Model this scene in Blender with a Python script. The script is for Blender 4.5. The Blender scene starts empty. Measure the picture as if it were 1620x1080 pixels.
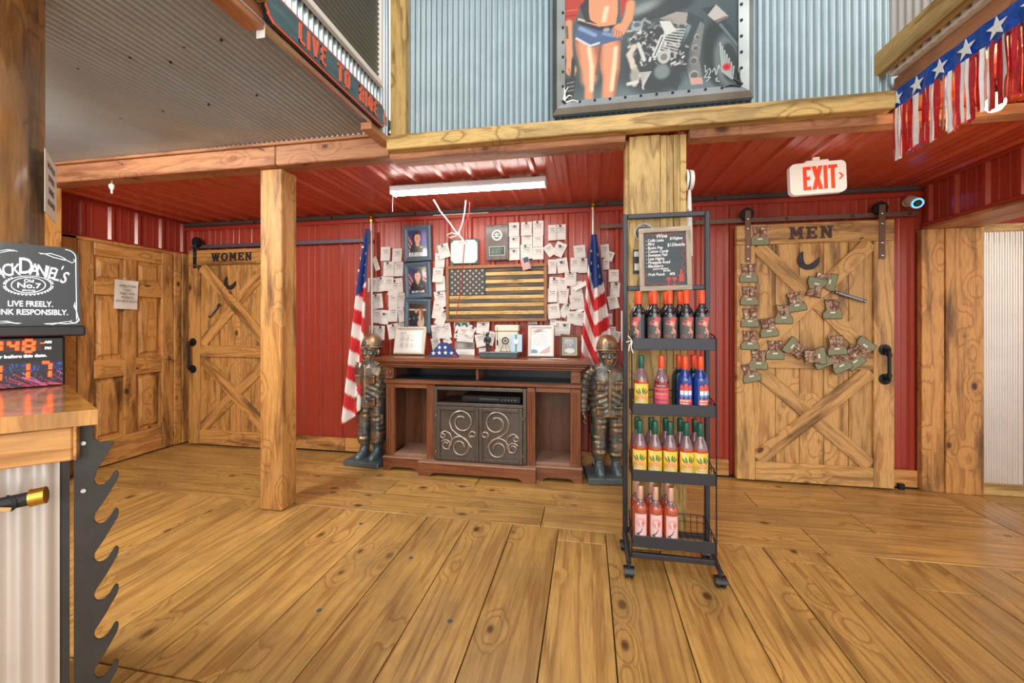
import bpy, math, random
import numpy as np
from mathutils import Matrix, Vector
random.seed(7)
np.random.seed(7)
PI = math.pi
S = bpy.context.scene
COL = S.collection

# ------------------------------------------------------------------ camera
YAW = math.radians(10.5); FPX = 645.0; CAMH = 1.33; HY = 508.0
cam_d = bpy.data.cameras.new('camera'); cam = bpy.data.objects.new('camera', cam_d); COL.objects.link(cam)
cam_d.sensor_width = 36.0; cam_d.sensor_fit = 'HORIZONTAL'; cam_d.lens = FPX / 1620 * 36.0
cam_d.shift_y = -(540 - HY) / 1620.0
cam_d.clip_start = 0.02
cam.location = (0, 0, CAMH); cam.rotation_euler = (PI / 2, 0, YAW)
S.camera = cam

# ------------------------------------------------------------------ world, lights, exposure
w = bpy.data.worlds.new('world'); S.world = w; w.use_nodes = True
w.node_tree.nodes['Background'].inputs[0].default_value = (1.0, 0.965, 0.93, 1)
w.node_tree.nodes['Background'].inputs[1].default_value = 1.15
def area(name, loc, target, sx, sy, e, col):
    l = bpy.data.lights.new(name, 'AREA'); l.shape = 'RECTANGLE'; l.size = sx; l.size_y = sy; l.energy = e; l.color = col
    o = bpy.data.objects.new(name, l); COL.objects.link(o); o.location = loc
    o.rotation_euler = (Vector(target) - Vector(loc)).to_track_quat('-Z', 'Y').to_euler(); return o
area('overhead_fill', (0.3, -0.6, 4.6), (0.2, 1.8, 0.0), 2.2, 2.2, 40, (1.0, 0.95, 0.88))  # added overhead fill, out of view, no fixture is known there
area('rear_fill', (0.6, -2.6, 2.4), (0, 3.5, 1.3), 4.5, 2.2, 100, (1.0, 0.96, 0.92))  # added broad fill behind the camera, not a window
area('loft_lamp', (-2.9, 0.9, 2.5), (-2.9, 2.6, 0.6), 0.5, 0.5, 85, (1.0, 0.94, 0.85))  # added area light out of view, stands for bulbs presumed under the loft
area('side_lamp', (3.2, 1.6, 2.35), (2.6, 3.4, 0.9), 0.6, 0.6, 22, (1.0, 0.9, 0.76))
vs = S.view_settings
S.display_settings.display_device = 'sRGB'
vs.view_transform = 'Standard'; vs.look = 'None'; vs.gamma = 1.0; vs.exposure = 0.25
try: vs.use_curve_mapping = False
except Exception: pass

# ------------------------------------------------------------------ measuring: a pixel of the photograph on a plane of the room
_s, _c = math.sin(YAW), math.cos(YAW)
def _ray(px, py):
    u = (px - 810) / FPX
    return (u * _c - _s, u * _s + _c, (HY - py) / FPX)
def onY(px, py, y):
    d = _ray(px, py); t = y / d[1]; return Vector((d[0] * t, y, CAMH + d[2] * t))
def onX(px, py, x):
    d = _ray(px, py); t = x / d[0]; return Vector((x, d[1] * t, CAMH + d[2] * t))
def onZ(px, py, z):
    d = _ray(px, py); t = (z - CAMH) / d[2]; return Vector((d[0] * t, d[1] * t, z))

# ------------------------------------------------------------------ helpers
def lin(h):
    if isinstance(h, str):
        h = h.lstrip('#'); c = [int(h[i:i + 2], 16) / 255 for i in (0, 2, 4)]
    else: c = [x / 255 for x in h]
    return tuple((x / 12.92 if x <= 0.04045 else ((x + 0.055) / 1.055) ** 2.4) for x in c)
def fr(o, x=(1, 0, 0), y=(0, 0, 1), rot=0.0):
    x = Vector(x).normalized(); y = Vector(y).normalized(); z = x.cross(y).normalized(); y = z.cross(x)
    m = Matrix((x, y, z)).transposed().to_4x4(); m.translation = Vector(o)
    return m @ Matrix.Rotation(rot, 4, 'Z')
I4 = Matrix.Identity(4)
class MB:
    def __init__(s): s.v = []; s.f = []; s.mi = []
    def add(s, vs, fs, M=None, mi=0):
        n = len(s.v)
        s.v += [tuple(M @ Vector(p)) for p in vs] if M is not None else [tuple(p) for p in vs]
        s.f += [tuple(i + n for i in q) for q in fs]; s.mi += [mi] * len(fs); return s
    def box(s, a, b, bev=0.0, M=None, mi=0):
        lo = [min(a[i], b[i]) for i in range(3)]; hi = [max(a[i], b[i]) for i in range(3)]
        if bev <= 0:
            vs = [(x, y, z) for x in (lo[0], hi[0]) for y in (lo[1], hi[1]) for z in (lo[2], hi[2])]
            return s.add(vs, [(0, 1, 3, 2), (4, 6, 7, 5), (0, 4, 5, 1), (2, 3, 7, 6), (0, 2, 6, 4), (1, 5, 7, 3)], M, mi)
        bev = min([bev] + [(hi[i] - lo[i]) * 0.49 for i in range(3)])
        vs = []; idx = {}
        for sx in (0, 1):
            for sy in (0, 1):
                for sz in (0, 1):
                    c = [(lo, hi)[sg][i] for i, sg in enumerate((sx, sy, sz))]
                    d = [bev if sg == 0 else -bev for sg in (sx, sy, sz)]
                    for ax in range(3):
                        p = [c[i] + (0 if i == ax else d[i]) for i in range(3)]
                        idx[(sx, sy, sz, ax)] = len(vs); vs.append(p)
        fs = []
        def q(l): fs.append(tuple(l))
        for sg in (0, 1):
            a_ = [idx[(sg, y, z, 0)] for y, z in ((0, 0), (1, 0), (1, 1), (0, 1))]; q(a_ if sg else a_[::-1])
            a_ = [idx[(x, sg, z, 1)] for x, z in ((0, 0), (1, 0), (1, 1), (0, 1))]; q(a_[::-1] if sg else a_)
            a_ = [idx[(x, y, sg, 2)] for x, y in ((0, 0), (1, 0), (1, 1), (0, 1))]; q(a_ if sg else a_[::-1])
        for i in (0, 1):
            for j in (0, 1):
                for (k, l, m) in ((0, 1, 2), (1, 2, 0), (0, 2, 1)):
                    def key(mv, ax):
                        t = [0, 0, 0]; t[k] = i; t[l] = j; t[m] = mv; return idx[(t[0], t[1], t[2], ax)]
                    q([key(0, k), key(1, k), key(1, l), key(0, l)])
        for sx in (0, 1):
            for sy in (0, 1):
                for sz in (0, 1): q([idx[(sx, sy, sz, 0)], idx[(sx, sy, sz, 1)], idx[(sx, sy, sz, 2)]])
        return s.add(vs, fs, M, mi)
    def prism(s, poly, z0, z1, M=None, mi=0):
        n = len(poly)
        vs = [(p[0], p[1], z0) for p in poly] + [(p[0], p[1], z1) for p in poly]
        fs = [tuple(range(n))[::-1], tuple(range(n, 2 * n))] + [(i, (i + 1) % n, n + (i + 1) % n, n + i) for i in range(n)]
        return s.add(vs, fs, M, mi)
    def tube(s, pts, r, n=8, closed=False, M=None, mi=0, caps=True):
        pts = [Vector(p) for p in pts]; k = len(pts); rr = r if isinstance(r, (list, tuple)) else [r] * k
        vs = []; up = None
        for i in range(k):
            if closed: t = pts[(i + 1) % k] - pts[i - 1]
            else: t = pts[min(i + 1, k - 1)] - pts[max(i - 1, 0)]
            t.normalize()
            if up is None:
                up = Vector((0, 0, 1)) if abs(t.z) < 0.9 else Vector((1, 0, 0))
            a = t.cross(up)
            if a.length < 1e-5: a = t.cross(Vector((0, 1, 0.3)))
            a.normalize(); b = a.cross(t).normalized(); up = b
            for j in range(n):
                th = 2 * PI * j / n; vs.append(pts[i] + (a * math.cos(th) + b * math.sin(th)) * rr[i])
        fs = []
        for i in range(k if closed else k - 1):
            i2 = (i + 1) % k
            for j in range(n): fs.append((i * n + j, i * n + (j + 1) % n, i2 * n + (j + 1) % n, i2 * n + j))
        if not closed and caps: fs += [tuple(range(n))[::-1], tuple((k - 1) * n + j for j in range(n))]
        return s.add(vs, fs, M, mi)
    def cyl(s, a, b, r, n=16, M=None, mi=0): return s.tube([a, b], r if isinstance(r, (list, tuple)) else [r, r], n, M=M, mi=mi)
    def lathe(s, prof, n=20, M=None, mi=0):
        vs = []; fs = []; k = len(prof)
        for (r, z) in prof:
            for j in range(n):
                th = 2 * PI * j / n; vs.append((r * math.cos(th), r * math.sin(th), z))
        for i in range(k - 1):
            for j in range(n): fs.append((i * n + j, i * n + (j + 1) % n, (i + 1) * n + (j + 1) % n, (i + 1) * n + j))
        if prof[0][0] > 1e-6: fs.append(tuple(range(n))[::-1])
        if prof[-1][0] > 1e-6: fs.append(tuple((k - 1) * n + j for j in range(n)))
        return s.add(vs, fs, M, mi)
    def loft(s, rings, M=None, mi=0):
        n = len(rings[0]); vs = [p for r in rings for p in r]; fs = []
        for i in range(len(rings) - 1):
            for j in range(n): fs.append((i * n + j, i * n + (j + 1) % n, (i + 1) * n + (j + 1) % n, (i + 1) * n + j))
        fs += [tuple(range(n))[::-1], tuple((len(rings) - 1) * n + j for j in range(n))]
        return s.add(vs, fs, M, mi)
    def grid(s, fn, nu, nv, M=None, mi=0):
        vs = [fn(i / nu, j / nv) for j in range(nv + 1) for i in range(nu + 1)]
        fs = [(j * (nu + 1) + i, j * (nu + 1) + i + 1, (j + 1) * (nu + 1) + i + 1, (j + 1) * (nu + 1) + i) for j in range(nv) for i in range(nu)]
        return s.add(vs, fs, M, mi)
    def mesh(s, name, mat, smooth=38, center=True):
        v = np.array(s.v, dtype=float)
        off = np.zeros(3)
        if center: off = (v.min(0) + v.max(0)) / 2; v = v - off
        me = bpy.data.meshes.new(name); me.from_pydata(v.tolist(), [], s.f)
        for m in (mat if isinstance(mat, (list, tuple)) else [mat]): me.materials.append(MAT(m))
        if any(s.mi): me.polygons.foreach_set('material_index', s.mi)
        if smooth:
            me.polygons.foreach_set('use_smooth', [True] * len(me.polygons)); me.set_sharp_from_angle(angle=math.radians(smooth))
        me.update(); return me, Vector(off)
    def build(s, name, mat, parent=None, smooth=38):
        me, off = s.mesh(name, mat, smooth)
        return put(name, me, off, parent)
def put(name, me, loc, parent=None, M=None):
    o = bpy.data.objects.new(name, me); COL.objects.link(o)
    if parent: o.parent = parent
    if M is not None: o.matrix_local = M
    else: o.location = loc
    return o
def tag(o, label, cat, group=None):
    o['label'] = label; o['category'] = cat
    if group: o['group'] = group
    return o
def struct(o, label=None):
    o['kind'] = 'structure'
    if label: o['label'] = label
    return o
def thing(name, label, cat, M=None, group=None):
    o = bpy.data.objects.new(name, None); COL.objects.link(o); o.empty_display_size = 0.05
    if M is not None: o.matrix_world = M if isinstance(M, Matrix) else Matrix.Translation(Vector(M))
    return tag(o, label, cat, group)
def sempty(name, M=None, label=None):
    o = bpy.data.objects.new(name, None); COL.objects.link(o); o.empty_display_size = 0.05
    if M is not None: o.matrix_world = M if isinstance(M, Matrix) else Matrix.Translation(Vector(M))
    return struct(o, label)
def bxo(name, a, b, mat, parent=None, bev=0.003, smooth=0, M=None):
    return MB().box(a, b, bev, M).build(name, mat, parent, smooth)
def text(s, size, M=None, ext=0.001, off=0.0, align='CENTER', xs=1.0, res=3, spacing=1.0, shear=0.0):
    cu = bpy.data.curves.new('lettering', 'FONT'); cu.body = s; cu.size = size; cu.extrude = ext; cu.offset = off
    cu.align_x = align; cu.align_y = 'CENTER'; cu.resolution_u = res; cu.space_character = spacing; cu.shear = shear
    ob = bpy.data.objects.new('lettering', cu)
    me = bpy.data.meshes.new_from_object(ob)
    bpy.data.objects.remove(ob); bpy.data.curves.remove(cu)
    me.transform((M or I4) @ Matrix.Diagonal((xs, 1, 1, 1)))
    return me
def lettering(name, s, size, mat, parent=None, M=None, **k):
    me = text(s, size, M, **k); me.materials.clear(); me.materials.append(MAT(mat))
    return put(name, me, (0, 0, 0), parent)
def paint(name, w, h, nx, ny, fn, parent=None, M=None, mat='painted', bend=None):
    """flat print: a sheet in local x/y facing +z; fn(u, v) on numpy grids gives sRGB 0..255, u right, v up"""
    u, v = np.meshgrid(np.linspace(0, 1, nx + 1), np.linspace(0, 1, ny + 1))
    rgb = np.clip(fn(u, v), 0, 255).reshape(-1, 3) / 255.0
    l = np.where(rgb <= 0.04045, rgb / 12.92, ((rgb + 0.055) / 1.055) ** 2.4)
    X = (u - 0.5) * w; Y = (v - 0.5) * h; Z = np.zeros_like(X)
    if bend: X, Y, Z = bend(X, Y)
    vs = np.stack([X, Y, Z], -1).reshape(-1, 3).tolist()
    fs = [(j * (nx + 1) + i, j * (nx + 1) + i + 1, (j + 1) * (nx + 1) + i + 1, (j + 1) * (nx + 1) + i) for j in range(ny) for i in range(nx)]
    me = bpy.data.meshes.new(name); me.from_pydata(vs, [], fs)
    at = me.color_attributes.new('Col', 'FLOAT_COLOR', 'POINT')
    at.data.foreach_set('color', np.concatenate([l, np.ones((len(l), 1))], 1).astype(np.float32).ravel())
    me.materials.append(MAT(mat))
    if bend: me.polygons.foreach_set('use_smooth', [True] * len(me.polygons))
    me.update()
    return put(name, me, (0, 0, 0), parent, M)
def copy_tree(o, parent=None):
    c = o.copy(); COL.objects.link(c); c.parent = parent
    for ch in o.children: copy_tree(ch, c)
    return c

# ------------------------------------------------------------------ materials
_M = {}; _D = {}
def MAT(n):
    if n not in _M:
        _M[n] = _D[n]()
        _M[n].name = n
    return _M[n]
def newmat():
    m = bpy.data.materials.new('m'); m.use_nodes = True; nt = m.node_tree
    return m, nt, nt.nodes['Principled BSDF'], nt.nodes, nt.links
def nd(nt, t, **k):
    n = nt.nodes.new(t)
    for a, b in k.items():
        if a.startswith('i_'):
            key = a[2:]; n.inputs[int(key) if key.isdigit() else key.replace('_', ' ')].default_value = b
        else: setattr(n, a, b)
    return n
def ramp(nt, stops, interp='LINEAR'):
    r = nt.nodes.new('ShaderNodeValToRGB'); r.color_ramp.interpolation = interp; e = r.color_ramp.elements
    while len(e) < len(stops): e.new(0.5)
    for x, (p, c) in zip(e, stops):
        x.position = p; x.color = (*(lin(c) if isinstance(c, str) else (c, c, c)), 1)
    return r
def mixc(nt, a, b, f, mode='MIX'):
    m = nt.nodes.new('ShaderNodeMix'); m.data_type = 'RGBA'; m.blend_type = mode
    for s_, v_ in ((0, f), (6, a), (7, b)):
        if hasattr(v_, 'links'): nt.links.new(v_, m.inputs[s_])
        else: m.inputs[s_].default_value = v_ if s_ == 0 else (*v_, 1)
    return m.outputs[2]
def plain(col, rough=0.5, metal=0.0, spec=0.5, emit=0.0, noise=0.0, nscale=30, coat=0.0, trans=0.0, bump=0.0):
    def f():
        m, nt, b, N, L = newmat(); c = lin(col)
        b.inputs['Base Color'].default_value = (*c, 1); b.inputs['Roughness'].default_value = rough; b.inputs['Metallic'].default_value = metal
        b.inputs['Specular IOR Level'].default_value = spec; b.inputs['Coat Weight'].default_value = coat
        b.inputs['Transmission Weight'].default_value = trans
        if emit: b.inputs['Emission Color'].default_value = (*c, 1); b.inputs['Emission Strength'].default_value = emit
        if noise or bump:
            tc = nd(nt, 'ShaderNodeTexCoord'); n = nd(nt, 'ShaderNodeTexNoise', i_Scale=nscale, i_Detail=4.0); L.new(tc.outputs['Object'], n.inputs['Vector'])
            if noise:
                r = ramp(nt, [(0.3, 1 - noise), (0.7, 1.0)]); L.new(n.outputs['Fac'], r.inputs['Fac'])
                L.new(mixc(nt, c, r.outputs['Color'], 1.0, 'MULTIPLY'), b.inputs['Base Color'])
            if bump:
                bp = nd(nt, 'ShaderNodeBump', i_Strength=bump, i_Distance=0.01); L.new(n.outputs['Fac'], bp.inputs['Height']); L.new(bp.outputs['Normal'], b.inputs['Normal'])
        return m
    return f
def wood(axis, light, mid, dark, burn=0.35, knots=0.5, rough=0.45, rings=14.0, along=0.07, coat=0.0, tone=0.25, dirt=None):
    """boards: rings and rays stretched along the board, scorched streaks, knots; every board shifted on its own"""
    def f():
        m, nt, b, N, L = newmat()
        tc = nd(nt, 'ShaderNodeTexCoord'); oi = nd(nt, 'ShaderNodeObjectInfo')
        sc = nd(nt, 'ShaderNodeVectorMath', operation='SCALE'); sc.inputs[0].default_value = (17.3, 11.9, 23.7); L.new(oi.outputs['Random'], sc.inputs['Scale'])
        ad = nd(nt, 'ShaderNodeVectorMath', operation='ADD'); L.new(tc.outputs['Object'], ad.inputs[0]); L.new(sc.outputs[0], ad.inputs[1])
        s3 = [1.0, 1.0, 1.0]; s3[axis] = along
        mp = nd(nt, 'ShaderNodeVectorMath', operation='MULTIPLY'); mp.inputs[1].default_value = s3; L.new(ad.outputs[0], mp.inputs[0])
        wp = nd(nt, 'ShaderNodeTexNoise', i_Scale=3.2, i_Detail=2.0, i_Roughness=0.5); L.new(mp.outputs[0], wp.inputs['Vector'])
        if knots > 0:
            s5 = [1.0, 1.0, 1.0]; s5[axis] = 0.6
            mp3 = nd(nt, 'ShaderNodeVectorMath', operation='MULTIPLY'); mp3.inputs[1].default_value = s5; L.new(ad.outputs[0], mp3.inputs[0])
            vo = nd(nt, 'ShaderNodeTexVoronoi', i_Scale=6.0); L.new(mp3.outputs[0], vo.inputs['Vector'])
            sx = nd(nt, 'ShaderNodeSeparateColor'); L.new(vo.outputs['Color'], sx.inputs[0])
            gt = nd(nt, 'ShaderNodeMath', operation='GREATER_THAN', i_1=1 - knots); L.new(sx.outputs[0], gt.inputs[0])
            kr = ramp(nt, [(0.0, 0.95), (0.085, 0.9), (0.125, 0.25), (0.19, 0.0)]); L.new(vo.outputs['Distance'], kr.inputs['Fac'])
            ml = nd(nt, 'ShaderNodeMath', operation='MULTIPLY'); L.new(kr.outputs['Color'], ml.inputs[0]); L.new(gt.outputs[0], ml.inputs[1])
            kb = ramp(nt, [(0.0, 1.0), (0.2, 0.55), (0.55, 0.0)], 'EASE'); L.new(vo.outputs['Distance'], kb.inputs['Fac'])
            mk = nd(nt, 'ShaderNodeMath', operation='MULTIPLY'); L.new(kb.outputs['Color'], mk.inputs[0]); L.new(gt.outputs[0], mk.inputs[1])
        # rings: contour lines of a slow field, the cathedral figure of flat-sawn pine
        mm = nd(nt, 'ShaderNodeMath', operation='MULTIPLY', i_1=rings); L.new(wp.outputs['Fac'], mm.inputs[0])
        fine = nd(nt, 'ShaderNodeTexNoise', i_Scale=38.0, i_Detail=3.0); L.new(mp.outputs[0], fine.inputs['Vector'])
        m2 = nd(nt, 'ShaderNodeMath', operation='MULTIPLY_ADD', i_1=0.9); L.new(fine.outputs['Fac'], m2.inputs[0]); L.new(mm.outputs[0], m2.inputs[2])
        if knots > 0:
            m3 = nd(nt, 'ShaderNodeMath', operation='MULTIPLY_ADD', i_1=3.0); L.new(mk.outputs[0], m3.inputs[0]); L.new(m2.outputs[0], m3.inputs[2]); m2 = m3
        fr_ = nd(nt, 'ShaderNodeMath', operation='FRACT'); L.new(m2.outputs[0], fr_.inputs[0])
        r1 = ramp(nt, [(0.0, light), (0.55, light), (0.88, mid), (1.0, light)]); L.new(fr_.outputs[0], r1.inputs['Fac'])
        # fine straight fibres
        fib = nd(nt, 'ShaderNodeTexNoise', i_Scale=120.0, i_Detail=2.0); L.new(mp.outputs[0], fib.inputs['Vector'])
        r2 = ramp(nt, [(0.36, 0.80), (0.58, 1.0)]); L.new(fib.outputs['Fac'], r2.inputs['Fac'])
        c = mixc(nt, r1.outputs['Color'], r2.outputs['Color'], 1.0, 'MULTIPLY')
        # board tone
        tr = ramp(nt, [(0.0, 1 - tone), (1.0, 1.0)]); L.new(oi.outputs['Random'], tr.inputs['Fac'])
        c = mixc(nt, c, tr.outputs['Color'], 1.0, 'MULTIPLY')
        # scorch
        if burn > 0:
            bn = nd(nt, 'ShaderNodeTexNoise', i_Scale=9.0, i_Detail=6.0, i_Roughness=0.62); 
            s4 = [1.0, 1.0, 1.0]; s4[axis] = 0.14
            mp2 = nd(nt, 'ShaderNodeVectorMath', operation='MULTIPLY'); mp2.inputs[1].default_value = s4; L.new(ad.outputs[0], mp2.inputs[0]); L.new(mp2.outputs[0], bn.inputs['Vector'])
            br = ramp(nt, [(0.50, 0.0), (0.56, burn * 0.4), (0.66, burn)]); L.new(bn.outputs['Fac'], br.inputs['Fac'])
            c = mixc(nt, c, lin(dark), br.outputs['Color'])
        if knots > 0: c = mixc(nt, c, lin(dark), ml.outputs[0])
        if dirt:
            dn = nd(nt, 'ShaderNodeTexNoise', i_Scale=2.3, i_Detail=6.0, i_Roughness=0.65); L.new(ad.outputs[0], dn.inputs['Vector'])
            dr = ramp(nt, [(0.45, 0.0), (0.8, 0.8)]); L.new(dn.outputs['Fac'], dr.inputs['Fac'])
            c = mixc(nt, c, lin(dirt), dr.outputs['Color'])
        L.new(c, b.inputs['Base Color']); b.inputs['Roughness'].default_value = rough; b.inputs['Coat Weight'].default_value = coat; b.inputs['Coat Roughness'].default_value = 0.12
        bp = nd(nt, 'ShaderNodeBump', i_Strength=0.12, i_Distance=0.004); L.new(fine.outputs['Fac'], bp.inputs['Height']); L.new(bp.outputs['Normal'], b.inputs['Normal'])
        return m
    return f
for ax, nm in enumerate('xyz'):
    _D['floor_' + nm] = wood(ax, '#d0a45c', '#a97c42', '#44260f', 0.35, 0.4, 0.34, 13, 0.05, 0.15, 0.26, '#876c46')
    _D['pine_' + nm] = wood(ax, '#d49c58', '#b2793e', '#371b0a', 0.8, 0.55, 0.5, 10, 0.09, 0.0, 0.18)      # scorched pine of the doors
    _D['beam_' + nm] = wood(ax, '#c08860', '#a66c4c', '#4a1f12', 0.6, 0.5, 0.5, 8, 0.10, 0.0, 0.10)
    _D['yellow_' + nm] = wood(ax, '#cfae6c', '#9a7a40', '#4a3820', 0.45, 0.3, 0.5, 11, 0.12, 0.0, 0.12)    # treated yellow pine
    _D['mahog_' + nm] = wood(ax, '#8e5636', '#744228', '#3a1c10', 0.25, 0.0, 0.33, 7, 0.08, 0.15, 0.1)
    _D['weather_' + nm] = wood(ax, '#b8ab98', '#9c8f7c', '#6a5c4a', 0.4, 0.2, 0.6, 9, 0.1, 0.0, 0.2)
    _D['charred_' + nm] = wood(ax, '#4a4a4c', '#8a6a3c', '#1c1e24', 0.9, 0.2, 0.6, 9, 0.1, 0.0, 0.3)
    _D['blond_' + nm] = wood(ax, '#d8b878', '#c09a58', '#7a5a2a', 0.2, 0.15, 0.55, 9, 0.1, 0.0, 0.12)
_D['red_metal'] = plain('#a03c2c', 0.30, 0.0, 0.5, noise=0.12, nscale=3)
_D['red_ceiling'] = plain('#c4553a', 0.28, 0.0, 0.5, noise=0.10, nscale=3)
_D['red_trim'] = plain('#9e3528', 0.35)
_D['galv'] = plain('#b4c2c8', 0.28, 0.85, noise=0.10, nscale=6)
_D['galv_dull'] = plain('#b6c2ca', 0.36, 0.45, noise=0.15, nscale=2.5)
_D['galv_warm'] = plain('#d6cfc8', 0.4, 0.55, noise=0.1, nscale=5)
_D['sub_floor'] = plain('#241a10', 0.9)
_D['dark_gap'] = plain('#181410', 0.9)
_D['foam_strip'] = plain('#4c4a4a', 0.8, noise=0.3, nscale=60)
_D['black_iron'] = plain('#2a2b2e', 0.45, 0.6, noise=0.2, nscale=60)
_D['brown_iron'] = plain('#7a6052', 0.5, 0.5, noise=0.2, nscale=40)
_D['letter_black'] = plain('#221c1e', 0.55)
_D['letter_brown'] = plain('#4a2e30', 0.55)
_D['moon_metal'] = plain('#3f3d3e', 0.4, 0.5, noise=0.5, nscale=25)
_D['chrome'] = plain('#c9c9c4', 0.2, 1.0)
_D['bronze'] = None
_D['gold'] = plain('#c8a242', 0.25, 1.0)
_D['white_paint'] = plain('#e4e2dc', 0.4)
_D['ivory'] = plain('#ddd8c6', 0.45, noise=0.06, nscale=20)
_D['paper'] = plain('#e2e0da', 0.8)
_D['black_plastic'] = plain('#1b1c1f', 0.35)
_D['steel_dark'] = plain('#3d3a38', 0.45, 0.35, noise=0.25, nscale=14)
_D['rack_black'] = plain('#37393f', 0.42, 0.3)
_D['rack_wire'] = plain('#26262a', 0.4, 0.4)
_D['glass'] = plain('#ffffff', 0.03, trans=1.0)
_D['blue_frame'] = plain('#587080', 0.45, noise=0.2, nscale=20)
_D['green_mat'] = plain('#1f6a58', 0.6)
_D['pin_dark'] = plain('#3c4446', 0.4)
_D['pin_green'] = plain('#2f6a60', 0.4)
_D['orange_trim'] = plain('#e0694a', 0.5)
_D['chalk_white'] = plain('#f2f4f4', 0.8)
_D['chalk_red'] = plain('#c2524a', 0.8)
_D['ink'] = plain('#5a564e', 0.8)
_D['slate'] = plain('#4a555a', 0.75, noise=0.15, nscale=8)
_D['red_cord'] = plain('#c93a36', 0.5)
_D['white_cord'] = plain('#efe9e4', 0.5)
def _painted(rough=0.4, coat=0.0):
    def f():
        m, nt, b, N, L = newmat(); a = nd(nt, 'ShaderNodeVertexColor', layer_name='Col'); L.new(a.outputs['Color'], b.inputs['Base Color'])
        b.inputs['Roughness'].default_value = rough; b.inputs['Coat Weight'].default_value = coat; return m
    return f
_D['painted'] = _painted(0.5); _D['painted_gloss'] = _painted(0.25, 0.3); _D['cloth'] = _painted(0.75)
def _bronze():
    m, nt, b, N, L = newmat()
    tc = nd(nt, 'ShaderNodeTexCoord')
    # worn bronze: gilt on the raised folds, grey patina in the hollows
    n = nd(nt, 'ShaderNodeTexNoise', i_Scale=7.0, i_Detail=4.0, i_Roughness=0.6, i_Distortion=0.6); L.new(tc.outputs['Object'], n.inputs['Vector'])
    ge = nd(nt, 'ShaderNodeNewGeometry'); pr = nd(nt, 'ShaderNodeMapRange'); pr.inputs[1].default_value = 0.44; pr.inputs[2].default_value = 0.58; L.new(ge.outputs['Pointiness'], pr.inputs[0])
    mx = nd(nt, 'ShaderNodeMath', operation='MULTIPLY_ADD', i_1=0.55); L.new(n.outputs['Fac'], mx.inputs[0])
    m5 = nd(nt, 'ShaderNodeMath', operation='MULTIPLY', i_1=0.5); L.new(pr.outputs[0], m5.inputs[0]); L.new(m5.outputs[0], mx.inputs[2])
    r = ramp(nt, [(0.30, '#3a484c'), (0.46, '#6c7270'), (0.58, '#a58a68'), (0.70, '#d8b88c')]); L.new(mx.outputs[0], r.inputs['Fac'])
    L.new(r.outputs['Color'], b.inputs['Base Color']); b.inputs['Metallic'].default_value = 0.7; b.inputs['Roughness'].default_value = 0.36
    n2 = nd(nt, 'ShaderNodeTexNoise', i_Scale=26.0, i_Detail=3.0); L.new(tc.outputs['Object'], n2.inputs['Vector'])
    bp = nd(nt, 'ShaderNodeBump', i_Strength=0.35, i_Distance=0.01); L.new(n2.outputs['Fac'], bp.inputs['Height']); L.new(bp.outputs['Normal'], b.inputs['Normal'])
    return m
_D['bronze'] = _bronze
_D['patina'] = plain('#6e7f85', 0.4, 0.5, noise=0.35, nscale=12, bump=0.2)
def _note():
    """printed note: bands of grey words on white paper, laid out in the sheet's own coordinates"""
    m, nt, b, N, L = newmat()
    uv = nd(nt, 'ShaderNodeUVMap'); uv.uv_map = 'UVMap'; sp = nd(nt, 'ShaderNodeSeparateXYZ'); L.new(uv.outputs[0], sp.inputs[0])
    oi = nd(nt, 'ShaderNodeObjectInfo')
    def band(lo, hi, x0, x1):
        a = nd(nt, 'ShaderNodeMath', operation='GREATER_THAN', i_1=lo); c = nd(nt, 'ShaderNodeMath', operation='LESS_THAN', i_1=hi)
        d = nd(nt, 'ShaderNodeMath', operation='GREATER_THAN', i_1=x0); e = nd(nt, 'ShaderNodeMath', operation='LESS_THAN', i_1=x1)
        L.new(sp.outputs[1], a.inputs[0]); L.new(sp.outputs[1], c.inputs[0]); L.new(sp.outputs[0], d.inputs[0]); L.new(sp.outputs[0], e.inputs[0])
        o = None
        for k in (a, c, d, e):
            if o is None: o = k
            else:
                mlt = nd(nt, 'ShaderNodeMath', operation='MULTIPLY'); L.new(o.outputs[0], mlt.inputs[0]); L.new(k.outputs[0], mlt.inputs[1]); o = mlt
        return o.outputs[0]
    wv = nd(nt, 'ShaderNodeTexNoise', i_Scale=34.0, i_Detail=1.0, noise_dimensions='2D'); L.new(uv.outputs[0], wv.inputs['Vector'])
    wr = ramp(nt, [(0.40, 0.0), (0.50, 1.0)]); L.new(wv.outputs['Fac'], wr.inputs['Fac'])
    c = lin('#d6d2ce')
    for (lo, hi, x0, x1, k, col) in ((0.73, 0.80, 0.2, 0.8, 0.85, '#2c2a2c'), (0.60, 0.67, 0.3, 0.78, 0.85, '#2c2a2c'), (0.50, 0.54, 0.1, 0.9, 0.6, '#6a6a6e'), (0.43, 0.465, 0.1, 0.85, 0.45, '#77777a'), (0.08, 0.11, 0.1, 0.9, 0.4, '#8a8a8c')):
        ml = nd(nt, 'ShaderNodeMath', operation='MULTIPLY'); L.new(band(lo, hi, x0, x1), ml.inputs[0]); L.new(wr.outputs['Color'], ml.inputs[1])
        m2 = nd(nt, 'ShaderNodeMath', operation='MULTIPLY', i_1=k); L.new(ml.outputs[0], m2.inputs[0])
        c = mixc(nt, c, lin(col), m2.outputs[0])
    L.new(c, b.inputs['Base Color']); b.inputs['Roughness'].default_value = 0.8
    return m
_D['note'] = _note
def _tinsel(col, rough=0.25):
    return plain(col, rough, 0.35, noise=0.4, nscale=45, bump=0.3)
_D['tinsel_red'] = _tinsel('#d62f3c'); _D['tinsel_white'] = plain('#efedf0', 0.3, 0.15, noise=0.12, nscale=30); _D['tinsel_blue'] = _tinsel('#1f57c4'); _D['foil_star'] = plain('#e4ecec', 0.35)
_D['louver_metal'] = plain('#7e7f76', 0.45, 0.6)
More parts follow.
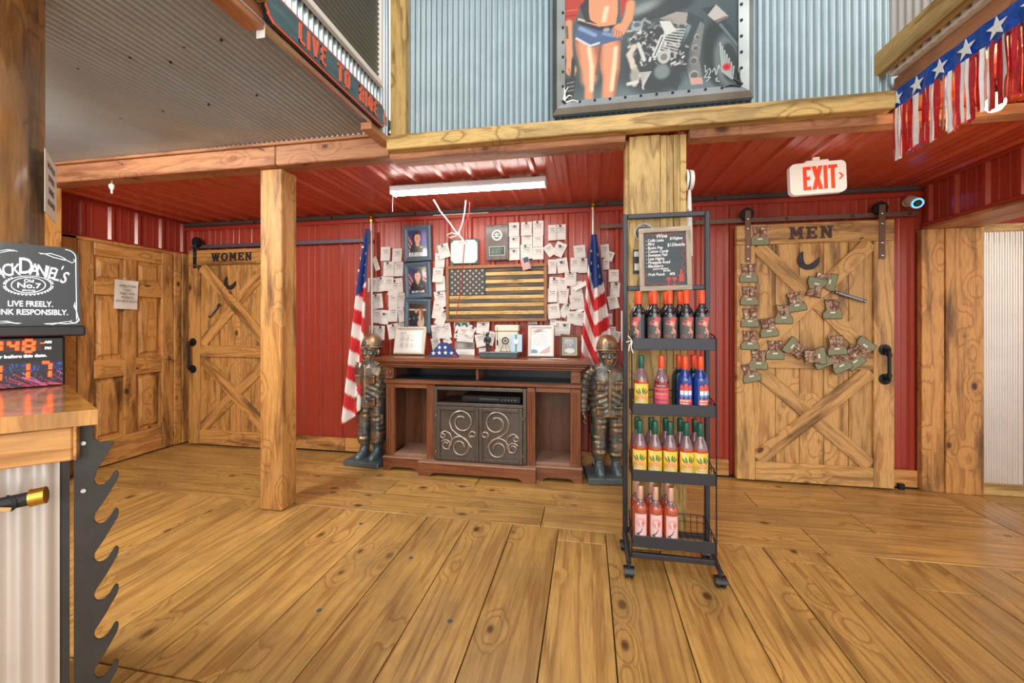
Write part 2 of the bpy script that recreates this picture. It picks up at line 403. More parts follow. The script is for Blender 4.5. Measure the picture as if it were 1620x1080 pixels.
# ------------------------------------------------------------------ the room
YB = 3.80       # back wall
XL = -4.40      # door wall
XR = 2.62       # header over the opening
ZC = 2.41       # red ceiling
def corr(W, H, per=0.032, amp=0.0055, seg=8):
    """corrugated sheet, local x across the waves, y along them, z out"""
    n = max(1, int(round(W / per))) * seg
    mb = MB(); vs = []
    for i in range(n + 1):
        x = W * i / n; z = amp * math.sin(2 * PI * x / per)
        vs += [(x, 0, z), (x, H, z)]
    mb.add(vs, [(2 * i, 2 * i + 2, 2 * i + 3, 2 * i + 1) for i in range(n)])
    return mb
def sheet(name, mat, M, W, H, parent=None, per=0.032, amp=0.0055):
    a = corr(W, H, per, amp); b = MB(); b.add(a.v, a.f, M); return b.build(name, mat, parent, 60)
def ribbed(W, H, M, first=0.05, step=0.229, hgt=0.018):
    """ribbed steel cladding: tall ribs with two low ones between"""
    pts = [(0, 0)]; x = first
    while x < W + step:
        for (dx, z) in ((-0.03, 0), (-0.013, hgt), (0.013, hgt), (0.03, 0), (0.068, 0), (0.074, 0.003), (0.084, 0.003), (0.09, 0), (0.140, 0), (0.146, 0.003), (0.156, 0.003), (0.162, 0)):
            if 0 < x + dx < W: pts.append((x + dx, z))
        x += step
    pts.append((W, 0))
    mb = MB(); vs = []
    for (px, pz) in pts: vs += [(px, 0, pz), (px, H, pz)]
    mb.add(vs, [(2 * i, 2 * i + 2, 2 * i + 3, 2 * i + 1) for i in range(len(pts) - 1)], M)
    return mb
def clad(parent, mat, o, xd, yd, W, H, pw=0.916, first=0.05, name='panel'):
    x = 0
    while x < W - 0.01:
        w_ = min(pw, W - x)
        ribbed(w_, H, fr(Vector(o) + Vector(xd) * x, xd, yd), first).build(name, mat, parent, 0)
        x += w_

# floor: dark bed with every board on it
fl = struct(bxo('floor', (XL, -1.6, -0.06), (5.2, YB + 0.05, -0.022), 'sub_floor', None, 0), 'wide honey pine board floor, scuffed and knotty')
fl_loc = fl.location.copy()
xs = [-4.40, -4.10, -3.80, -3.50, -3.20, -2.92, -2.62, -2.30, -1.99, -1.69, -1.36, -1.07, -0.778, -0.482, -0.184, 0.110, 0.411, 0.705, 1.012, 1.301, 1.592, 1.889, 2.18, 2.48, 2.77, 3.07, 3.37, 3.67, 3.97, 4.27, 4.57, 4.87, 5.2]
YS = 2.635
boards = []
for i in range(len(xs) - 1):
    a, b = xs[i], xs[i + 1]
    if b <= -1.35: boards += [(a, b, 1.27, YS, 'y'), (a, b, -1.6, 1.27, 'y')]
    elif abs(a - (-0.184)) < 0.01: boards += [(a, b, 2.49, YS, 'y'), (a, b, -1.6, 2.49, 'y')]
    elif abs(a - 1.012) < 0.01: boards += [(a, b, 2.50, YS, 'y'), (a, b, -1.6, 2.50, 'y')]
    elif abs(a - 1.592) < 0.01: boards += [(a, b, 2.36, YS, 'y'), (a, b, -1.6, 2.36, 'y')]
    else: boards.append((a, b, -1.6, YS, 'y'))
ys = [YS, 2.93, 3.20, 3.46, YB + 0.04]
cuts = {0: [-2.2, -0.3, 1.35], 1: [-1.55, 0.55, 1.78], 2: [-3.0, -0.9, 1.2], 3: [-2.4, 0.1, 1.9]}
for j in range(4):
    e = [XL] + cuts[j] + [2.66]
    for k in range(len(e) - 1): boards.append((e[k], e[k + 1], ys[j], ys[j + 1], 'x'))
boards.append((2.66, 2.95, YS, YB + 0.04, 'y'))
for j in range(4): boards.append((2.95, 5.2, ys[j], ys[j + 1], 'x'))
for (a, b, c, d, ax) in boards:
    g = 0.0026
    o = MB().box((a + g, c + g, -0.022), (b - g, d - g, random.uniform(-0.0014, 0)), 0.0022).build('floorboard', 'floor_' + ax, fl, 0)
    o.location -= fl_loc
# nail heads and knots standing in the boards (dark plugs)
for k, (px, py) in enumerate([(505, 965), (650, 882), (571, 828), (712, 982), (1140, 770), (465, 812), (1003, 912)]):
    p = onZ(px, py, 0)
    if k < 4:
        o = MB().cyl((p.x, p.y, -0.004), (p.x, p.y, 0.0006), 0.012, 12).build('nail_plug', 'slate', fl); o.location -= fl_loc

# back wall
wb = struct(bxo('wall_back', (XL, YB, 0), (5.2, YB + 0.06, 3.0), 'red_trim', None, 0), 'red ribbed steel back wall')
def child(o, p): o.location -= p.location; return o
def clad_on(p, mat, o, xd, yd, W, H, first=0.05):
    n = len(p.children)
    clad(p, mat, o, xd, yd, W, H, 0.916, first)
    for c in list(p.children)[n:]: c.location -= p.location
clad_on(wb, 'red_metal', (XL, YB - 0.002, 0.0), (1, 0, 0), (0, 0, 1), XR - XL, 2.36, 0.08)
child(bxo('top_channel', (XL, YB - 0.028, 2.325), (XR, YB - 0.004, 2.362), 'red_trim', wb, 0.004), wb)
x = XL
while x < XR:
    child(bxo('foam_closure', (x, YB - 0.03, 2.375), (min(x + 0.9, XR), YB - 0.006, 2.409), 'foam_strip', wb, 0.004), wb); x += 0.914
# ceiling
ce = struct(bxo('ceiling', (XL, 2.46, ZC + 0.02), (5.2, YB + 0.06, ZC + 0.06), 'red_trim', None, 0), 'red ribbed steel ceiling')
clad_on(ce, 'red_ceiling', (XL, YB, ZC + 0.018), (1, 0, 0), (0, -1, 0), 9.6, YB - 2.46, 0.12)
cr = struct(bxo('ceiling', (1.62, -1.6, ZC + 0.02), (5.2, 2.455, ZC + 0.06), 'red_trim', None, 0), 'red ribbed steel underside of the loft with the fringe banner')
clad_on(cr, 'red_ceiling', (1.62, 2.46, ZC + 0.018), (1, 0, 0), (0, -1, 0), 3.58, 4.0, 0.12)
# door wall
wl = struct(bxo('wall_left', (XL - 0.06, -1.6, 0), (XL, YB + 0.05, 2.62), 'red_trim', None, 0), 'red ribbed steel wall above the panelled door')
clad_on(wl, 'red_metal', (XL + 0.002, -1.6, 0.0), (0, 1, 0), (0, 0, 1), YB + 1.6, 2.4, 0.1)
child(bxo('head_channel', (XL + 0.003, 2.55, 2.065), (XL + 0.035, YB - 0.03, 2.09), 'red_trim', wl, 0.004), wl)
# header over the opening, and the wall beyond it
wr = struct(bxo('wall_right', (XR, -1.6, 2.10), (XR + 0.12, YB - 0.03, ZC + 0.02), 'red_trim', None, 0), 'red ribbed steel header above the opening')
clad_on(wr, 'red_metal', (XR - 0.002, YB - 0.03, 2.10), (0, -1, 0), (0, 0, 1), 5.3, 0.31, 0.06)
child(bxo('top_channel', (XR - 0.035, -1.6, 2.385), (XR - 0.004, YB - 0.03, 2.412), 'red_trim', wr, 0.003), wr)
child(bxo('bottom_channel', (XR - 0.03, -1.6, 2.078), (XR - 0.003, YB - 0.03, 2.10), 'red_trim', wr, 0.003), wr)
child(bxo('wood_soffit', (XR - 0.02, -1.6, 2.052), (XR + 0.34, YB - 0.04, 2.078), 'beam_y', wr, 0.003), wr)
tr = sempty('trim_1', (2.62, 3.76, 0), 'scorched pine boards beside the opening')
bp_ = [((2.575, 3.725, 0), (2.725, 3.775, 2.05)), ((2.728, 3.715, 0), (2.975, 3.775, 2.05)), ((3.31, 3.715, 0), (3.62, 3.775, 2.10))]
for a, b in bp_: child(bxo('board', a, b, 'pine_z', tr, 0.003), tr)
child(bxo('board', (2.975, 3.735, 0), (3.31, 3.79, 0.085), 'yellow_x', tr, 0.003), tr)
child(bxo('board', (2.975, 3.735, 2.02), (3.31, 3.79, 2.075), 'yellow_x', tr, 0.003), tr)
child(bxo('backing', (2.975, 3.786, 0), (5.2, 3.796, 2.08), 'pine_z', tr, 0), tr)
child(bxo('edge_board', (3.28, 3.735, 0.085), (3.308, 3.79, 2.02), 'pine_z', tr, 0.002), tr)
sh = sheet('corrugated_sheet', 'galv_warm', fr((2.98, 3.768, 0.085), (1, 0, 0), (0, 0, 1)), 0.30, 1.935, tr, 0.034, 0.006); child(sh, tr)
# baseboards
bb = sempty('baseboard_back', (0, 3.77, 0), 'knotty pine baseboard along the red wall')
for a, b in ((-3.30, -2.42), (-2.42, -1.0), (-1.0, 1.19), (2.385, 2.572)):
    child(bxo('board', (a, 3.755, 0.012), (b - 0.003, 3.785, 0.145), 'pine_x', bb, 0.004), bb)
child(bxo('floor_gap', (-3.30, 3.752, 0.0), (2.57, 3.79, 0.012), 'dark_gap', bb, 0), bb)
gd = bxo('door_guide', (2.42, 3.72, 0.0), (2.46, 3.752, 0.045), 'black_iron', None, 0.003); tag(gd, 'small black floor guide at the baseboard beside the men\'s door', 'door guide')

# ---------------- lofts and beams
so = struct(MB().box((XL, -1.6, 2.57), (-1.25, 2.45, 2.62)).build('ceiling', 'galv_dull', None, 0), 'corrugated grey steel underside of the loft')
y = -1.6; k = 0
xx = XL
while xx < -1.26:
    w_ = min(0.8, -1.25 - xx)
    s_ = sheet('corrugated_sheet', 'galv_dull', fr((xx, 2.45, 2.560 - 0.0006 * (k % 2)), (1, 0, 0), (0, -1, 0)), w_, 4.05, so, 0.038, 0.0125); child(s_, so); xx += w_; k += 1
# rows of screws in the soffit
for (px, py) in ((123, 107), (206, 90), (291, 73), (350, 63), (191, 186), (258, 175), (330, 165), (406, 150), (270, 98)):
    p = onZ(px, py, 2.553)
    child(MB().cyl((p.x, p.y, 2.547), (p.x, p.y, 2.556), 0.006, 8).build('screw', 'steel_dark', so), so)
ll = struct(bxo('wall_left', (-1.30, -1.6, 2.51), (-1.262, 2.43, 4.6), 'galv', None, 0), 'corrugated steel side of the loft behind the sign')
child(sheet('corrugated_sheet', 'galv', fr((-1.252, -1.6, 2.495), (0, 1, 0), (0, 0, 1)), 4.02, 2.1, ll, 0.036, 0.009), ll)
child(bxo('bottom_board', (-1.31, 2.19, 2.455), (-1.24, 2.44, 2.496), 'beam_y', ll, 0.003), ll)
child(bxo('bottom_angle', (-1.262, -1.6, 2.492), (-1.238, 2.188, 2.499), 'galv_warm', ll, 0.001), ll)
# louvred opening in the loft side
wn = sempty('window_1', (-1.24, 2.0, 2.79), 'dark corrugated shutter in a pale frame on the loft side')
z0, y1 = 2.775, 2.262
child(bxo('window_frame', (-1.245, 0.4, z0 - 0.028), (-1.218, y1 + 0.03, z0 + 0.004), 'white_paint', wn, 0.003), wn)
child(bxo('window_frame', (-1.245, y1, z0), (-1.218, y1 + 0.03, 4.2), 'white_paint', wn, 0.003), wn)
child(sheet('corrugated_sheet', 'louver_metal', fr((-1.236, 0.4, z0), (0, 0, 1), (0, -1, 0)) @ Matrix.Scale(-1, 4, (0, 1, 0)), 1.4, 1.86, wn, 0.03, 0.007), wn)
# wall with the painting
wu = struct(bxo('wall_back', (-1.26, 2.47, 2.46), (1.62, 2.52, 4.6), 'galv', None, 0), 'galvanised corrugated upper wall behind the large painting')
xx = -1.14
for w_ in (0.9, 0.9, 0.9):
    child(sheet('corrugated_sheet', 'galv', fr((xx, 2.456, 2.49), (1, 0, 0), (0, 0, 1)), w_, 2.1, wu, 0.036, 0.0105), wu); xx += w_
tp = struct(bxo('trim_2', (-1.222, 2.385, 2.49), (-1.122, 2.45, 4.6), 'yellow_z', None, 0.004), 'upright yellow pine trim in the corner of the upper wall')
bm = sempty('beam', (0.15, 2.42, 2.40), 'yellow pine beam under the galvanised upper wall')
child(bxo('face_board', (-1.245, 2.375, 2.408), (1.53, 2.445, 2.498), 'yellow_x', bm, 0.005), bm)
child(bxo('lower_board', (-1.26, 2.446, 2.372), (0.218, 2.58, 2.415), 'beam_x', bm, 0.004), bm)
child(bxo('lower_board', (0.566, 2.446, 2.362), (5.2, 2.54, 2.415), 'beam_x', bm, 0.004), bm)
bl = sempty('beam', (-2.6, 2.5, 2.40), 'reddish pine beam carried by the square post')
child(bxo('beam_length', (-4.39, 2.45, 2.40), (-2.106, 2.585, 2.53), 'beam_x', bl, 0.006), bl)
child(bxo('beam_length', (-2.102, 2.45, 2.40), (-1.262, 2.585, 2.53), 'beam_x', bl, 0.006), bl)
child(bxo('top_board', (-4.39, 2.435, 2.532), (-1.262, 2.58, 2.553), 'beam_x', bl, 0.003), bl)
for (px, py) in ((411, 236), (190, 258), (598, 219)):
    p = onY(px, py, 2.44); child(MB().tube([(p.x - 0.02, 2.44, p.z + 0.01), (p.x, 2.425, p.z), (p.x + 0.02, 2.44, p.z - 0.008)], 0.004, 6).build('screw_eye', 'chrome', bl), bl)
# right loft face
lr = struct(bxo('wall_right', (1.56, -1.6, 2.41), (1.62, 2.44, 2.585), 'beam_y', None, 0.004), 'brown beam along the loft face above the fringe banner')
child(sheet('corrugated_sheet', 'galv_warm', fr((1.535, 2.42, 2.585), (0, -1, 0), (0, 0, 1)), 4.0, 2.0, lr, 0.05, 0.007), lr)
child(bxo('soffit_strip', (1.528, -1.6, 2.589), (1.62, 2.42, 2.60), 'white_paint', lr, 0.001), lr)
child(bxo('rail_board', (1.485, -1.6, 2.615), (1.53, 2.52, 2.735), 'yellow_y', lr, 0.005), lr)
# posts
ps = sempty('post', (-2.19, 2.585, 0), 'square scorched pine post on the board floor')
child(bxo('timber', (-2.278, 2.51, 0.001), (-2.104, 2.66, 2.40), 'pine_z', ps, 0.006), ps)
p2 = sempty('post', (0.40, 2.55, 0), 'laminated yellow pine post behind the wine rack')
child(bxo('face_board', (0.240, 2.47, 0.001), (0.412, 2.512, 2.409), 'yellow_z', p2, 0.003), p2)
for k in range(4): child(bxo('ply_board', (0.416 + 0.0363 * k, 2.485 + 0.004 * (k % 2), 0.001), (0.4503 + 0.0363 * k, 2.64, 2.409), 'yellow_z', p2, 0.002), p2)
child(bxo('ply_board', (0.222, 2.52, 0.001), (0.39, 2.64, 2.409), 'blond_z', p2, 0.002), p2)
p3 = struct(bxo('post', (-4.385, 2.44, 0.001), (-4.165, 2.57, 2.40), 'pine_z', None, 0.004), 'pine post beside the log column')
# log column
_D['log_bark'] = wood(2, '#a87840', '#7e5428', '#2a170a', 0.85, 0.6, 0.55, 10, 0.12, 0.15, 0.0, '#8c8474')
lg = MB(); n = 40; rings = []
for k in range(28):
    z = 2.56 * k / 27; row = []
    for j in range(n):
        th = 2 * PI * j / n
        r = 0.168 * (1 + 0.018 * math.sin(3 * th + z * 1.3) + 0.012 * math.sin(7 * th - z * 2.1) + 0.006 * math.sin(15 * th + z * 5)) * (1.06 - 0.03 * z)
        row.append((-2.075 + r * math.cos(th), 1.035 + r * math.sin(th), z + 0.001))
    rings.append(row)
lg.loft(rings); lo = lg.build('log_column', 'log_bark'); struct(lo, 'thick round peeled log column behind the lit sign')
_D['track_grey'] = plain('#655d68', 0.5, 0.4, noise=0.2, nscale=40)
for ax, nm in enumerate('xyz'):
    _D['mend_' + nm] = wood(ax, '#d2a566', '#b08048', '#452710', 0.75, 0.45, 0.5, 10, 0.09, 0.0, 0.14)
# ------------------------------------------------------------------ doors
def slab_letters(word, h, gap=0.16, mat='letter_black', ext=0.006):
    """slab-serif capitals: list of (letter, polygons), widths in letter heights"""
    st = 0.21; sf = 0.10
    def bar(p, q, t=st):
        p = Vector(p); q = Vector(q); d = (q - p).normalized(); n_ = Vector((-d.y, d.x)) * t / 2
        return [tuple(p - n_), tuple(q - n_), tuple(q + n_), tuple(p + n_)]
    def rc(x0, y0, x1, y1): return [(x0, y0), (x1, y0), (x1, y1), (x0, y1)]
    G = {
     'M': (1.15, [rc(.14, 0, .34, 1), rc(.81, 0, 1.01, 1), [(.14, 1), (.40, 1), (.68, .30), (.50, .22)], [(1.01, 1), (.75, 1), (.48, .30), (.65, .22)], rc(.02, 0, .44, sf), rc(.71, 0, 1.13, sf), rc(.02, 1 - sf, .3, 1), rc(.85, 1 - sf, 1.13, 1)]),
     'E': (0.86, [rc(.12, 0, .34, 1), rc(.02, 0, .80, .16), rc(.02, .84, .80, 1), rc(.12, .42, .60, .58), rc(.68, 0, .80, .30), rc(.68, .70, .80, 1), rc(.52, .34, .62, .66)]),
     'N': (1.02, [rc(.14, 0, .32, 1), rc(.70, 0, .88, 1), [(.10, 1), (.36, 1), (.88, 0), (.68, 0)], rc(.02, 0, .42, sf), rc(.02, 1 - sf, .3, 1), rc(.60, 1 - sf, 1.0, 1)]),
     'W': (1.30, [bar((.18, 1), (.42, 0), .2), bar((.42, 0), (.65, .9), .16), bar((.65, .9), (.88, 0), .2), bar((.88, 0), (1.12, 1), .16), rc(.0, 1 - sf, .38, 1), rc(.48, 1 - sf, .82, 1), rc(.94, 1 - sf, 1.28, 1)]),
     'O': (1.0, None)}
    out = []; x = 0
    for ch in word:
        wd, polys = G[ch]
        if polys is None:
            N_ = 20; polys = []
            for k in range(N_):
                a0, a1 = 2 * PI * k / N_, 2 * PI * (k + 1) / N_
                polys.append([(.5 + .28 * math.cos(a0), .5 + .34 * math.sin(a0)), (.5 + .48 * math.cos(a0), .5 + .52 * math.sin(a0)), (.5 + .48 * math.cos(a1), .5 + .52 * math.sin(a1)), (.5 + .28 * math.cos(a1), .5 + .34 * math.sin(a1))])
        out.append((ch, [[((x + p[0]) * h, p[1] * h) for p in q] for q in polys])); x += wd + gap * 0.35
    tot = (x - gap * 0.35) * h
    return [(c, [[(p[0] - tot / 2, p[1]) for p in q] for q in ps]) for c, ps in out], tot
def moon_poly(r, n=22):
    pts = []
    a0, a1 = math.radians(118), math.radians(118 + 255)
    for k in range(n + 1):
        a = a0 + (a1 - a0) * k / n; pts.append((r * math.cos(a), r * math.sin(a)))
    # inner arc back
    p_end = Vector(pts[-1]); p_st = Vector(pts[0]); mid = (p_end + p_st) / 2; d = (p_st - p_end); nrm = Vector((-d.y, d.x)).normalized()
    if nrm.dot(Vector((-1, -1))) < 0: nrm = -nrm
    for k in range(1, n):
        t = k / n; q = p_end.lerp(p_st, t) + nrm * (math.sin(PI * t) * r * 1.10); pts.append((q.x, q.y))
    return pts
def tri_prism(mb, poly, z0, z1):
    """extrude a concave outline with a triangulated cap"""
    from mathutils.geometry import tessellate_polygon
    n = len(poly); t = tessellate_polygon([[Vector((p[0], p[1], 0)) for p in poly]])
    ar = sum(poly[i][0] * poly[(i + 1) % n][1] - poly[(i + 1) % n][0] * poly[i][1] for i in range(n))
    vs = [(p[0], p[1], z0) for p in poly] + [(p[0], p[1], z1) for p in poly]
    fs = []
    for a, b, c in t:
        A, B, C = (Vector(poly[i]) for i in (a, b, c)); cw = (B - A).cross(C - A) < 0 if hasattr(Vector((0, 0)), 'cross') else False
        tri = (a, c, b) if cw else (a, b, c)
        fs.append(tuple(n + i for i in tri)); fs.append(tri[::-1])
    for i in range(n):
        q = (i, (i + 1) % n, n + (i + 1) % n, n + i); fs.append(q if ar > 0 else q[::-1])
    mb.add(vs, fs); return mb
def pipe_handle(parent, x, z0, z1, side, zoff=0.045):
    h = MB(); out = 0.05 + zoff
    h.tube([(x, z0, zoff), (x, z0, out - 0.012), (x, z0 + 0.012, out), (x, z0 + 0.03, out), (x, z1 - 0.03, out), (x, z1 - 0.012, out), (x, z1, out - 0.012), (x, z1, zoff)], 0.012, 10)
    o = h.build('handle', 'black_iron', parent)
    for z in (z0, z1):
        MB().lathe([(0.043, 0), (0.043, 0.006), (0.022, 0.009), (0.02, 0.022), (0.0, 0.022)], 20, Matrix.Translation((x, z, zoff))).build('flange', 'black_iron', o).location -= o.location
    for z in (z0 + 0.035, z1 - 0.035):
        MB().cyl((x, z - 0.014, out), (x, z + 0.014, out), 0.017, 12).build('coupling', 'black_iron', o).location -= o.location
def barn_door(name, label, x0, x1, z0, z1, yf, word, lh, npl, rail_z, moonp, moonr, hside, hz, pmat, letter_mat, wordx, strapx, straplen, strap_mat, thick=0.04, xorder=(0, 1)):
    """sliding door: upright planks, frame boards, crossed braces, name and moon; local x right, y up, z towards the room"""
    W, H = x1 - x0, z1 - z0
    d = sempty(name, fr((x0, yf, z0)), label)
    fw = 0.135 * W / 1.14 + 0.005; th = 0.022; t2 = 0.045
    px = fw * 0.9; pw = (W - 2 * px) / npl
    for k in range(npl): bxo('plank', (px + k * pw + 0.002, 0.02, 0.0), (px + (k + 1) * pw - 0.002, H - 0.02, th), pmat + '_y', d, 0.002)
    tr_, br_ = 0.165 * H / 2.13, 0.155 * H / 2.13
    bxo('stile', (0, 0, -0.01), (fw, H - tr_ - 0.002, t2), pmat + '_y', d, 0.003); bxo('stile', (W - fw, 0, -0.01), (W, H - tr_ - 0.002, t2), pmat + '_y', d, 0.003)
    bxo('rail', (0, H - tr_, -0.01), (W, H, t2 + 0.001), pmat + '_x', d, 0.004); bxo('rail', (fw + 0.002, 0, th), (W - fw - 0.002, br_, t2 + 0.001), pmat + '_x', d, 0.004)
    rb, rt = rail_z
    bxo('rail', (fw + 0.002, rb, th), (W - fw - 0.002, rt, t2), pmat + '_x', d, 0.003)
    bw = 0.115
    for (ya, yb) in ((br_, rb), (rt, H - tr_)):
        for kk, s_ in enumerate(xorder):
            a = Vector((fw + 0.05, ya + 0.045)); b = Vector((W - fw - 0.05, yb - 0.045))
            if s_: a.y, b.y = yb - 0.045, ya + 0.045
            dd = b - a; L = dd.length; ang = math.atan2(dd.y, dd.x)
            M = Matrix.Translation((a.x, a.y, 0)) @ Matrix.Rotation(ang, 4, 'Z')
            mb = MB()
            tp_ = t2 - 0.004 if kk == 1 else t2 - 0.011
            mb.box((-0.045, -bw / 2, 0), (L + 0.045, bw / 2, tp_ - th), 0.003)
            me, off = mb.mesh('brace', pmat + '_x', 0)
            o = put('brace', me, (0, 0, 0), d, M @ Matrix.Translation(off + Vector((0, 0, th))))
    ls, tot = slab_letters(word, lh, 0.4)
    for ch, polys in ls:
        mb = MB()
        for k, q in enumerate(polys): mb.prism([(p[0] + wordx, p[1] + H - tr_ / 2 - lh / 2) for p in q], t2, t2 + 0.009 + 0.0002 * k)
        mb.build('letter', letter_mat, d, 0)
    mb = MB(); mp = moon_poly(moonr); tri_prism(mb, [(p[0] + moonp[0], p[1] + moonp[1]) for p in mp], th, th + 0.010)
    mo = mb.build('crescent_moon', 'moon_metal', d, 0)
    pipe_handle(d, hside, hz[0], hz[1], 1)
    for sx in strapx:
        s_ = bxo('hanger_strap', (sx - 0.022, H - straplen, t2), (sx + 0.022, H + 0.12, t2 + 0.007), strap_mat, d, 0.002)
        for yy in (H - straplen + 0.03, H - straplen + 0.13, H - 0.03, H + 0.05):
            b_ = MB().lathe([(0.008, 0), (0.008, 0.003), (0.004, 0.005), (0, 0.005)], 10, Matrix.Translation((sx, yy, t2 + 0.007))).build('bolt', 'chrome', s_); b_.location -= s_.location
        w_ = MB().lathe([(0.0, -0.012), (0.052, -0.012), (0.052, -0.006), (0.042, -0.004), (0.042, 0.004), (0.052, 0.006), (0.052, 0.012), (0, 0.012)], 24, Matrix.Translation((sx, H + 0.095, t2 - 0.018))).build('roller', 'black_iron', s_); w_.location -= s_.location
    return d
men = barn_door('door_1', 'sliding plank door lettered MEN, hung with boot cutouts', 1.225, 2.366, 0.015, 2.13, 3.735, 'MEN', 0.098, 5, (0.93, 1.06), (0.545, 1.815), 0.082, 1.075, (0.86, 1.09), 'mend', 'letter_brown', 0.553, (0.085, 1.055), 0.31, 'brown_iron', xorder=(1, 0))
wom = barn_door('door_2', 'sliding plank door lettered WOMEN with a crescent moon', -4.235, -3.10, 0.015, 2.09, 3.735, 'WOMEN', 0.085, 7, (0.935, 1.06), (0.505, 1.725), 0.075, 0.06, (0.80, 1.09), 'pine', 'letter_black', 0.545, (0.085, 1.05), 0.19, 'black_iron')
rail = bxo('barn_door_track', (0.11, 3.735, 2.160), (2.56, 3.745, 2.20), 'brown_iron', None, 0.002); tag(rail, 'brown flat steel track carrying the men\'s sliding door', 'door track')
for x in (0.35, 0.9, 1.62, 2.1, 2.50):
    b_ = MB().lathe([(0.012, 0), (0.012, 0.005), (0, 0.007)], 10, fr((x, 3.735, 2.18))).build('bolt', 'steel_dark', rail); b_.location -= rail.location
bxo('spacer', (2.48, 3.746, 2.17), (2.52, 3.775, 2.19), 'brown_iron', rail, 0).location -= rail.location
bxo('spacer', (0.2, 3.746, 2.17), (0.24, 3.775, 2.19), 'brown_iron', rail, 0).location -= rail.location
rail2 = bxo('barn_door_track', (-4.27, 3.735, 2.120), (-2.13, 3.745, 2.158), 'track_grey', None, 0.002); tag(rail2, 'black flat steel track carrying the women\'s sliding door', 'door track')
for x in (-4.1, -3.6, -2.9, -2.3): bxo('spacer', (x, 3.746, 2.13), (x + 0.04, 3.775, 2.15), 'black_iron', rail2, 0).location -= rail2.location
# small bottle-opener strip leaning in the brace of the women's door is a narrow plaque
# panelled door in the side wall: local x runs along +y of the room... seen from inside, right is +y
dd = sempty('door_3', fr((XL + 0.02, 2.79, 0.012), (0, 1, 0), (0, 0, 1)), 'six panel scorched pine door with a lever handle')
DW, DH = 0.825, 2.03
def slabpart(nm, a, b, m='pine', ax='z', z=0.0, t=0.04): return bxo(nm, (a[0], a[1], z), (b[0], b[1], t), m + '_' + ('y' if ax == 'z' else ax), dd, 0.004)
for a, b in (((0, 0), (0.115, DH)), ((DW - 0.115, 0), (DW, DH)), ((0.36, 0.235), (0.465, DH - 0.12))): slabpart('stile', a, b)
for z0_, z1_ in ((0, 0.235), (0.80, 0.965), (1.56, 1.68), (DH - 0.12, DH)): slabpart('rail', (0.117, z0_), (DW - 0.117, z1_), 'pine', 'x', 0, 0.039)
for x0_, x1_ in ((0.115, 0.36), (0.465, 0.71)):
    for z0_, z1_ in ((0.235, 0.80), (0.965, 1.56), (1.68, DH - 0.12)):
        mb = MB(); mb.box((x0_, z0_, 0), (x1_, z1_, 0.018))
        mb.add([(x0_ + .03, z0_ + .03, .018), (x1_ - .03, z0_ + .03, .018), (x1_ - .03, z1_ - .03, .018), (x0_ + .03, z1_ - .03, .018), (x0_ + .055, z0_ + .055, .034), (x1_ - .055, z0_ + .055, .034), (x1_ - .055, z1_ - .055, .034), (x0_ + .055, z1_ - .055, .034)], [(0, 1, 5, 4), (1, 2, 6, 5), (2, 3, 7, 6), (3, 0, 4, 7), (4, 5, 6, 7)])
        mb.build('door_panel', 'pine_y', dd, 0)
hl = MB().lathe([(0.027, 0), (0.027, 0.006), (0.012, 0.012), (0.011, 0.045), (0, 0.045)], 16, Matrix.Translation((DW - 0.06, 0.93, 0.04))).build('lever_handle', 'chrome', dd)
MB().tube([(DW - 0.06, 0.93, 0.08), (DW - 0.10, 0.932, 0.085), (DW - 0.17, 0.925, 0.08)], [0.010, 0.009, 0.007], 8).build('lever', 'chrome', hl).location -= hl.location
for a, b, zz in (((-0.15, 0), (-0.005, DH + 0.03), 0.03), ((DW + 0.004, 0), (DW + 0.075, DH + 0.02), 0.05), ((DW + 0.077, 0), (DW + 0.165, DH + 0.02), 0.065)): bxo('door_casing', (a[0], a[1], -0.015), (b[0], b[1], zz), 'pine_y', dd, 0.004)
bxo('door_casing', (-0.15, DH + 0.003, -0.01), (DW + 0.165, DH + 0.03, 0.03), 'pine_x', dd, 0.003)
# notice on the door
nt_ = thing('door_notice', 'curled white notice reading EMPLOYEES ONLY on the panelled door', 'notice', fr(onX(200, 466, XL + 0.075), (0, 1, 0), (0, 0, 1), math.radians(-1)))
MB().grid(lambda u, v: ((u - .5) * .205, (v - .5) * .275, 0.006 * math.sin(u * 5 + v * 2) + 0.012 * (0.5 - v) ** 2 - 0.004), 8, 8).build('sheet', 'paper', nt_)
for k, s_ in enumerate(('EMPLOYEES', 'ONLY', 'PAST THIS', 'POINT!!!', 'DO NOT ENTER')):
    lettering('lettering', s_, 0.027, 'ink', nt_, Matrix.Translation((0, 0.082 - 0.036 * k, 0.012)), ext=0.0005, shear=0.2)
# ------------------------------------------------------------------ media console
_D['console_inside'] = wood(2, '#74472f', '#5f3824', '#24110a', 0.3, 0.0, 0.4, 6, 0.1, 0.1, 0.0)
_D['shelf_black'] = plain('#23262f', 0.3, noise=0.2, nscale=5)
_D['door_iron'] = plain('#6a625c', 0.4, 0.6, noise=0.25, nscale=20)
_D['scroll_iron'] = plain('#b0a498', 0.32, 0.75, noise=0.2, nscale=25)
_D['smoked'] = plain('#b8b0a8', 0.05, trans=0.85, spec=0.6)
_D['dust_wood'] = plain('#9a7662', 0.5, noise=0.2, nscale=20)
cs = thing('media_console', 'carved dark wood media console with scrolled iron doors between the statues', 'console', (-0.92, 3.58, 0))
def cb(nm, a, b, m, bev=0.004, p=None, smooth=0):
    o = bxo(nm, a, b, m, p or cs, bev, smooth); o.location -= cs.location if p is None else p.location; 
    if p is not None: o.location -= cs.location
    return o
CX0, CX1, CF, CBK = -1.79, -0.055, 3.40, 3.745
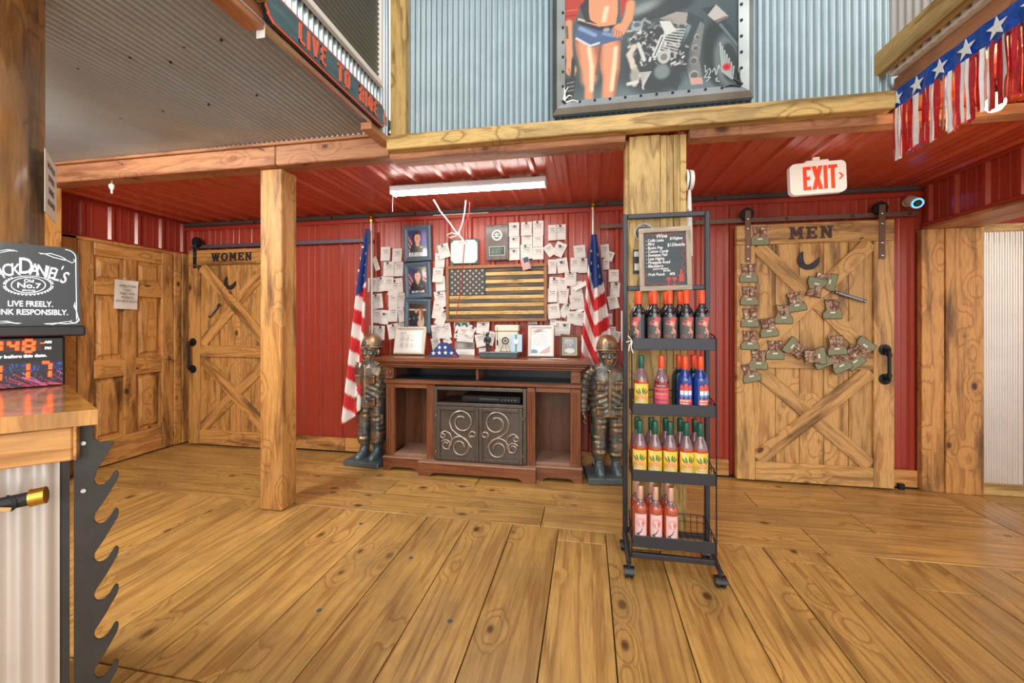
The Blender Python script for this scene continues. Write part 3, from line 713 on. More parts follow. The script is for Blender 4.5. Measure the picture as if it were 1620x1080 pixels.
# top with stepped moulding
cb('top', (-1.875, 3.325, 0.975), (0.022, CBK + 0.01, 1.01), 'mahog_x', 0.006)
for k, (dx, z0_, z1_) in enumerate(((0.055, 0.957, 0.974), (0.035, 0.935, 0.956), (0.012, 0.918, 0.934))):
    cb('top_moulding', (CX0 - dx, CF - dx * 0.8, z0_), (CX1 + dx, CBK, z1_), 'mahog_x', 0.005)
cb('back_panel', (CX0 + 0.02, CBK - 0.014, 0.08), (CX1 - 0.02, CBK, 0.93), 'console_inside', 0)
# open shelf
cb('shelf', (CX0 - 0.01, CF - 0.02, 0.775), (CX1 + 0.01, CBK - 0.016, 0.812), 'mahog_x', 0.008)
cb('shelf_lining', (CX0 + 0.06, CF + 0.01, 0.8125), (CX1 - 0.06, CBK - 0.016, 0.818), 'shelf_black', 0)
bk = cb('shelf_back', (CX0 + 0.06, CBK - 0.024, 0.818), (CX1 - 0.06, CBK - 0.0145, 0.918), 'shelf_black', 0)
for x in (-1.25, -0.50, -0.85):
    o = MB().cyl((x, CBK - 0.028, 0.872), (x, CBK - 0.023, 0.872), 0.022, 18).build('cable_hole', 'black_plastic', bk); o.location -= bk.location + cs.location
cb('divider', (-0.955, CF + 0.03, 0.818), (-0.935, CBK - 0.03, 0.918), 'mahog_z', 0.002)
# corbels over the pilasters
for x in (CX0 + 0.004, CX1 - 0.084):
    c_ = cb('corbel', (x, CF - 0.015, 0.815), (x + 0.08, CF + 0.05, 0.918), 'mahog_z', 0.01)
    m_ = MB()
    pts = [(x + 0.04 + 0.022 * math.cos(t) * (1 - t / 16), CF - 0.02, 0.875 + 0.022 * math.sin(t) * (1 - t / 16)) for t in np.linspace(0, 11, 26)]
    m_.tube(pts, 0.005, 6); m_.build('carved_scroll', 'mahog_z', c_).location -= c_.location + cs.location
    for k in range(4):
        o = MB().box((x + 0.008 + k * 0.017, CF - 0.026, 0.818), (x + 0.021 + k * 0.017, CF - 0.012, 0.838), 0.005).build('carved_bead', 'dust_wood', c_, 0); o.location -= c_.location + cs.location
# pilasters with flutes
def pil(x0, x1, yf, z0_, z1_):
    p_ = cb('pilaster', (x0, yf, z0_), (x1, yf + 0.045, z1_), 'mahog_z', 0.004)
    n = 3; w_ = (x1 - x0 - 0.02) / n
    for k in range(n):
        xx_ = x0 + 0.01 + w_ * (k + 0.5)
        o = MB().tube([(xx_, yf - 0.001, z0_ + 0.03), (xx_, yf - 0.001, z1_ - 0.03)], w_ * 0.36, 8).build('reed', 'mahog_z', p_); o.location -= p_.location + cs.location
pil(CX0 + 0.005, CX0 + 0.085, CF, 0.125, 0.772); pil(CX1 - 0.085, CX1 - 0.005, CF, 0.125, 0.772)
pil(-1.385, -1.315, CF - 0.03, 0.125, 0.772); pil(-0.50, -0.43, CF - 0.03, 0.125, 0.772)
for a, b in ((CX0 + 0.085, -1.385), (-0.43, CX1 - 0.085)):
    cb('niche_rail', (a, CF + 0.005, 0.735), (b, CF + 0.03, 0.774), 'mahog_x', 0.003)
    cb('niche_floor', (a, CF + 0.006, 0.125), (b, CBK - 0.016, 0.15), 'dust_wood', 0.003)
for x in (CX0 + 0.02, -1.345, -0.485, CX1 - 0.04): cb('partition', (x, CF + 0.046, 0.13), (x + 0.02, CBK - 0.016, 0.774), 'console_inside', 0)
# plinth with bracket feet
def plinth(x0, x1, yf, foot0, foot1, h=0.11):
    poly = [(x0, 0), (x0 + foot0, 0), (x0 + foot0 + 0.015, 0.018), (x0 + foot0 + 0.05, 0.034), (x1 - foot1 - 0.05, 0.034), (x1 - foot1 - 0.015, 0.018), (x1 - foot1, 0), (x1, 0), (x1, h), (x0, h)]
    mb = MB(); M = fr((0, yf + 0.02, 0), (1, 0, 0), (0, 0, 1)); q = MB(); tri_prism(q, poly, 0, 0.02); mb.add(q.v, q.f, M)
    o = mb.build('plinth', 'mahog_x', cs, 0); o.location -= cs.location
    cb('plinth_moulding', (x0 - 0.006, yf - 0.01, h), (x1 + 0.006, yf + 0.06, h + 0.016), 'dust_wood', 0.006)
plinth(CX0 - 0.01, -1.43, CF - 0.02, 0.06, 0.05); plinth(-0.425, CX1 + 0.01, CF - 0.02, 0.05, 0.06); plinth(-1.435, -0.42, CF - 0.09, 0.10, 0.10)
cb('plinth_return', (-1.43, CF - 0.07, 0), (-1.41, CF + 0.02, 0.11), 'mahog_y', 0); cb('plinth_return', (-0.445, CF - 0.07, 0), (-0.425, CF + 0.02, 0.11), 'mahog_y', 0)
for x in (CX0 - 0.008, CX1 - 0.012): cb('plinth_side', (x, CF + 0.0, 0), (x + 0.02, CBK, 0.11), 'mahog_y', 0)
for x in (CX0, CX1 - 0.018): cb('side_panel', (x, CF + 0.04, 0.11), (x + 0.018, CBK - 0.002, 0.925), 'mahog_z', 0.002)
cb('base_board', (-1.43, CF - 0.075, 0.112), (-0.425, CBK - 0.016, 0.127), 'dust_wood', 0)
# iron framed middle: player bay and a pair of scrolled doors
FX0, FX1, FY = -1.312, -0.502, CF - 0.045
for a, b in (((FX0, 0.13), (FX0 + 0.028, 0.765)), ((FX1 - 0.028, 0.13), (FX1, 0.765))): cb('iron_frame', (a[0], FY, a[1]), (b[0], FY + 0.03, b[1]), 'door_iron', 0.003)
for z in (0.737, 0.600): cb('iron_frame', (FX0 + 0.028, FY, z), (FX1 - 0.028, FY + 0.03, z + 0.028), 'door_iron', 0.003)
cb('bay_shelf', (FX0 + 0.028, FY + 0.03, 0.612), (FX1 - 0.028, CBK - 0.02, 0.626), 'shelf_black', 0)
def spiral(cx, cz, r0, r1, a0, turns, n=34):
    return [(cx + (r0 + (r1 - r0) * t) * math.cos(a0 + turns * 2 * PI * t), cz + (r0 + (r1 - r0) * t) * math.sin(a0 + turns * 2 * PI * t)) for t in np.linspace(0, 1, n)]
for side, (a, b) in enumerate(((FX0 + 0.03, -0.9085), (-0.9055, FX1 - 0.03))):
    z0_, z1_ = 0.135, 0.597; W_ = b - a; H_ = z1_ - z0_
    door = MB()
    for p, q in (((a, z0_), (a + 0.03, z1_)), ((b - 0.03, z0_), (b, z1_)), ((a + 0.03, z0_), (b - 0.03, z0_ + 0.03)), ((a + 0.03, z1_ - 0.03), (b - 0.03, z1_))):
        door.box((p[0], FY - 0.012, p[1]), (q[0], FY + 0.012, q[1]), 0.003)
    do = door.build('door', 'door_iron', cs, 0); do.location -= cs.location
    pane = bxo('pane', (a + 0.03, FY + 0.002, z0_ + 0.03), (b - 0.03, FY + 0.005, z1_ - 0.03), 'smoked', do, 0); pane.location -= do.location + cs.location
    def S_(pts, r=0.0065):
        m_ = MB(); f_ = (lambda x: a + x * W_) if side == 0 else (lambda x: b - x * W_)
        m_.tube([(f_(x), FY - 0.004, z0_ + z * H_) for x, z in pts], r, 8); o = m_.build('scroll', 'scroll_iron', do); o.location -= do.location + cs.location
    asp = H_ / W_
    def sp(cx, cz, r0, r1, a0, turns, n=34): return [(cx + (x - cx), cz + (z - cz) / asp) for x, z in spiral(cx, cz, r0, r1, a0, turns, n)]
    S_(sp(0.60, 0.72, 0.12, 0.30, math.radians(60), 1.45, 46) )
    S_(sp(0.56, 0.26, 0.10, 0.27, math.radians(0), 1.55, 46))
    S_([(0.30, 0.74), (0.36, 0.58), (0.48, 0.50), (0.62, 0.44), (0.74, 0.36), (0.83, 0.26)])
    S_(sp(0.22, 0.28, 0.055, 0.13, math.radians(40), 1.3, 30))
    S_([(0.10, 0.50), (0.20, 0.545), (0.32, 0.50), (0.37, 0.40), (0.34, 0.28)] )
    S_(sp(0.86, 0.50, 0.04, 0.085, math.radians(200), 1.1, 24))
    S_(sp(0.14, 0.46, 0.03, 0.07, math.radians(0), 1.1, 22))
    for zz in (0.21, 0.52):
        xx_ = a - 0.006 if side == 0 else b + 0.006
        o = MB().cyl((xx_, FY - 0.014, zz - 0.012), (xx_, FY - 0.014, zz + 0.012), 0.005, 8).build('hinge', 'scroll_iron', do); o.location -= do.location + cs.location
# things inside the console
pl = thing('dvd_player', 'slim black disc player in the bay above the iron doors', 'player', (-0.86, 3.55, 0.626))
bxo('case', (-0.22, -0.13, 0.004), (0.30, 0.14, 0.06), 'black_plastic', pl, 0.004); bxo('display', (-0.06, -0.133, 0.026), (0.11, -0.129, 0.04), 'slate', pl, 0.001); bxo('tray', (-0.2, -0.132, 0.03), (-0.08, -0.129, 0.042), 'steel_dark', pl, 0.001)
for k in range(5): MB().cyl((0.14 + k * 0.028, -0.13, 0.03), (0.14 + k * 0.028, -0.134, 0.03), 0.005, 8).build('button', 'chrome', pl)
for x in (-0.19, 0.27):
    for y_ in (-0.1, 0.1): MB().cyl((x, y_, 0), (x, y_, 0.005), 0.012, 8).build('foot', 'black_plastic', pl)
_D['heater_grey'] = plain('#a9a6a0', 0.5); _D['basket_tan'] = plain('#b39468', 0.7, noise=0.3, nscale=60)
ht = thing('tin_canister', 'grey ribbed canister behind the scrolled iron doors', 'canister', (-0.75, 3.60, 0.127))
mb = MB(); mb.lathe([(0.0, 0.0), (0.07, 0.0)] + [(0.07 + 0.003 * (k % 2), 0.01 + 0.024 * k) for k in range(14)] + [(0.07, 0.34), (0, 0.34)], 20); mb.build('body', 'heater_grey', ht)
MB().lathe([(0.074, 0.335), (0.074, 0.36), (0.02, 0.368), (0.012, 0.385), (0, 0.387)], 20).build('lid', 'heater_grey', ht)
bk_ = thing('round_basket', 'tan round basket low behind the scrolled iron doors', 'basket', (-1.08, 3.58, 0.127))
MB().lathe([(0.0, 0), (0.075, 0), (0.095, 0.05), (0.10, 0.10), (0.094, 0.104), (0.088, 0.05), (0.07, 0.012), (0, 0.01)], 22).build('body', 'basket_tan', bk_)
MB().tube([(0.10 * math.cos(t), 0.10 * math.sin(t), 0.102) for t in np.linspace(0, 2 * PI, 24)[:-1]], 0.006, 6, True).build('rim', 'basket_tan', bk_)

# ------------------------------------------------------------------ bronze soldier statues
def ell(cx, cy, z, rx, ry, n=28, fold=0.0, ph=0.0, fk=5, flat=0.0):
    out = []
    for j in range(n):
        th = 2 * PI * j / n; m_ = 1 + fold * math.sin(fk * th + ph) + fold * 0.6 * math.sin((fk + 4) * th - 1.7 * ph)
        c_, s_ = math.cos(th), math.sin(th)
        if flat: c_ = math.copysign(abs(c_) ** (1 - flat), c_); s_ = math.copysign(abs(s_) ** (1 - flat), s_)
        out.append((cx + rx * m_ * c_, cy + ry * m_ * s_, z))
    return out
def interp(keys, z):
    for k in range(len(keys) - 1):
        if z <= keys[k + 1][0]:
            t = (z - keys[k][0]) / (keys[k + 1][0] - keys[k][0]); t = t * t * (3 - 2 * t) if False else t
            return [a + (b - a) * t for a, b in zip(keys[k][1:], keys[k + 1][1:])]
    return keys[-1][1:]
def statue(label, M):
    t = thing('soldier_statue', label, 'statue', M, 'bronze soldier statues flanking the console')
    # base block with a name plate; the figure faces local -y
    b = bxo('base', (-0.185, -0.175, 0), (0.185, 0.135, 0.052), 'patina', t, 0.008)
    pl_ = bxo('name_plate', (-0.10, -0.179, 0.014), (0.10, -0.174, 0.040), 'patina', b, 0.002); pl_.location -= b.location
    # trousers, arms, hands, neck and head: one body
    B = MB()
    for s_ in (-1, 1):
        keys = [(0.17, s_ * 0.070, -0.005, 0.050, 0.058), (0.215, s_ * 0.072, -0.008, 0.066, 0.074), (0.26, s_ * 0.073, -0.005, 0.068, 0.078), (0.36, s_ * 0.073, 0.0, 0.066, 0.076), (0.46, s_ * 0.070, 0.004, 0.070, 0.082), (0.60, s_ * 0.060, 0.005, 0.082, 0.092), (0.66, s_ * 0.050, 0.005, 0.085, 0.092)]
        rings = []
        for k in range(64):
            z = 0.17 + 0.49 * k / 63; cx, cy, rx, ry = interp(keys, z)
            wob = 0.035 * math.sin(z * 95 + s_) + 0.03 * math.sin(z * 151 + 2 * s_)
            ring = []
            for j in range(26):
                th = 2 * PI * j / 26
                m_ = 1 + wob * (0.6 + 0.6 * math.sin(th * 2 + z * 22 + s_)) + 0.015 * math.sin(5 * th + z * 40)
                ring.append((cx + rx * m_ * math.cos(th), cy + ry * m_ * math.sin(th), z))
            rings.append(ring)
        B.loft(rings)
        # cargo pocket
        B.box((s_ * 0.125 - 0.02, -0.04, 0.36), (s_ * 0.125 + 0.02, 0.05, 0.47), 0.012)
        # hand: palm, four bent fingers, thumb
        hx, hz = s_ * 0.205, 0.535
        B.loft([ell(hx, 0.0 - 0.0, hz + 0.035, 0.019, 0.026, 14), ell(hx, -0.005, hz + 0.01, 0.022, 0.034, 14), ell(hx - s_ * 0.004, -0.008, hz - 0.03, 0.020, 0.034, 14), ell(hx - s_ * 0.006, -0.008, hz - 0.045, 0.016, 0.030, 14)])
        for k, (yy, ln) in enumerate(((-0.032, 0.042), (-0.016, 0.050), (0.0, 0.047), (0.015, 0.037))):
            B.tube([(hx - s_ * 0.004, yy, hz - 0.035), (hx - s_ * 0.003, yy, hz - 0.035 - ln * 0.5), (hx - s_ * 0.014, yy, hz - 0.035 - ln * 0.85), (hx - s_ * 0.026, yy, hz - 0.03 - ln * 0.8)], [0.0095, 0.009, 0.008, 0.006], 8)
        B.tube([(hx - s_ * 0.004, -0.026, hz + 0.012), (hx - s_ * 0.008, -0.045, hz - 0.012), (hx - s_ * 0.014, -0.046, hz - 0.036)], [0.011, 0.0095, 0.007], 8)
    # trunk and arms inside the jacket
    B.loft([ell(0, 0.0, z, rx, ry, 24) for z, rx, ry in ((0.60, 0.12, 0.09), (0.70, 0.12, 0.085), (0.84, 0.135, 0.095), (0.91, 0.12, 0.08), (0.96, 0.055, 0.055))])
    for s_ in (-1, 1): B.tube([(s_ * 0.12, 0, 0.90), (s_ * 0.175, 0.008, 0.85), (s_ * 0.197, 0.012, 0.74), (s_ * 0.205, 0.0, 0.60), (s_ * 0.205, 0.0, 0.55)], [0.04, 0.04, 0.036, 0.028, 0.022], 12)
    # neck and head
    B.loft([ell(0, 0.005, 0.93, 0.06, 0.06, 20), ell(0, 0.0, 0.97, 0.052, 0.055, 20), ell(0, -0.004, 1.0, 0.05, 0.055, 20)])
    hk = [(0.945, -0.045, 0.022, 0.022), (0.952, -0.040, 0.036, 0.040), (0.970, -0.030, 0.050, 0.062), (0.995, -0.020, 0.060, 0.080), (1.03, -0.012, 0.068, 0.090), (1.065, -0.008, 0.073, 0.094), (1.10, -0.004, 0.074, 0.095), (1.14, 0.0, 0.066, 0.085), (1.17, 0.0, 0.03, 0.04)]
    B.loft([ell(0, interp(hk, z)[0], z, interp(hk, z)[1] * 0.95, interp(hk, z)[2] * 0.98, 26) for z in np.linspace(0.945, 1.17, 24)])
    # nose, lips, chin, brows, ears
    B.loft([ell(0, -0.098, 1.018, 0.016, 0.016, 12), ell(0, -0.104, 1.024, 0.017, 0.018, 12), ell(0, -0.100, 1.045, 0.011, 0.014, 12), ell(0, -0.096, 1.066, 0.008, 0.010, 12)])
    B.loft([ell(0, -0.086, 0.991, 0.022, 0.012, 12), ell(0, -0.090, 0.996, 0.026, 0.012, 12), ell(0, -0.086, 1.000, 0.022, 0.010, 12)])
    B.loft([ell(0, -0.088, 1.002, 0.024, 0.012, 12), ell(0, -0.091, 1.006, 0.022, 0.011, 12), ell(0, -0.088, 1.010, 0.016, 0.009, 12)])
    B.loft([ell(0, -0.070, 0.958, 0.020, 0.014, 12), ell(0, -0.076, 0.966, 0.024, 0.016, 12), ell(0, -0.072, 0.976, 0.018, 0.012, 12)])
    for s_ in (-1, 1):
        B.tube([(s_ * 0.012, -0.098, 1.070), (s_ * 0.034, -0.096, 1.076), (s_ * 0.056, -0.080, 1.070)], 0.008, 8)
        B.loft([ell(s_ * 0.074, -0.002, 1.012, 0.008, 0.014, 10), ell(s_ * 0.078, 0.0, 1.03, 0.010, 0.020, 10), ell(s_ * 0.078, 0.002, 1.05, 0.010, 0.021, 10), ell(s_ * 0.075, 0.002, 1.062, 0.008, 0.014, 10)])
        B.loft([ell(s_ * 0.038, -0.078, 1.018, 0.014, 0.012, 10), ell(s_ * 0.042, -0.080, 1.030, 0.020, 0.014, 10), ell(s_ * 0.042, -0.076, 1.042, 0.016, 0.010, 10)])
    body = B.build('body', 'bronze', t, 180)
    rm = body.modifiers.new('skin', 'REMESH'); rm.mode = 'VOXEL'; rm.voxel_size = 0.0045; rm.use_smooth_shade = True
    sm = body.modifiers.new('soften', 'SMOOTH'); sm.iterations = 2; sm.factor = 0.5
    # eyes set under the brows
    for s_ in (-1, 1):
        e = MB().lathe([(0, -0.010), (0.008, -0.007), (0.011, 0.0), (0.008, 0.007), (0, 0.010)], 12, Matrix.Translation((s_ * 0.030, -0.084, 1.056))).build('eye', 'patina', body); e.location -= body.location
    # jacket with sleeves
    J = MB()
    jk = [(0.535, 0.150, 0.118), (0.56, 0.152, 0.118), (0.62, 0.150, 0.112), (0.68, 0.146, 0.106), (0.76, 0.152, 0.112), (0.84, 0.160, 0.118), (0.90, 0.158, 0.108), (0.94, 0.135, 0.090), (0.97, 0.085, 0.072), (0.985, 0.066, 0.066)]
    rings = []
    for k in range(70):
        z = 0.535 + 0.45 * k / 69; rx, ry = interp(jk, z); ring = []
        lo_ = max(0.0, 1 - abs(z - 0.68) / 0.16)
        for j in range(40):
            th = 2 * PI * j / 40
            m_ = 1 + lo_ * 0.035 * math.sin(z * 130 + 3.0 * abs(math.cos(th)) * 3) + 0.012 * math.sin(6 * th + z * 31) + 0.010 * math.sin(11 * th - z * 57)
            ring.append((rx * m_ * math.cos(th), ry * m_ * math.sin(th) * (1.0), z))
        rings.append(ring)
    J.loft(rings)
    for s_ in (-1, 1):
        pts = [(s_ * 0.120, 0.0, 0.925), (s_ * 0.165, 0.004, 0.895), (s_ * 0.190, 0.010, 0.83), (s_ * 0.203, 0.016, 0.74), (s_ * 0.207, 0.010, 0.66), (s_ * 0.206, 0.0, 0.60), (s_ * 0.205, -0.004, 0.56)]
        fine = []; rr = []
        ra = [0.060, 0.066, 0.060, 0.053, 0.047, 0.041, 0.038]
        for k in range(len(pts) - 1):
            for q in range(7):
                tt = q / 7; fine.append(Vector(pts[k]).lerp(Vector(pts[k + 1]), tt)); rr.append((ra[k] + (ra[k + 1] - ra[k]) * tt) * (1 + 0.03 * math.sin((k * 7 + q) * 1.3) + 0.02 * math.sin((k * 7 + q) * 2.9)))
        fine.append(Vector(pts[-1])); rr.append(ra[-1])
        J.tube(fine, rr, 18)
        # chest and lower pockets with flaps
        for (zz, w_, h_) in ((0.79, 0.058, 0.075), (0.585, 0.062, 0.07)):
            J.box((s_ * 0.075 - w_ / 2, -0.113, zz - h_ / 2), (s_ * 0.075 + w_ / 2, -0.085, zz + h_ / 2), 0.008)
            J.box((s_ * 0.075 - w_ / 2 - 0.003, -0.118, zz + h_ / 2 - 0.018), (s_ * 0.075 + w_ / 2 + 0.003, -0.085, zz + h_ / 2 + 0.006), 0.005)
        # collar wings
        J.add([(s_ * 0.006, -0.088, 0.945), (s_ * 0.062, -0.094, 0.915), (s_ * 0.078, -0.060, 0.955), (s_ * 0.058, -0.030, 0.995), (s_ * 0.006, -0.074, 0.958), (s_ * 0.058, -0.080, 0.925), (s_ * 0.070, -0.05, 0.960), (s_ * 0.05, -0.022, 0.985)],
              [(0, 1, 2, 3), (7, 6, 5, 4), (0, 4, 5, 1), (1, 5, 6, 2), (2, 6, 7, 3), (3, 7, 4, 0)])
    J.box((-0.012, -0.121, 0.54), (0.012, -0.088, 0.93), 0.006)
    ja = J.build('jacket', 'bronze', t, 180)
    rm = ja.modifiers.new('skin', 'REMESH'); rm.mode = 'VOXEL'; rm.voxel_size = 0.0048; rm.use_smooth_shade = True
    sm = ja.modifiers.new('soften', 'SMOOTH'); sm.iterations = 2; sm.factor = 0.5
    # boots
    for s_ in (-1, 1):
        K = MB(); cx = s_ * 0.072
        K.loft([ell(cx, -0.045, 0.053, 0.045, 0.100, 24, flat=0.15), ell(cx, -0.045, 0.066, 0.045, 0.100, 24, flat=0.15), ell(cx, -0.043, 0.068, 0.041, 0.095, 24, flat=0.1), ell(cx, -0.040, 0.090, 0.041, 0.090, 24), ell(cx, -0.022, 0.108, 0.039, 0.066, 24), ell(cx, -0.006, 0.128, 0.038, 0.049, 24), ell(cx, -0.004, 0.16, 0.038, 0.045, 24), ell(cx, -0.004, 0.20, 0.044, 0.050, 24), ell(cx, -0.004, 0.212, 0.047, 0.053, 24)])
        bo = K.build('boot', 'patina', t, 50)
        L_ = MB()
        for k in range(5):
            z = 0.118 + k * 0.018; yy = -0.062 + 0.004 * k + max(0, 0.012 * (1 - k)) - 0.004
            yy = -0.070 if k == 0 else (-0.058 if k == 1 else -0.052)
            L_.tube([(cx - 0.018, yy + 0.006, z), (cx, yy, z + 0.005), (cx + 0.018, yy + 0.006, z)], 0.003, 6)
        L_.build('laces', 'bronze', bo).location -= bo.location
    # helmet with rim, band and badge, chin strap
    H_ = MB(); hr = []
    for (z, rx, ry, cy) in ((1.083, 0.098, 0.125, -0.006), (1.088, 0.104, 0.132, -0.006), (1.096, 0.099, 0.122, 0.0), (1.12, 0.097, 0.117, 0.002), (1.15, 0.090, 0.107, 0.004), (1.18, 0.076, 0.090, 0.005), (1.20, 0.056, 0.066, 0.005), (1.212, 0.03, 0.036, 0.005), (1.216, 0.006, 0.008, 0.005)):
        hr.append(ell(0, cy, z, rx * 0.92, ry * 0.92, 32))
    H_.loft(hr); he = H_.build('helmet', 'bronze', t, 60)
    bd = MB(); bd.tube([(0.0915 * math.cos(a_), 0.002 + 0.1105 * math.sin(a_), 1.106) for a_ in np.linspace(0, 2 * PI, 40)[:-1]], 0.004, 6, True); bd.build('helmet_band', 'patina', he).location -= he.location
    bxo('badge', (-0.014, -0.114, 1.112), (0.014, -0.098, 1.148), 'patina', he, 0.004).location -= he.location
    c_ = MB(); c_.tube([(-0.082, -0.02, 1.086), (-0.074, -0.05, 1.03), (-0.05, -0.073, 0.972), (-0.02, -0.072, 0.947), (0.02, -0.072, 0.947), (0.05, -0.073, 0.972), (0.074, -0.05, 1.03), (0.082, -0.02, 1.086)], 0.0055, 6); c_.build('chin_strap', 'patina', t)
    return t
statue('bronze soldier statue between the women\'s side flag and the console', Matrix.Translation((-2.015, 3.565, 0)) @ Matrix.Rotation(math.radians(-6), 4, 'Z'))
statue('bronze soldier statue between the console and the wine rack', Matrix.Translation((0.165, 3.565, 0)) @ Matrix.Rotation(math.radians(8), 4, 'Z'))

# ------------------------------------------------------------------ flags on poles
RED, WHT, BLU = np.array([196, 40, 44.]), np.array([228, 222, 220.]), np.array([40, 66, 132.])
def star_poly(r, rot=0.0, cx=0, cy=0, k=0.4):
    return [(cx + (r if i % 2 == 0 else r * k) * math.sin(rot + i * PI / 5), cy + (r if i % 2 == 0 else r * k) * math.cos(rot + i * PI / 5)) for i in range(10)]
def pole_flag(label, base, top, surf, col, nu, nv, stars, tassel=False):
    t = thing('pole_flag', label, 'flag', Vector(base))
    b = Vector(base); tp_ = Vector(top) - b
    MB().tube([(0, 0, 0.02), tp_ * 0.5, tp_], [0.0125, 0.0125, 0.011], 12).build('pole', 'pole_white', t)
    MB().lathe([(0.0, -0.02), (0.016, -0.02), (0.018, 0.0), (0.010, 0.01), (0.022, 0.03), (0.018, 0.05), (0, 0.058)], 14, Matrix.Translation(tp_)).build('finial', 'gold', t)
    MB().lathe([(0.034, 0), (0.034, 0.012), (0.026, 0.03), (0.018, 0.05), (0, 0.05)], 20).build('foot', 'steel_dark', t)
    cu = MB().tube([tp_ * 0.52 - Vector((0, 0, 0.02)), tp_ * 0.52 + Vector((0, 0, 0.02))], 0.016, 12).build('coupling', 'chrome', t)
    u, v = np.meshgrid(np.linspace(0, 1, nu + 1), np.linspace(0, 1, nv + 1))
    X, Y_, Z_ = surf(u, v); rgb = col(u, v).reshape(-1, 3) / 255; l = np.where(rgb <= 0.04045, rgb / 12.92, ((rgb + 0.055) / 1.055) ** 2.4)
    vs = (np.stack([X, Y_, Z_], -1).reshape(-1, 3) - np.array(base)).tolist()
    fs = [(j * (nu + 1) + i, j * (nu + 1) + i + 1, (j + 1) * (nu + 1) + i + 1, (j + 1) * (nu + 1) + i) for j in range(nv) for i in range(nu)]
    me = bpy.data.meshes.new('cloth'); me.from_pydata(vs, [], fs); at = me.color_attributes.new('Col', 'FLOAT_COLOR', 'POINT')
    at.data.foreach_set('color', np.concatenate([l, np.ones((len(l), 1))], 1).astype(np.float32).ravel()); me.materials.append(MAT('cloth')); me.polygons.foreach_set('use_smooth', [True] * len(fs))
    cl = put('cloth', me, (0, 0, 0), t)
    sd = cl.modifiers.new('thickness', 'SOLIDIFY'); sd.thickness = 0.0015
    for (su, sv, r, rot) in stars:
        x, y, z = (float(q) for q in surf(np.array(su), np.array(sv))); mb = MB(); tri_prism(mb, star_poly(r, rot), 0, 0.002)
        dx = np.array(surf(np.array(su + 0.02), np.array(sv))) - np.array(surf(np.array(su - 0.02), np.array(sv)))
        xd = Vector(dx); xd.z = 0; xd.normalize()
        if xd.x < 0: xd = -xd
        nrm = xd.cross(Vector((0, 0, 1)))
        m2 = MB(); m2.add(mb.v, mb.f, fr(Vector((x, y, z)) - b + nrm * 0.0035, xd, (0, 0, 1))); m2.build('star', 'white_paint', cl, 0)
    return t
_D['pole_white'] = plain('#d6cfca', 0.3, 0.3)
def mixcol(mask, a, b): return np.where(mask[..., None], a, b)
# flag beside the women's side statue: hangs from the pole, fly end swept down to the side
def surf1(u, v):   # u from pole outwards, v from top (0) to bottom (1)
    z = 2.235 - 1.80 * v - 0.10 * u * v + 0.25 * (1 - u) * v * 0.3
    wd = 0.02 + 0.155 * v ** 0.85
    x = -2.125 + 0.035 * v - u * wd + 0.03 * (1 - u) * (v < 2)
    y = 3.70 - 0.040 * np.sin(u * 9.5 + 0.6) * np.minimum(1, v * 3 + 0.15) - 0.05 * u * v - 0.03 - 0.20 * v
    return x, y, z
def col1(u, v):
    st = np.floor((v * 15.0 - (1 - u) * 3.2 * v + 20)) % 2 == 0
    c = mixcol(st, RED, WHT); return mixcol((v < 0.375 - 0.07 * (1 - u)) , BLU, c)
st1 = [(0.75, 0.10, .016, .3), (0.5, 0.135, .017, -.2), (0.8, 0.16, .018, .2), (0.45, 0.195, .019, .1), (0.78, 0.225, .02, -.2), (0.5, 0.255, .02, .3), (0.82, 0.29, .021, .1), (0.5, 0.315, .021, -.1)]
pole_flag('striped flag on a pale pole behind the statue nearest the women\'s door', (-2.10, 3.735, 0), (-2.118, 3.735, 2.34), surf1, col1, 44, 130, st1)
# flag behind the statue near the rack: drapes to both sides of the pole
def surf2(u, v):
    s_ = (u - 0.45)
    wd = 0.05 + 0.24 * np.minimum(1, v * 1.35) - 0.05 * np.clip(v - 0.75, 0, 1) * 4 * 0.25
    x = 0.052 + s_ * wd + 0.02 * v
    z = 2.10 - 1.55 * v + 0.10 * np.abs(s_) * np.minimum(v * 2, 1) - 0.35 * np.clip(v - 0.55, 0, 1) * (0.6 - u) * 0.8
    y = 3.685 - 0.045 * np.sin(u * 12.0 + 0.4 + v * 1.2) * np.minimum(1, v * 2.5 + 0.1) + 0.05 * s_ ** 2
    return x, y, z
def col2(u, v):
    sl = np.where(u < 0.45, (0.45 - u) * 1.9, (u - 0.45) * 0.2)
    st = np.floor((v * 13.5 + sl * 2.2 + 20)) % 2 == 0
    c = mixcol(st, WHT, RED); return mixcol(v + sl * 0.16 < 0.315, BLU, c)
st2 = [(0.15, 0.10, .015, .2), (0.8, 0.12, .017, .1), (0.2, 0.17, .018, -.1), (0.75, 0.19, .02, .2), (0.2, 0.235, .02, .2), (0.8, 0.25, .021, -.1)]
pole_flag('striped flag draped round a pale pole behind the statue by the wine rack', (0.06, 3.735, 0), (0.048, 3.735, 2.35), surf2, col2, 60, 130, st2)
_D['burnt'] = plain('#8a6f46', 0.8)
_D['canton_wood'] = plain('#39424c', 0.6, noise=0.3, nscale=25)
_D['star_wood'] = plain('#dcbc8c', 0.6, noise=0.1, nscale=40)
_D['plate_grey'] = plain('#8f989c', 0.4)
_D['gold_wood'] = plain('#8a6f44', 0.4, 0.4)
for ax, nm in enumerate('xyz'): _D['fcedar_' + nm] = wood(ax, '#a9764a', '#8c5a34', '#4a2c16', 0.4, 0.1, 0.55, 8, 0.1)
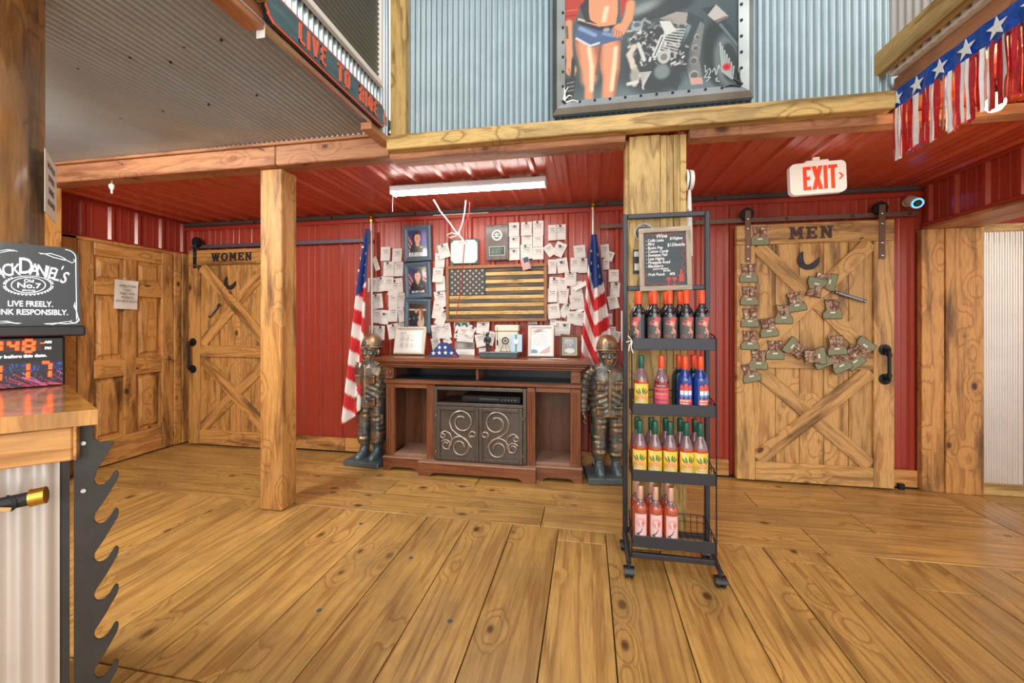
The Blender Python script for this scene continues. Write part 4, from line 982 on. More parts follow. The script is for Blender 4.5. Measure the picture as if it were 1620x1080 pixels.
# ------------------------------------------------------------------ wall of notes
YN = 3.774
def note_mesh(w, h, curl, seed):
    rnd = random.Random(seed); a, b = rnd.uniform(-1, 1), rnd.uniform(-1, 1)
    mb = MB(); nu, nv = 4, 6
    mb.grid(lambda u, v: ((u - .5) * w, (v - .5) * h, curl * ((0.5 - v + 0.5) ** 2) * (1 + 0.4 * a * u) + 0.003 * math.sin(3 * u + a * 3)), nu, nv)
    me, off = mb.mesh('note', 'note', 60, center=False)
    uvl = me.uv_layers.new(name='UVMap')
    for lp in me.loops:
        i = lp.vertex_index; uvl.data[lp.index].uv = ((i % (nu + 1)) / nu, (i // (nu + 1)) / nv)
    return me
pin_me = {}
for nm_, mt_ in (('dark', 'pin_dark'), ('green', 'pin_green')):
    pin_me[nm_] = MB().lathe([(0.0115, 0), (0.0115, 0.004), (0.009, 0.006), (0, 0.0065)], 12).mesh('magnet', mt_, 38, center=False)[0]
NOTES = {
 'by the portraits\' flag side': [
  [(610, 401.5, 15, 21, 0), (628.5, 404, 15, 21, 0)], [(595, 417, 8, 21, 20, 'blank'), (615, 425.5, 17, 22, 0, 'dark'), (631, 425.5, 14, 22, 0)],
  [(590, 450.5, 15, 21, 2), (603, 449.6, 14, 22, 8, 'dark'), (615, 449, 15, 21, -2), (631, 451.5, 13, 22, 5), (624, 455, 16, 25, -12, 'dark')],
  [(597, 476.5, 17, 22, 8, 'dark'), (621.5, 474, 14, 22, 0), (634, 474.6, 14, 22, 0)],
  [(595, 500, 14, 20, -3), (608, 501.5, 14, 21, -5, 'dark'), (622, 497, 14, 22, 1), (635, 498, 10, 22, 10)],
  [(590, 526, 12, 21, -2), (602, 526.5, 13, 21, 0, 'dark'), (622.8, 523.7, 17, 22, 12, 'dark'), (635, 518, 10, 14, 0)]],
 'between portraits and wooden flag': [
  [(696, 411.7, 15, 22, 0), (702.4, 397, 17, 22, 15, 'green')], [(693, 435, 16, 22, -2), (697, 448.7, 15, 22, 5, 'dark')], [(697, 473, 18, 25, 10, 'dark')],
  [(693, 490, 16, 27, -8), (699, 502, 15, 26, -25, 'dark')], [(691, 524.6, 16, 22, 8), (706, 523, 15, 23, 8)], [(690, 544, 14, 19, 12), (708, 540, 12, 10, 30)]],
 'below the wooden flag': [
  [(736.7, 528.8, 26, 23, -4), (745, 523.5, 12, 17, -30, 'dark')], [(761, 538, 17, 20, 12), (764, 517, 20, 21, -4, 'dark'), (777, 535, 10, 22, -12)], [(764, 554, 12, 8, 8)]],
 'above the wooden flag': [
  [(813, 363, 17, 22, 0, 'green'), (833, 362, 17, 22, 0, 'dark'), (851.4, 360.5, 17, 23, 0, 'dark')], [(814, 382.5, 16, 20, 0, 'green'), (833.7, 378, 17, 18, 0), (851, 381, 16, 19, 0)],
  [(813.6, 401.4, 17, 20, 0, 'green'), (833, 398, 19, 23, 2, 'green'), (851.4, 400.6, 17, 20, 0)]],
 'between wooden and draped flags': [
  [(873.6, 368, 12.5, 25, 0), (887.5, 367, 15, 25, 0, 'dark')], [(870, 395.7, 14, 20, 35), (885, 394.4, 17, 23, -25, 'dark'), (917, 398, 18, 21, 5)],
  [(873.6, 421.7, 13, 23, 0), (889.8, 419.7, 17, 24, 8, 'dark'), (909, 419, 13, 24, 0), (922, 420, 14, 24, 0, 'dark')],
  [(891, 449, 12, 20, 0), (877.5, 450, 18, 24, -3, 'dark'), (902.5, 440.5, 18, 24, 0, 'dark')],
  [(874, 467, 15, 22, 0), (890.5, 468, 17, 25, -6), (912, 458, 18, 27, 2), (918, 452, 22, 8, 25, 'blank')],
  [(876, 492, 19, 24, 6), (893.7, 490.5, 13, 24, -30, 'dark'), (913, 477, 22, 24, 8)], [(904, 502, 14, 20, 0), (917, 504, 17, 22, -8), (916, 492, 18, 7, 35, 'blank')],
  [(875.5, 510, 10, 10, 0), (882, 519, 9, 24, 3), (893.7, 518.4, 17, 21, -5, 'dark')]],
 'between draped flag and rack': [
  [(957, 397, 13, 22, 3), (964, 405, 13, 16, -20)], [(959, 418, 10, 18, 0)], [(971, 436, 16, 20, 0)], [(973, 458, 15, 24, -3, 'dark')], [(970, 478, 16, 22, 12)], [(965, 505, 7, 19, 0), (984.5, 523, 4, 66, 0, 'blank')],
  [(967, 523, 14, 14, -4), (974.5, 532, 12, 18, -12)]]}
ORD = ['top', 'second', 'third', 'fourth', 'fifth', 'sixth', 'seventh', 'eighth']
kk = 0
for cl_, rows in NOTES.items():
    for ri, row in enumerate(rows):
        order = sorted(range(len(row)), key=lambda i: row[i][0])
        for li, n_ in enumerate(row):
            px, py, pw, ph, rot = n_[:5]; ex = n_[5] if len(n_) > 5 else None
            rowname = ORD[ri] if ri < len(rows) - 1 else 'bottom'
            pos = order.index(li)
            who = '' if len(row) == 1 else (('leftmost' if pos == 0 else 'rightmost' if pos == len(row) - 1 else ORD[pos] + ' from left') + ' in ')
            p = onY(px, py, YN - 0.004 - 0.0035 * (kk % 4)); sc = (onY(px + 1, py, YN) - onY(px, py, YN)).x
            kk += 1
            w_, h_ = pw * sc, ph * sc * 0.985
            t = thing('pinned_note', f'white printed note {who}{rowname} row {cl_}' if ex != 'blank' else f'folded blank white slip {who}{rowname} row {cl_}', 'note', fr(p, rot=math.radians(rot)), 'notes pinned to the red wall')
            s_ = put('sheet', note_mesh(w_, h_, random.uniform(0.002, 0.016), kk), (0, 0, 0), t)
            if ex == 'blank': s_.data.materials[0] = MAT('paper')
            if ex in pin_me: put('magnet', pin_me[ex], (random.uniform(-.1, .1) * w_, h_ * (0.40 if kk % 3 else 0.22), 0.004), t)
# ------------------------------------------------------------------ portraits in blue frames
def smooth(e0, e1, x): t = np.clip((x - e0) / (e1 - e0), 0, 1); return t * t * (3 - 2 * t)
class Cv:
    """small painter on numpy grids"""
    def __init__(s, u, v, bg, asp): s.u, s.v, s.asp = u, v, asp; s.c = np.zeros(u.shape + (3,)) + np.array(bg, float)
    def put(s, m, col):
        col = np.array(col, float); s.c = s.c * (1 - m[..., None]) + (col if col.ndim == 3 else col) * m[..., None]; return s
    def ell(s, cx, cy, rx, ry, col, soft=0.15, rot=0.0):
        dx = (s.u - cx) * s.asp; dy = s.v - cy; c_, s_ = math.cos(rot), math.sin(rot); x = dx * c_ + dy * s_; y = -dx * s_ + dy * c_
        d = np.sqrt((x / (rx * s.asp)) ** 2 + (y / ry) ** 2); return s.put(1 - smooth(1 - soft, 1 + soft, d), col)
    def poly(s, pts, col, soft=0.0):
        ins = np.zeros(s.u.shape, bool); n = len(pts)
        for i in range(n):
            x0, y0 = pts[i]; x1, y1 = pts[(i + 1) % n]
            if y0 == y1: continue
            cond = ((y0 > s.v) != (y1 > s.v)); xi = (x1 - x0) * (s.v - y0) / (y1 - y0) + x0; ins ^= cond & (s.u < xi)
        return s.put(ins.astype(float), col)
    def seg(s, p, q, r, col, soft=0.3, r2=None):
        ax, ay = p; bx, by = q; dx, dy = (bx - ax) * s.asp, by - ay; L = dx * dx + dy * dy + 1e-9
        t = np.clip((((s.u - ax) * s.asp) * dx + (s.v - ay) * dy) / L, 0, 1)
        d = np.sqrt(((s.u - ax) * s.asp - t * dx) ** 2 + (s.v - ay - t * dy) ** 2); rr = r if r2 is None else r + (r2 - r) * t
        return s.put(1 - smooth(1 - soft, 1 + soft, d / rr), col)
    def rect(s, x0, y0, x1, y1, col): return s.put(((s.u > x0) & (s.u < x1) & (s.v > y0) & (s.v < y1)).astype(float), col)
    def lines(s, x0, y0, x1, y1, n, col, k=0.6, seed=1):
        r = np.random.RandomState(seed)
        for i in range(n):
            yy = y1 - (i + 0.5) * (y1 - y0) / n; th = (y1 - y0) / n * 0.28; xe = x0 + (x1 - x0) * r.uniform(0.75, 1)
            wob = (np.sin(s.u * 190 + i * 9) + np.sin(s.u * 83 + i * 4)) > -0.4
            s.put(((s.u > x0) & (s.u < xe) & (np.abs(s.v - yy) < th) & wob) * k, col)
        return s
def framed(name, label, cat, px, py, w, h, fw, fmat, rot, inner, y=YN - 0.004, depth=0.025, matw=0.0, matm=None, tilt=0, z=None, nx=40, ny=50, glaze=False):
    M = fr(onY(px, py, y) if z is None else z, rot=math.radians(rot)) @ Matrix.Rotation(math.radians(tilt), 4, 'X')
    t = thing(name, label, cat, M)
    f = MB(); a, b = w / 2, h / 2
    def side(p0, p1, q1, q0): 
        f.add([(*p0, 0.002), (*p1, 0.002), (*q1, 0.002), (*q0, 0.002), (p0[0] * .97, p0[1] * .97, depth * .8), (p1[0] * .97, p1[1] * .97, depth * .8), (q1[0], q1[1], depth * 0.55), (q0[0], q0[1], depth * 0.55), ((p0[0] + q0[0]) / 2, (p0[1] + q0[1]) / 2, depth), ((p1[0] + q1[0]) / 2, (p1[1] + q1[1]) / 2, depth)],
              [(0, 1, 5, 4), (4, 5, 9, 8), (8, 9, 6, 7), (7, 6, 2, 3), (0, 4, 8, 7, 3), (1, 2, 6, 9, 5), (0, 3, 2, 1)])
    o4 = [(-a, -b), (a, -b), (a, b), (-a, b)]; i4 = [(-a + fw, -b + fw), (a - fw, -b + fw), (a - fw, b - fw), (-a + fw, b - fw)]
    for k in range(4): side(o4[k], o4[(k + 1) % 4], i4[(k + 1) % 4], i4[k])
    f.build('frame', fmat, t, 0)
    bxo('backing', (-a + fw * .5, -b + fw * .5, 0), (a - fw * .5, b - fw * .5, 0.004), 'dark_gap', t, 0)
    if matm: bxo('mat_board', (-a + fw * .8, -b + fw * .8, 0.004), (a - fw * .8, b - fw * .8, 0.007), matm, t, 0)
    pw_, ph_ = w - 2 * fw - 2 * matw, h - 2 * fw - 2 * matw
    if inner: paint('picture', pw_, ph_, nx, ny, inner, t, Matrix.Translation((0, 0, 0.0085)), 'painted_gloss')
    return t
def flagbg(c):
    for k in range(6): c.poly([(0, .9 - k * .12), (.25, .55 - k * .12), (.25, .49 - k * .12), (0, .84 - k * .12)], (176, 60, 66) if k % 2 == 0 else (214, 206, 206))
    c.poly([(0.0, 1), (.35, 1), (.2, .7), (0, .85)], (52, 62, 110))
def por1(u, v):
    c = Cv(u, v, (70, 42, 96), .8); flagbg(c); c.rect(.62, 0, 1, 1, (46, 58, 170)); c.ell(.85, .75, .12, .2, (120, 90, 160), .6)
    c.ell(.5, .18, .40, .42, (40, 42, 50), .1); c.ell(.5, .78, .21, .17, (30, 24, 26), .2); c.seg((.5, .46), (.5, .6), .09, (190, 138, 112)); c.ell(.5, .70, .165, .19, (214, 164, 136), .12); c.ell(.5, .90, .18, .06, (28, 22, 24), .3)
    for x in (.455, .545): c.ell(x, .715, .022, .012, (50, 34, 30), .4)
    c.ell(.5, .675, .018, .03, (168, 116, 94), .6); c.ell(.5, .63, .045, .012, (140, 66, 60), .4); c.poly([(.46, .5), (.5, .36), (.54, .5)], (206, 200, 190)); c.rect(.62, .30, .78, .40, (170, 130, 90))
    c.rect(.02, 0, .98, .16, (228, 224, 220)); c.lines(.08, .02, .94, .15, 2, (40, 40, 44), .9); return c.c
def por2(u, v):
    c = Cv(u, v, (60, 56, 92), .8); flagbg(c); c.poly([(.75, .9), (1, .8), (1, .4), (.8, .5)], (200, 190, 190)); c.poly([(.8, .65), (1, .55), (1, .45), (.85, .52)], (180, 70, 70)); c.ell(.88, .88, .08, .07, (190, 160, 60), .4)
    c.ell(.5, .14, .44, .40, (30, 30, 38), .08); c.poly([(.42, .5), (.58, .5), (.5, .28)], (226, 222, 216)); c.rect(.485, .3, .515, .46, (30, 30, 34)); c.seg((.5, .46), (.5, .58), .09, (206, 158, 134)); c.ell(.5, .66, .165, .175, (226, 180, 154), .12)
    c.ell(.48, .86, .22, .075, (26, 34, 40), .12, .15); c.rect(.34, .80, .66, .83, (30, 30, 34)); c.ell(.54, .83, .04, .04, (70, 150, 150), .3)
    for x in (.455, .545): c.ell(x, .675, .022, .011, (54, 40, 36), .4)
    c.ell(.5, .635, .017, .03, (190, 142, 120), .6); c.ell(.5, .585, .042, .010, (160, 90, 84), .4); c.rect(.62, .30, .76, .34, (150, 60, 60)); c.rect(.64, .24, .74, .28, (190, 170, 90))
    c.rect(.15, 0.02, .85, .12, (222, 218, 214)); c.lines(.2, .03, .8, .11, 2, (60, 60, 64), .8); return c.c
def por3(u, v):
    c = Cv(u, v, (62, 50, 42), 1.0); c.rect(0, .72, 1, .80, (206, 200, 190)); c.rect(0, 0, 1, .2, (70, 50, 44)); c.rect(0, .36, .3, .42, (196, 190, 180))
    c.ell(.30, .30, .22, .32, (42, 46, 62), .12); c.ell(.42, .74, .085, .12, (206, 160, 130), .15); c.ell(.42, .83, .09, .055, (80, 52, 34), .3); c.ell(.30, .42, .06, .06, (70, 120, 110), .4)
    c.ell(.70, .28, .2, .32, (206, 186, 164), .15); c.ell(.66, .66, .085, .115, (214, 168, 140), .15); c.ell(.70, .70, .10, .13, (150, 96, 52), .25); c.ell(.64, .645, .065, .09, (216, 172, 146), .2); c.ell(.76, .52, .06, .2, (150, 98, 56), .3)
    c.seg((.55, .44), (.68, .30), .035, (212, 168, 142)); c.ell(.5, .36, .06, .08, (44, 48, 62), .2)
    for x in (.395, .45, .62, .665): c.ell(x, .75 if x < .5 else .66, .012, .008, (50, 36, 32), .4)
    c.rect(0, 0, 1, .10, (226, 222, 214)); c.lines(.05, .01, .8, .09, 2, (70, 70, 72), .8); return c.c
sc0 = (onY(661, 400, YN) - onY(660, 400, YN)).x
framed('picture_frame', 'blue framed portrait of a person in dark jacket, top of three', 'picture', 661, 385, 44 * sc0, 54 * sc0, 0.042, 'blue_frame', 1.5, por1, matw=0.008, matm='blue_frame')
framed('picture_frame', 'blue framed portrait of a person in dark cap, middle of three', 'picture', 661.5, 443.5, 43 * sc0, 54 * sc0, 0.042, 'blue_frame', 3, por2, matw=0.008, matm='blue_frame')
framed('picture_frame', 'blue framed photo of two people embracing, bottom of three', 'picture', 661, 500, 42 * sc0, 52 * sc0, 0.042, 'blue_frame', -1, por3, matw=0.008, matm='blue_frame')
# ------------------------------------------------------------------ certificate, plaque, wooden flag
ct = thing('certificate', 'white certificate with clipped corners in a green mat behind the knotted cord', 'certificate', fr(onY(734.5, 398, YN - 0.004)))
bxo('mat_board', (-21 * sc0, -18 * sc0, 0), (21 * sc0, 18 * sc0, 0.006), 'green_mat', ct, 0.001)
a, b, q = 20 * sc0, 16.5 * sc0, 0.03
mb = MB(); mb.prism([(-a + q, -b), (a - q, -b), (a, -b + q), (a, b - q), (a - q, b), (-a + q, b), (-a, b - q), (-a, -b + q)], 0.006, 0.008); mb.build('sheet', 'paper', ct, 0)
for k in range(7): bxo('text_line', (-0.10 + 0.02 * (k % 3 == 0), 0.06 - 0.026 * k, 0.008), (0.10 - 0.03 * (k % 2), 0.0615 - 0.026 * k, 0.0085), 'plate_grey', ct, 0)
lettering('heading', 'Department', 0.022, 'ink', ct, Matrix.Translation((0, 0.09, 0.0085)), ext=0.0004)
pq = thing('award_plaque', 'grey wooden plaque with round emblem and dark engraved plate', 'plaque', fr(onY(787, 384, YN - 0.004), rot=0.01))
_D['plaque_grey'] = wood(1, '#6d625e', '#5a4e4a', '#332a28', 0.4, 0, 0.4, 6, 0.1, 0.2, 0); _D['teal_ink'] = plain('#214a4e', 0.5)
bxo('board', (-17 * sc0, -25.5 * sc0, 0), (17 * sc0, 25.5 * sc0, 0.02), 'plaque_grey', pq, 0.006)
em = MB().lathe([(0.051, 0), (0.051, 0.004), (0, 0.004)], 28, Matrix.Translation((0, 0.068, 0.02))).build('emblem', 'ivory', pq)
def emb(u, v):
    c = Cv(u, v, (226, 220, 206), 1); c.ell(.5, .5, .42, .42, (36, 78, 84), .05); c.ell(.5, .52, .09, .3, (210, 214, 204), .2); c.seg((.2, .35), (.8, .35), .06, (212, 216, 206)); c.ell(.3, .6, .1, .12, (190, 200, 190), .3); c.ell(.72, .62, .1, .1, (190, 200, 190), .3); return c.c
paint('emblem_print', 0.088, 0.088, 28, 28, emb, pq, Matrix.Translation((0, 0.068, 0.0245)), bend=lambda X, Y: (X * np.sqrt(np.clip(1 - 2 * (Y / 0.088) ** 2, 0, 1)), Y * np.sqrt(np.clip(1 - 2 * (X / 0.088) ** 2, 0, 1)), X * 0))
bxo('plate', (-0.078, -0.125, 0.02), (0.078, -0.035, 0.0225), 'chrome', pq, 0.001)
paint('engraving', 0.14, 0.075, 40, 24, lambda u, v: Cv(u, v, (38, 66, 62), 1.8).lines(.06, .1, .94, .9, 7, (170, 180, 160), .55).c, pq, Matrix.Translation((0, -0.08, 0.0232)))
lettering('lettering', 'Award', 0.02, 'letter_black', pq, Matrix.Translation((0, 0.003, 0.021)), ext=0.0004)
# wooden flag
WFY = YN - 0.004
p00 = onY(707, 506, WFY); p11 = onY(866, 412, WFY)
FW, FH = p11.x - p00.x, 0.535
wf = thing('wooden_flag', 'framed flag of charred and pale wooden slats with a star field', 'wall decor', fr(((p00.x + p11.x) / 2, WFY, 1.595), rot=math.radians(0.35)))
a, b, fw = FW / 2, FH / 2, 0.03
for (x0_, y0_, x1_, y1_, ax) in ((-a, -b, a, -b + fw, 'x'), (-a, b - fw, a, b, 'x'), (-a, -b + fw, -a + fw, b - fw, 'y'), (a - fw, -b + fw, a, b - fw, 'y')):
    bxo('frame_side', (x0_, y0_, 0), (x1_, y1_, 0.032), 'fcedar_' + ax, wf, 0.003)

hs = (FH - 2 * fw) / 13; cw = (FW - 2 * fw) * 0.395
for k in range(13):
    y1_ = b - fw - k * hs; x0_ = -a + fw + (cw if k < 7 else 0)
    s_ = bxo('slat', (x0_, y1_ - hs + 0.0015, 0.002), (a - fw, y1_ - 0.0015, 0.018 + 0.003 * (k % 2)), ('charred_x' if k % 2 == 0 else 'blond_x'), wf, 0.002)
    if k % 2 == 1:
        if k >= 7: lettering('engraved_name', ('OF ARMY', 'ST. GRACE W. NEZ', 'POST CLUB')[(k - 7) // 2], 0.020, 'burnt', s_, Matrix.Translation((-0.30 if k > 7 else -0.28, 0, 0.0105)), ext=0.0004)
        lettering('engraved_name', ('Freedom isnt free', 'land of the brave and true', 'for those who gave all their today', 'with honor and courage', 'we remember them', 'Land of the Free. Home of the')[(k - 1) // 2], 0.017, 'burnt', s_, Matrix.Translation((0.15 if k >= 7 else 0.0, 0, 0.0105)), ext=0.0004)
ca = bxo('canton', (-a + fw, b - fw - 7 * hs + 0.0015, 0.002), (-a + fw + cw - 0.002, b - fw, 0.020), 'canton_wood', wf, 0.002)
for r in range(9):
    n_ = 6 if r % 2 == 0 else 5
    for c_ in range(n_):
        x_ = -a + fw + cw * (0.085 + (c_ + (0 if r % 2 == 0 else 0.5)) * 0.166); y_ = b - fw - 7 * hs * (0.075 + r * 0.1065)
        mb = MB(); tri_prism(mb, star_poly(0.0135, 0, x_, y_), 0.020, 0.0225); o = mb.build('star', 'star_wood', ca, 0); o.location -= ca.location
# small stick flag pinned over the wooden flag
sf = thing('small_flag', 'tiny striped flag tucked into the top of the wooden flag', 'flag', fr(onY(831, 417, WFY - 0.04), rot=math.radians(15)))
def smf(u, v):
    c = np.zeros(u.shape + (3,)); c[:] = np.where((np.floor(u * 11) % 2 == 0)[..., None], (170, 44, 52), (224, 216, 212)); m = (v > .55) & (u > .42); c[m] = (60, 84, 108); return c
paint('cloth', 0.078, 0.112, 33, 20, smf, sf, None, 'cloth', bend=lambda X, Y: (X, Y, 0.006 * np.sin(X * 60)))
MB().tube([(0.040, -0.06, -0.006), (0.040, 0.066, -0.006)], 0.0025, 6).build('stick', 'ivory', sf)
# ------------------------------------------------------------------ objects on the console top
ZT = 1.011
def ctop(px, py, y): p = onY(px, py, y); return Vector((p.x, y, ZT))
f1 = framed('picture_frame', 'cream framed printed page leaning on the wall beside the folded flag', 'picture', 0, 0, 0.31, 0.265, 0.026, 'ivory', 0, lambda u, v: Cv(u, v, (226, 224, 220), 1.3).lines(.06, .86, .35, .95, 1, (60, 60, 60), .9).lines(.06, .06, .28, .82, 16, (120, 120, 122), .75, 3).lines(.30, .06, .50, .82, 16, (120, 120, 122), .75, 4).lines(.52, .06, .72, .82, 16, (120, 120, 122), .75, 5).lines(.74, .06, .94, .82, 16, (120, 120, 122), .75, 6).c, tilt=-13, z=ctop(649, 560, 3.62) + Vector((0, 0, 0.135)), matw=0.018, matm='paper', nx=70, ny=60)
# folded flag
ff = thing('folded_flag', 'folded triangular blue flag with white stars on the console', 'folded flag', Matrix.Translation(ctop(702, 565, 3.53)))
tw, th_, td = 0.285, 0.125, 0.06
mb = MB(); pr = [(-tw / 2, 0.0), (tw / 2, 0.0), (tw / 2 - 0.01, 0.012), (0.03, th_ - 0.004), (0, th_), (-0.03, th_ - 0.004), (-tw / 2 + 0.01, 0.012)]
mb.prism(pr, -td / 2, td / 2, fr((0, 0, 0))); 
_D['flag_blue'] = plain('#27407e', 0.8, noise=0.15, nscale=40); _D['flag_red'] = plain('#a02c38', 0.8)
mb.build('cloth', 'flag_blue', ff, 0)
for (x_, z_, r_) in ((-0.085, 0.030, .022), (-0.030, 0.034, .022), (0.028, 0.036, .022), (0.085, 0.034, .020), (-0.028, 0.082, .020), (0.026, 0.084, .020)):
    m_ = MB(); tri_prism(m_, star_poly(r_), 0, 0.002); m2 = MB(); m2.add(m_.v, m_.f, fr((x_, -td / 2 - 0.0025, z_))); m2.build('star', 'white_paint', ff, 0)
m_ = MB(); m_.prism([(tw / 2 - 0.05, 0.001), (tw / 2 + 0.001, 0.001), (tw / 2 - 0.012, 0.014), (tw / 2 - 0.045, 0.024)], td / 2 + 0.0005, td / 2 + 0.002, fr((0, 0, 0))); m_.build('red_fold', 'flag_red', ff, 0)
# postcard photo and the numbered sheet
pc = thing('photo_postcard', 'grey photograph above white paper behind the folded flag', 'photograph', fr(onY(735, 551, YN - 0.006)))
paint('picture', 30 * sc0, 11 * sc0, 30, 10, lambda u, v: Cv(u, v, (128, 126, 122), 3).ell(.3, .4, .2, .4, (164, 160, 152), .5).ell(.75, .6, .15, .4, (96, 96, 92), .5).c, pc, Matrix.Translation((0, 4.5 * sc0, 0.002)))
bxo('sheet', (-13 * sc0, -14 * sc0, 0), (15 * sc0, 3 * sc0, 0.0015), 'paper', pc, 0)
ns = thing('number_sheet', 'white sheet with two large dark green twos below the wooden flag', 'sign', fr(onY(730.5, 521.5, YN - 0.002)))
bxo('sheet', (-11.5 * sc0, -12 * sc0, 0), (11.5 * sc0, 12 * sc0, 0.0015), 'paper', ns, 0)
lettering('numeral', '22', 0.14, 'green_mat', ns, Matrix.Translation((0, 0.01, 0.0025)), ext=0.0005, off=0.004)
lettering('lettering', 'A WEEK FOR', 0.02, 'letter_black', ns, Matrix.Translation((0, 0.062, 0.0025)), ext=0.0004)
bxo('green_bar', (-9 * sc0, -10 * sc0, 0.0015), (9 * sc0, -8 * sc0, 0.0025), 'green_mat', ns, 0)
sl = thing('note_slip', 'small grey printed slip above the white framed verse', 'note', fr(onY(843, 508, YN - 0.002)))
paint('sheet', 13 * sc0, 8 * sc0, 24, 12, lambda u, v: Cv(u, v, (186, 184, 182), 1.6).lines(.1, .1, .9, .9, 4, (70, 70, 72), .8).c, sl, Matrix.Translation((0, 0, 0.002)))
# ivory box with latch, dark tray, figurine, wheel stand, blue card
ib = thing('ivory_case', 'tall ivory case with a small latch behind the dark tray', 'case', Matrix.Translation(ctop(803, 560, 3.665)))
bxo('body', (-0.105, -0.045, 0.0), (0.105, 0.045, 0.225), 'ivory', ib, 0.008); bxo('lid', (-0.11, -0.05, 0.227), (0.11, 0.05, 0.285), 'ivory', ib, 0.008)
bxo('base_step', (-0.11, -0.05, 0.0), (0.11, -0.044, 0.06), 'ivory', ib, 0.004); bxo('latch', (-0.092, -0.053, 0.10), (-0.078, -0.044, 0.15), 'steel_dark', ib, 0.004); MB().tube([(-0.085, -0.052, 0.15), (-0.085, -0.053, 0.27)], 0.002, 6).build('latch_rod', 'steel_dark', ib)
dt = thing('display_tray', 'dark slate display plinth on the console holding a figurine', 'tray', Matrix.Translation(ctop(793, 565, 3.50)))
bxo('block', (-0.185, -0.05, 0), (0.15, 0.055, 0.046), 'slate', dt, 0.004); bxo('rim', (-0.188, -0.053, 0.046), (0.153, 0.058, 0.050), 'plate_grey', dt, 0.001)
fg = thing('soldier_figurine', 'little pewter soldier figurine standing on the dark plinth', 'figurine', Matrix.Translation(ctop(771.5, 560, 3.495) + Vector((0, 0, 0.051))))
_D['pewter'] = plain('#4d5355', 0.35, 0.7, noise=0.3, nscale=60)
B = MB()
for s_ in (-1, 1): B.tube([(s_ * 0.010, 0, 0.004), (s_ * 0.011, 0, 0.04), (s_ * 0.008, 0, 0.075)], [0.007, 0.008, 0.011], 10); B.box((s_ * 0.010 - 0.007, -0.016, 0), (s_ * 0.010 + 0.007, 0.008, 0.009), 0.003)
B.loft([ell(0, 0, z, rx, ry, 14) for z, rx, ry in ((0.065, .019, .013), (0.085, .018, .012), (0.105, .024, .015), (0.125, .026, .015), (0.133, .016, .011), (0.14, .008, .008))])
for s_ in (-1, 1): B.tube([(s_ * 0.022, 0, 0.125), (s_ * 0.030, -0.002, 0.10), (s_ * 0.024, -0.012, 0.078)], [0.008, 0.0075, 0.006], 8)
B.loft([ell(0, -0.001, z, r, r * 1.1, 14) for z, r in ((0.138, .006), (0.143, .010), (0.152, .012), (0.160, .010))])
bo = B.build('body', 'pewter', fg, 180); rm = bo.modifiers.new('skin', 'REMESH'); rm.mode = 'VOXEL'; rm.voxel_size = 0.002; rm.use_smooth_shade = True
MB().lathe([(0.017, 0.155), (0.016, 0.160), (0.013, 0.168), (0.005, 0.173), (0, 0.174)], 14).build('helmet', 'pewter', fg)
MB().tube([(-0.02, -0.016, 0.08), (-0.034, -0.014, 0.18)], 0.0022, 6).build('rifle', 'pewter', fg); bxo('foot_plate', (-0.026, -0.022, -0.001), (0.026, 0.018, 0.002), 'pewter', fg, 0)
ws = thing('wheel_stand', 'small dark wheel emblem on splayed wire legs on the plinth', 'ornament', Matrix.Translation(ctop(799.5, 560, 3.49) + Vector((0, 0, 0.051))))
MB().tube([(0.027 * math.cos(t), 0, 0.098 + 0.027 * math.sin(t)) for t in np.linspace(0, 2 * PI, 26)[:-1]], 0.006, 8, True).build('wheel', 'pewter', ws)
MB().lathe([(0.010, -0.003), (0.010, 0.003), (0, 0.004)], 12, fr((0, 0, 0.098))).build('hub', 'pewter', ws)
for k in range(5): MB().tube([(0, 0, 0.098), (0.026 * math.cos(k * 1.257 + .3), 0, 0.098 + 0.026 * math.sin(k * 1.257 + .3))], 0.003, 6).build('spoke', 'pewter', ws)
for x0_, x1_ in ((-0.016, -0.045), (0.016, 0.045), (0.004, 0.012)): MB().tube([(x0_, 0, 0.074), (x1_, 0.0, 0.003)], 0.0022, 6).build('leg', 'pewter', ws)
MB().tube([(-0.045, 0, 0.003), (0.045, 0, 0.003)], 0.0022, 6).build('crossbar', 'pewter', ws)
bc = thing('blue_card', 'pale blue card with a green ribbon standing on the plinth', 'card', Matrix.Translation(ctop(816.5, 560, 3.52) + Vector((0, 0, 0.0515))))
_D['card_blue'] = plain('#b4cfe8', 0.7); _D['ribbon'] = plain('#6b8f6a', 0.6)
bxo('card', (-0.053, -0.006, 0), (0.053, 0.006, 0.152), 'card_blue', bc, 0.001); bxo('ribbon', (-0.007, -0.0085, 0), (0.007, -0.006, 0.152), 'ribbon', bc, 0); bxo('seal', (-0.022, -0.011, 0.068), (0.022, -0.0085, 0.11), 'paper', bc, 0.001)
def verse(u, v):
    c = Cv(u, v, (228, 226, 222), .78)
    for k in range(5): c.poly([(.0, .95 - k * .05), (.45 + .05 * k, .99), (.45 + .05 * k, .965), (.0, .93 - k * .05)], (150, 120, 124))
    c.lines(.1, .84, .9, .92, 1, (60, 60, 64), .9).lines(.12, .3, .92, .80, 7, (104, 104, 110), .8, 5); c.ell(.14, .06, .2, .10, (84, 120, 168), .2)
    for k in range(4): c.poly([(.4 + k * .11, 0), (.5 + k * .11, 0), (.98, .26 - k * .07), (.98, .32 - k * .07)], (176, 130, 130))
    return c.c
framed('picture_frame', 'white framed printed verse with faint stripes on the console', 'picture', 0, 0, 0.235, 0.282, 0.026, 'white_paint', 0, verse, tilt=-8, z=ctop(856, 560, 3.62) + Vector((0, 0, 0.142)), matw=0.006, matm='paper', nx=60, ny=70)
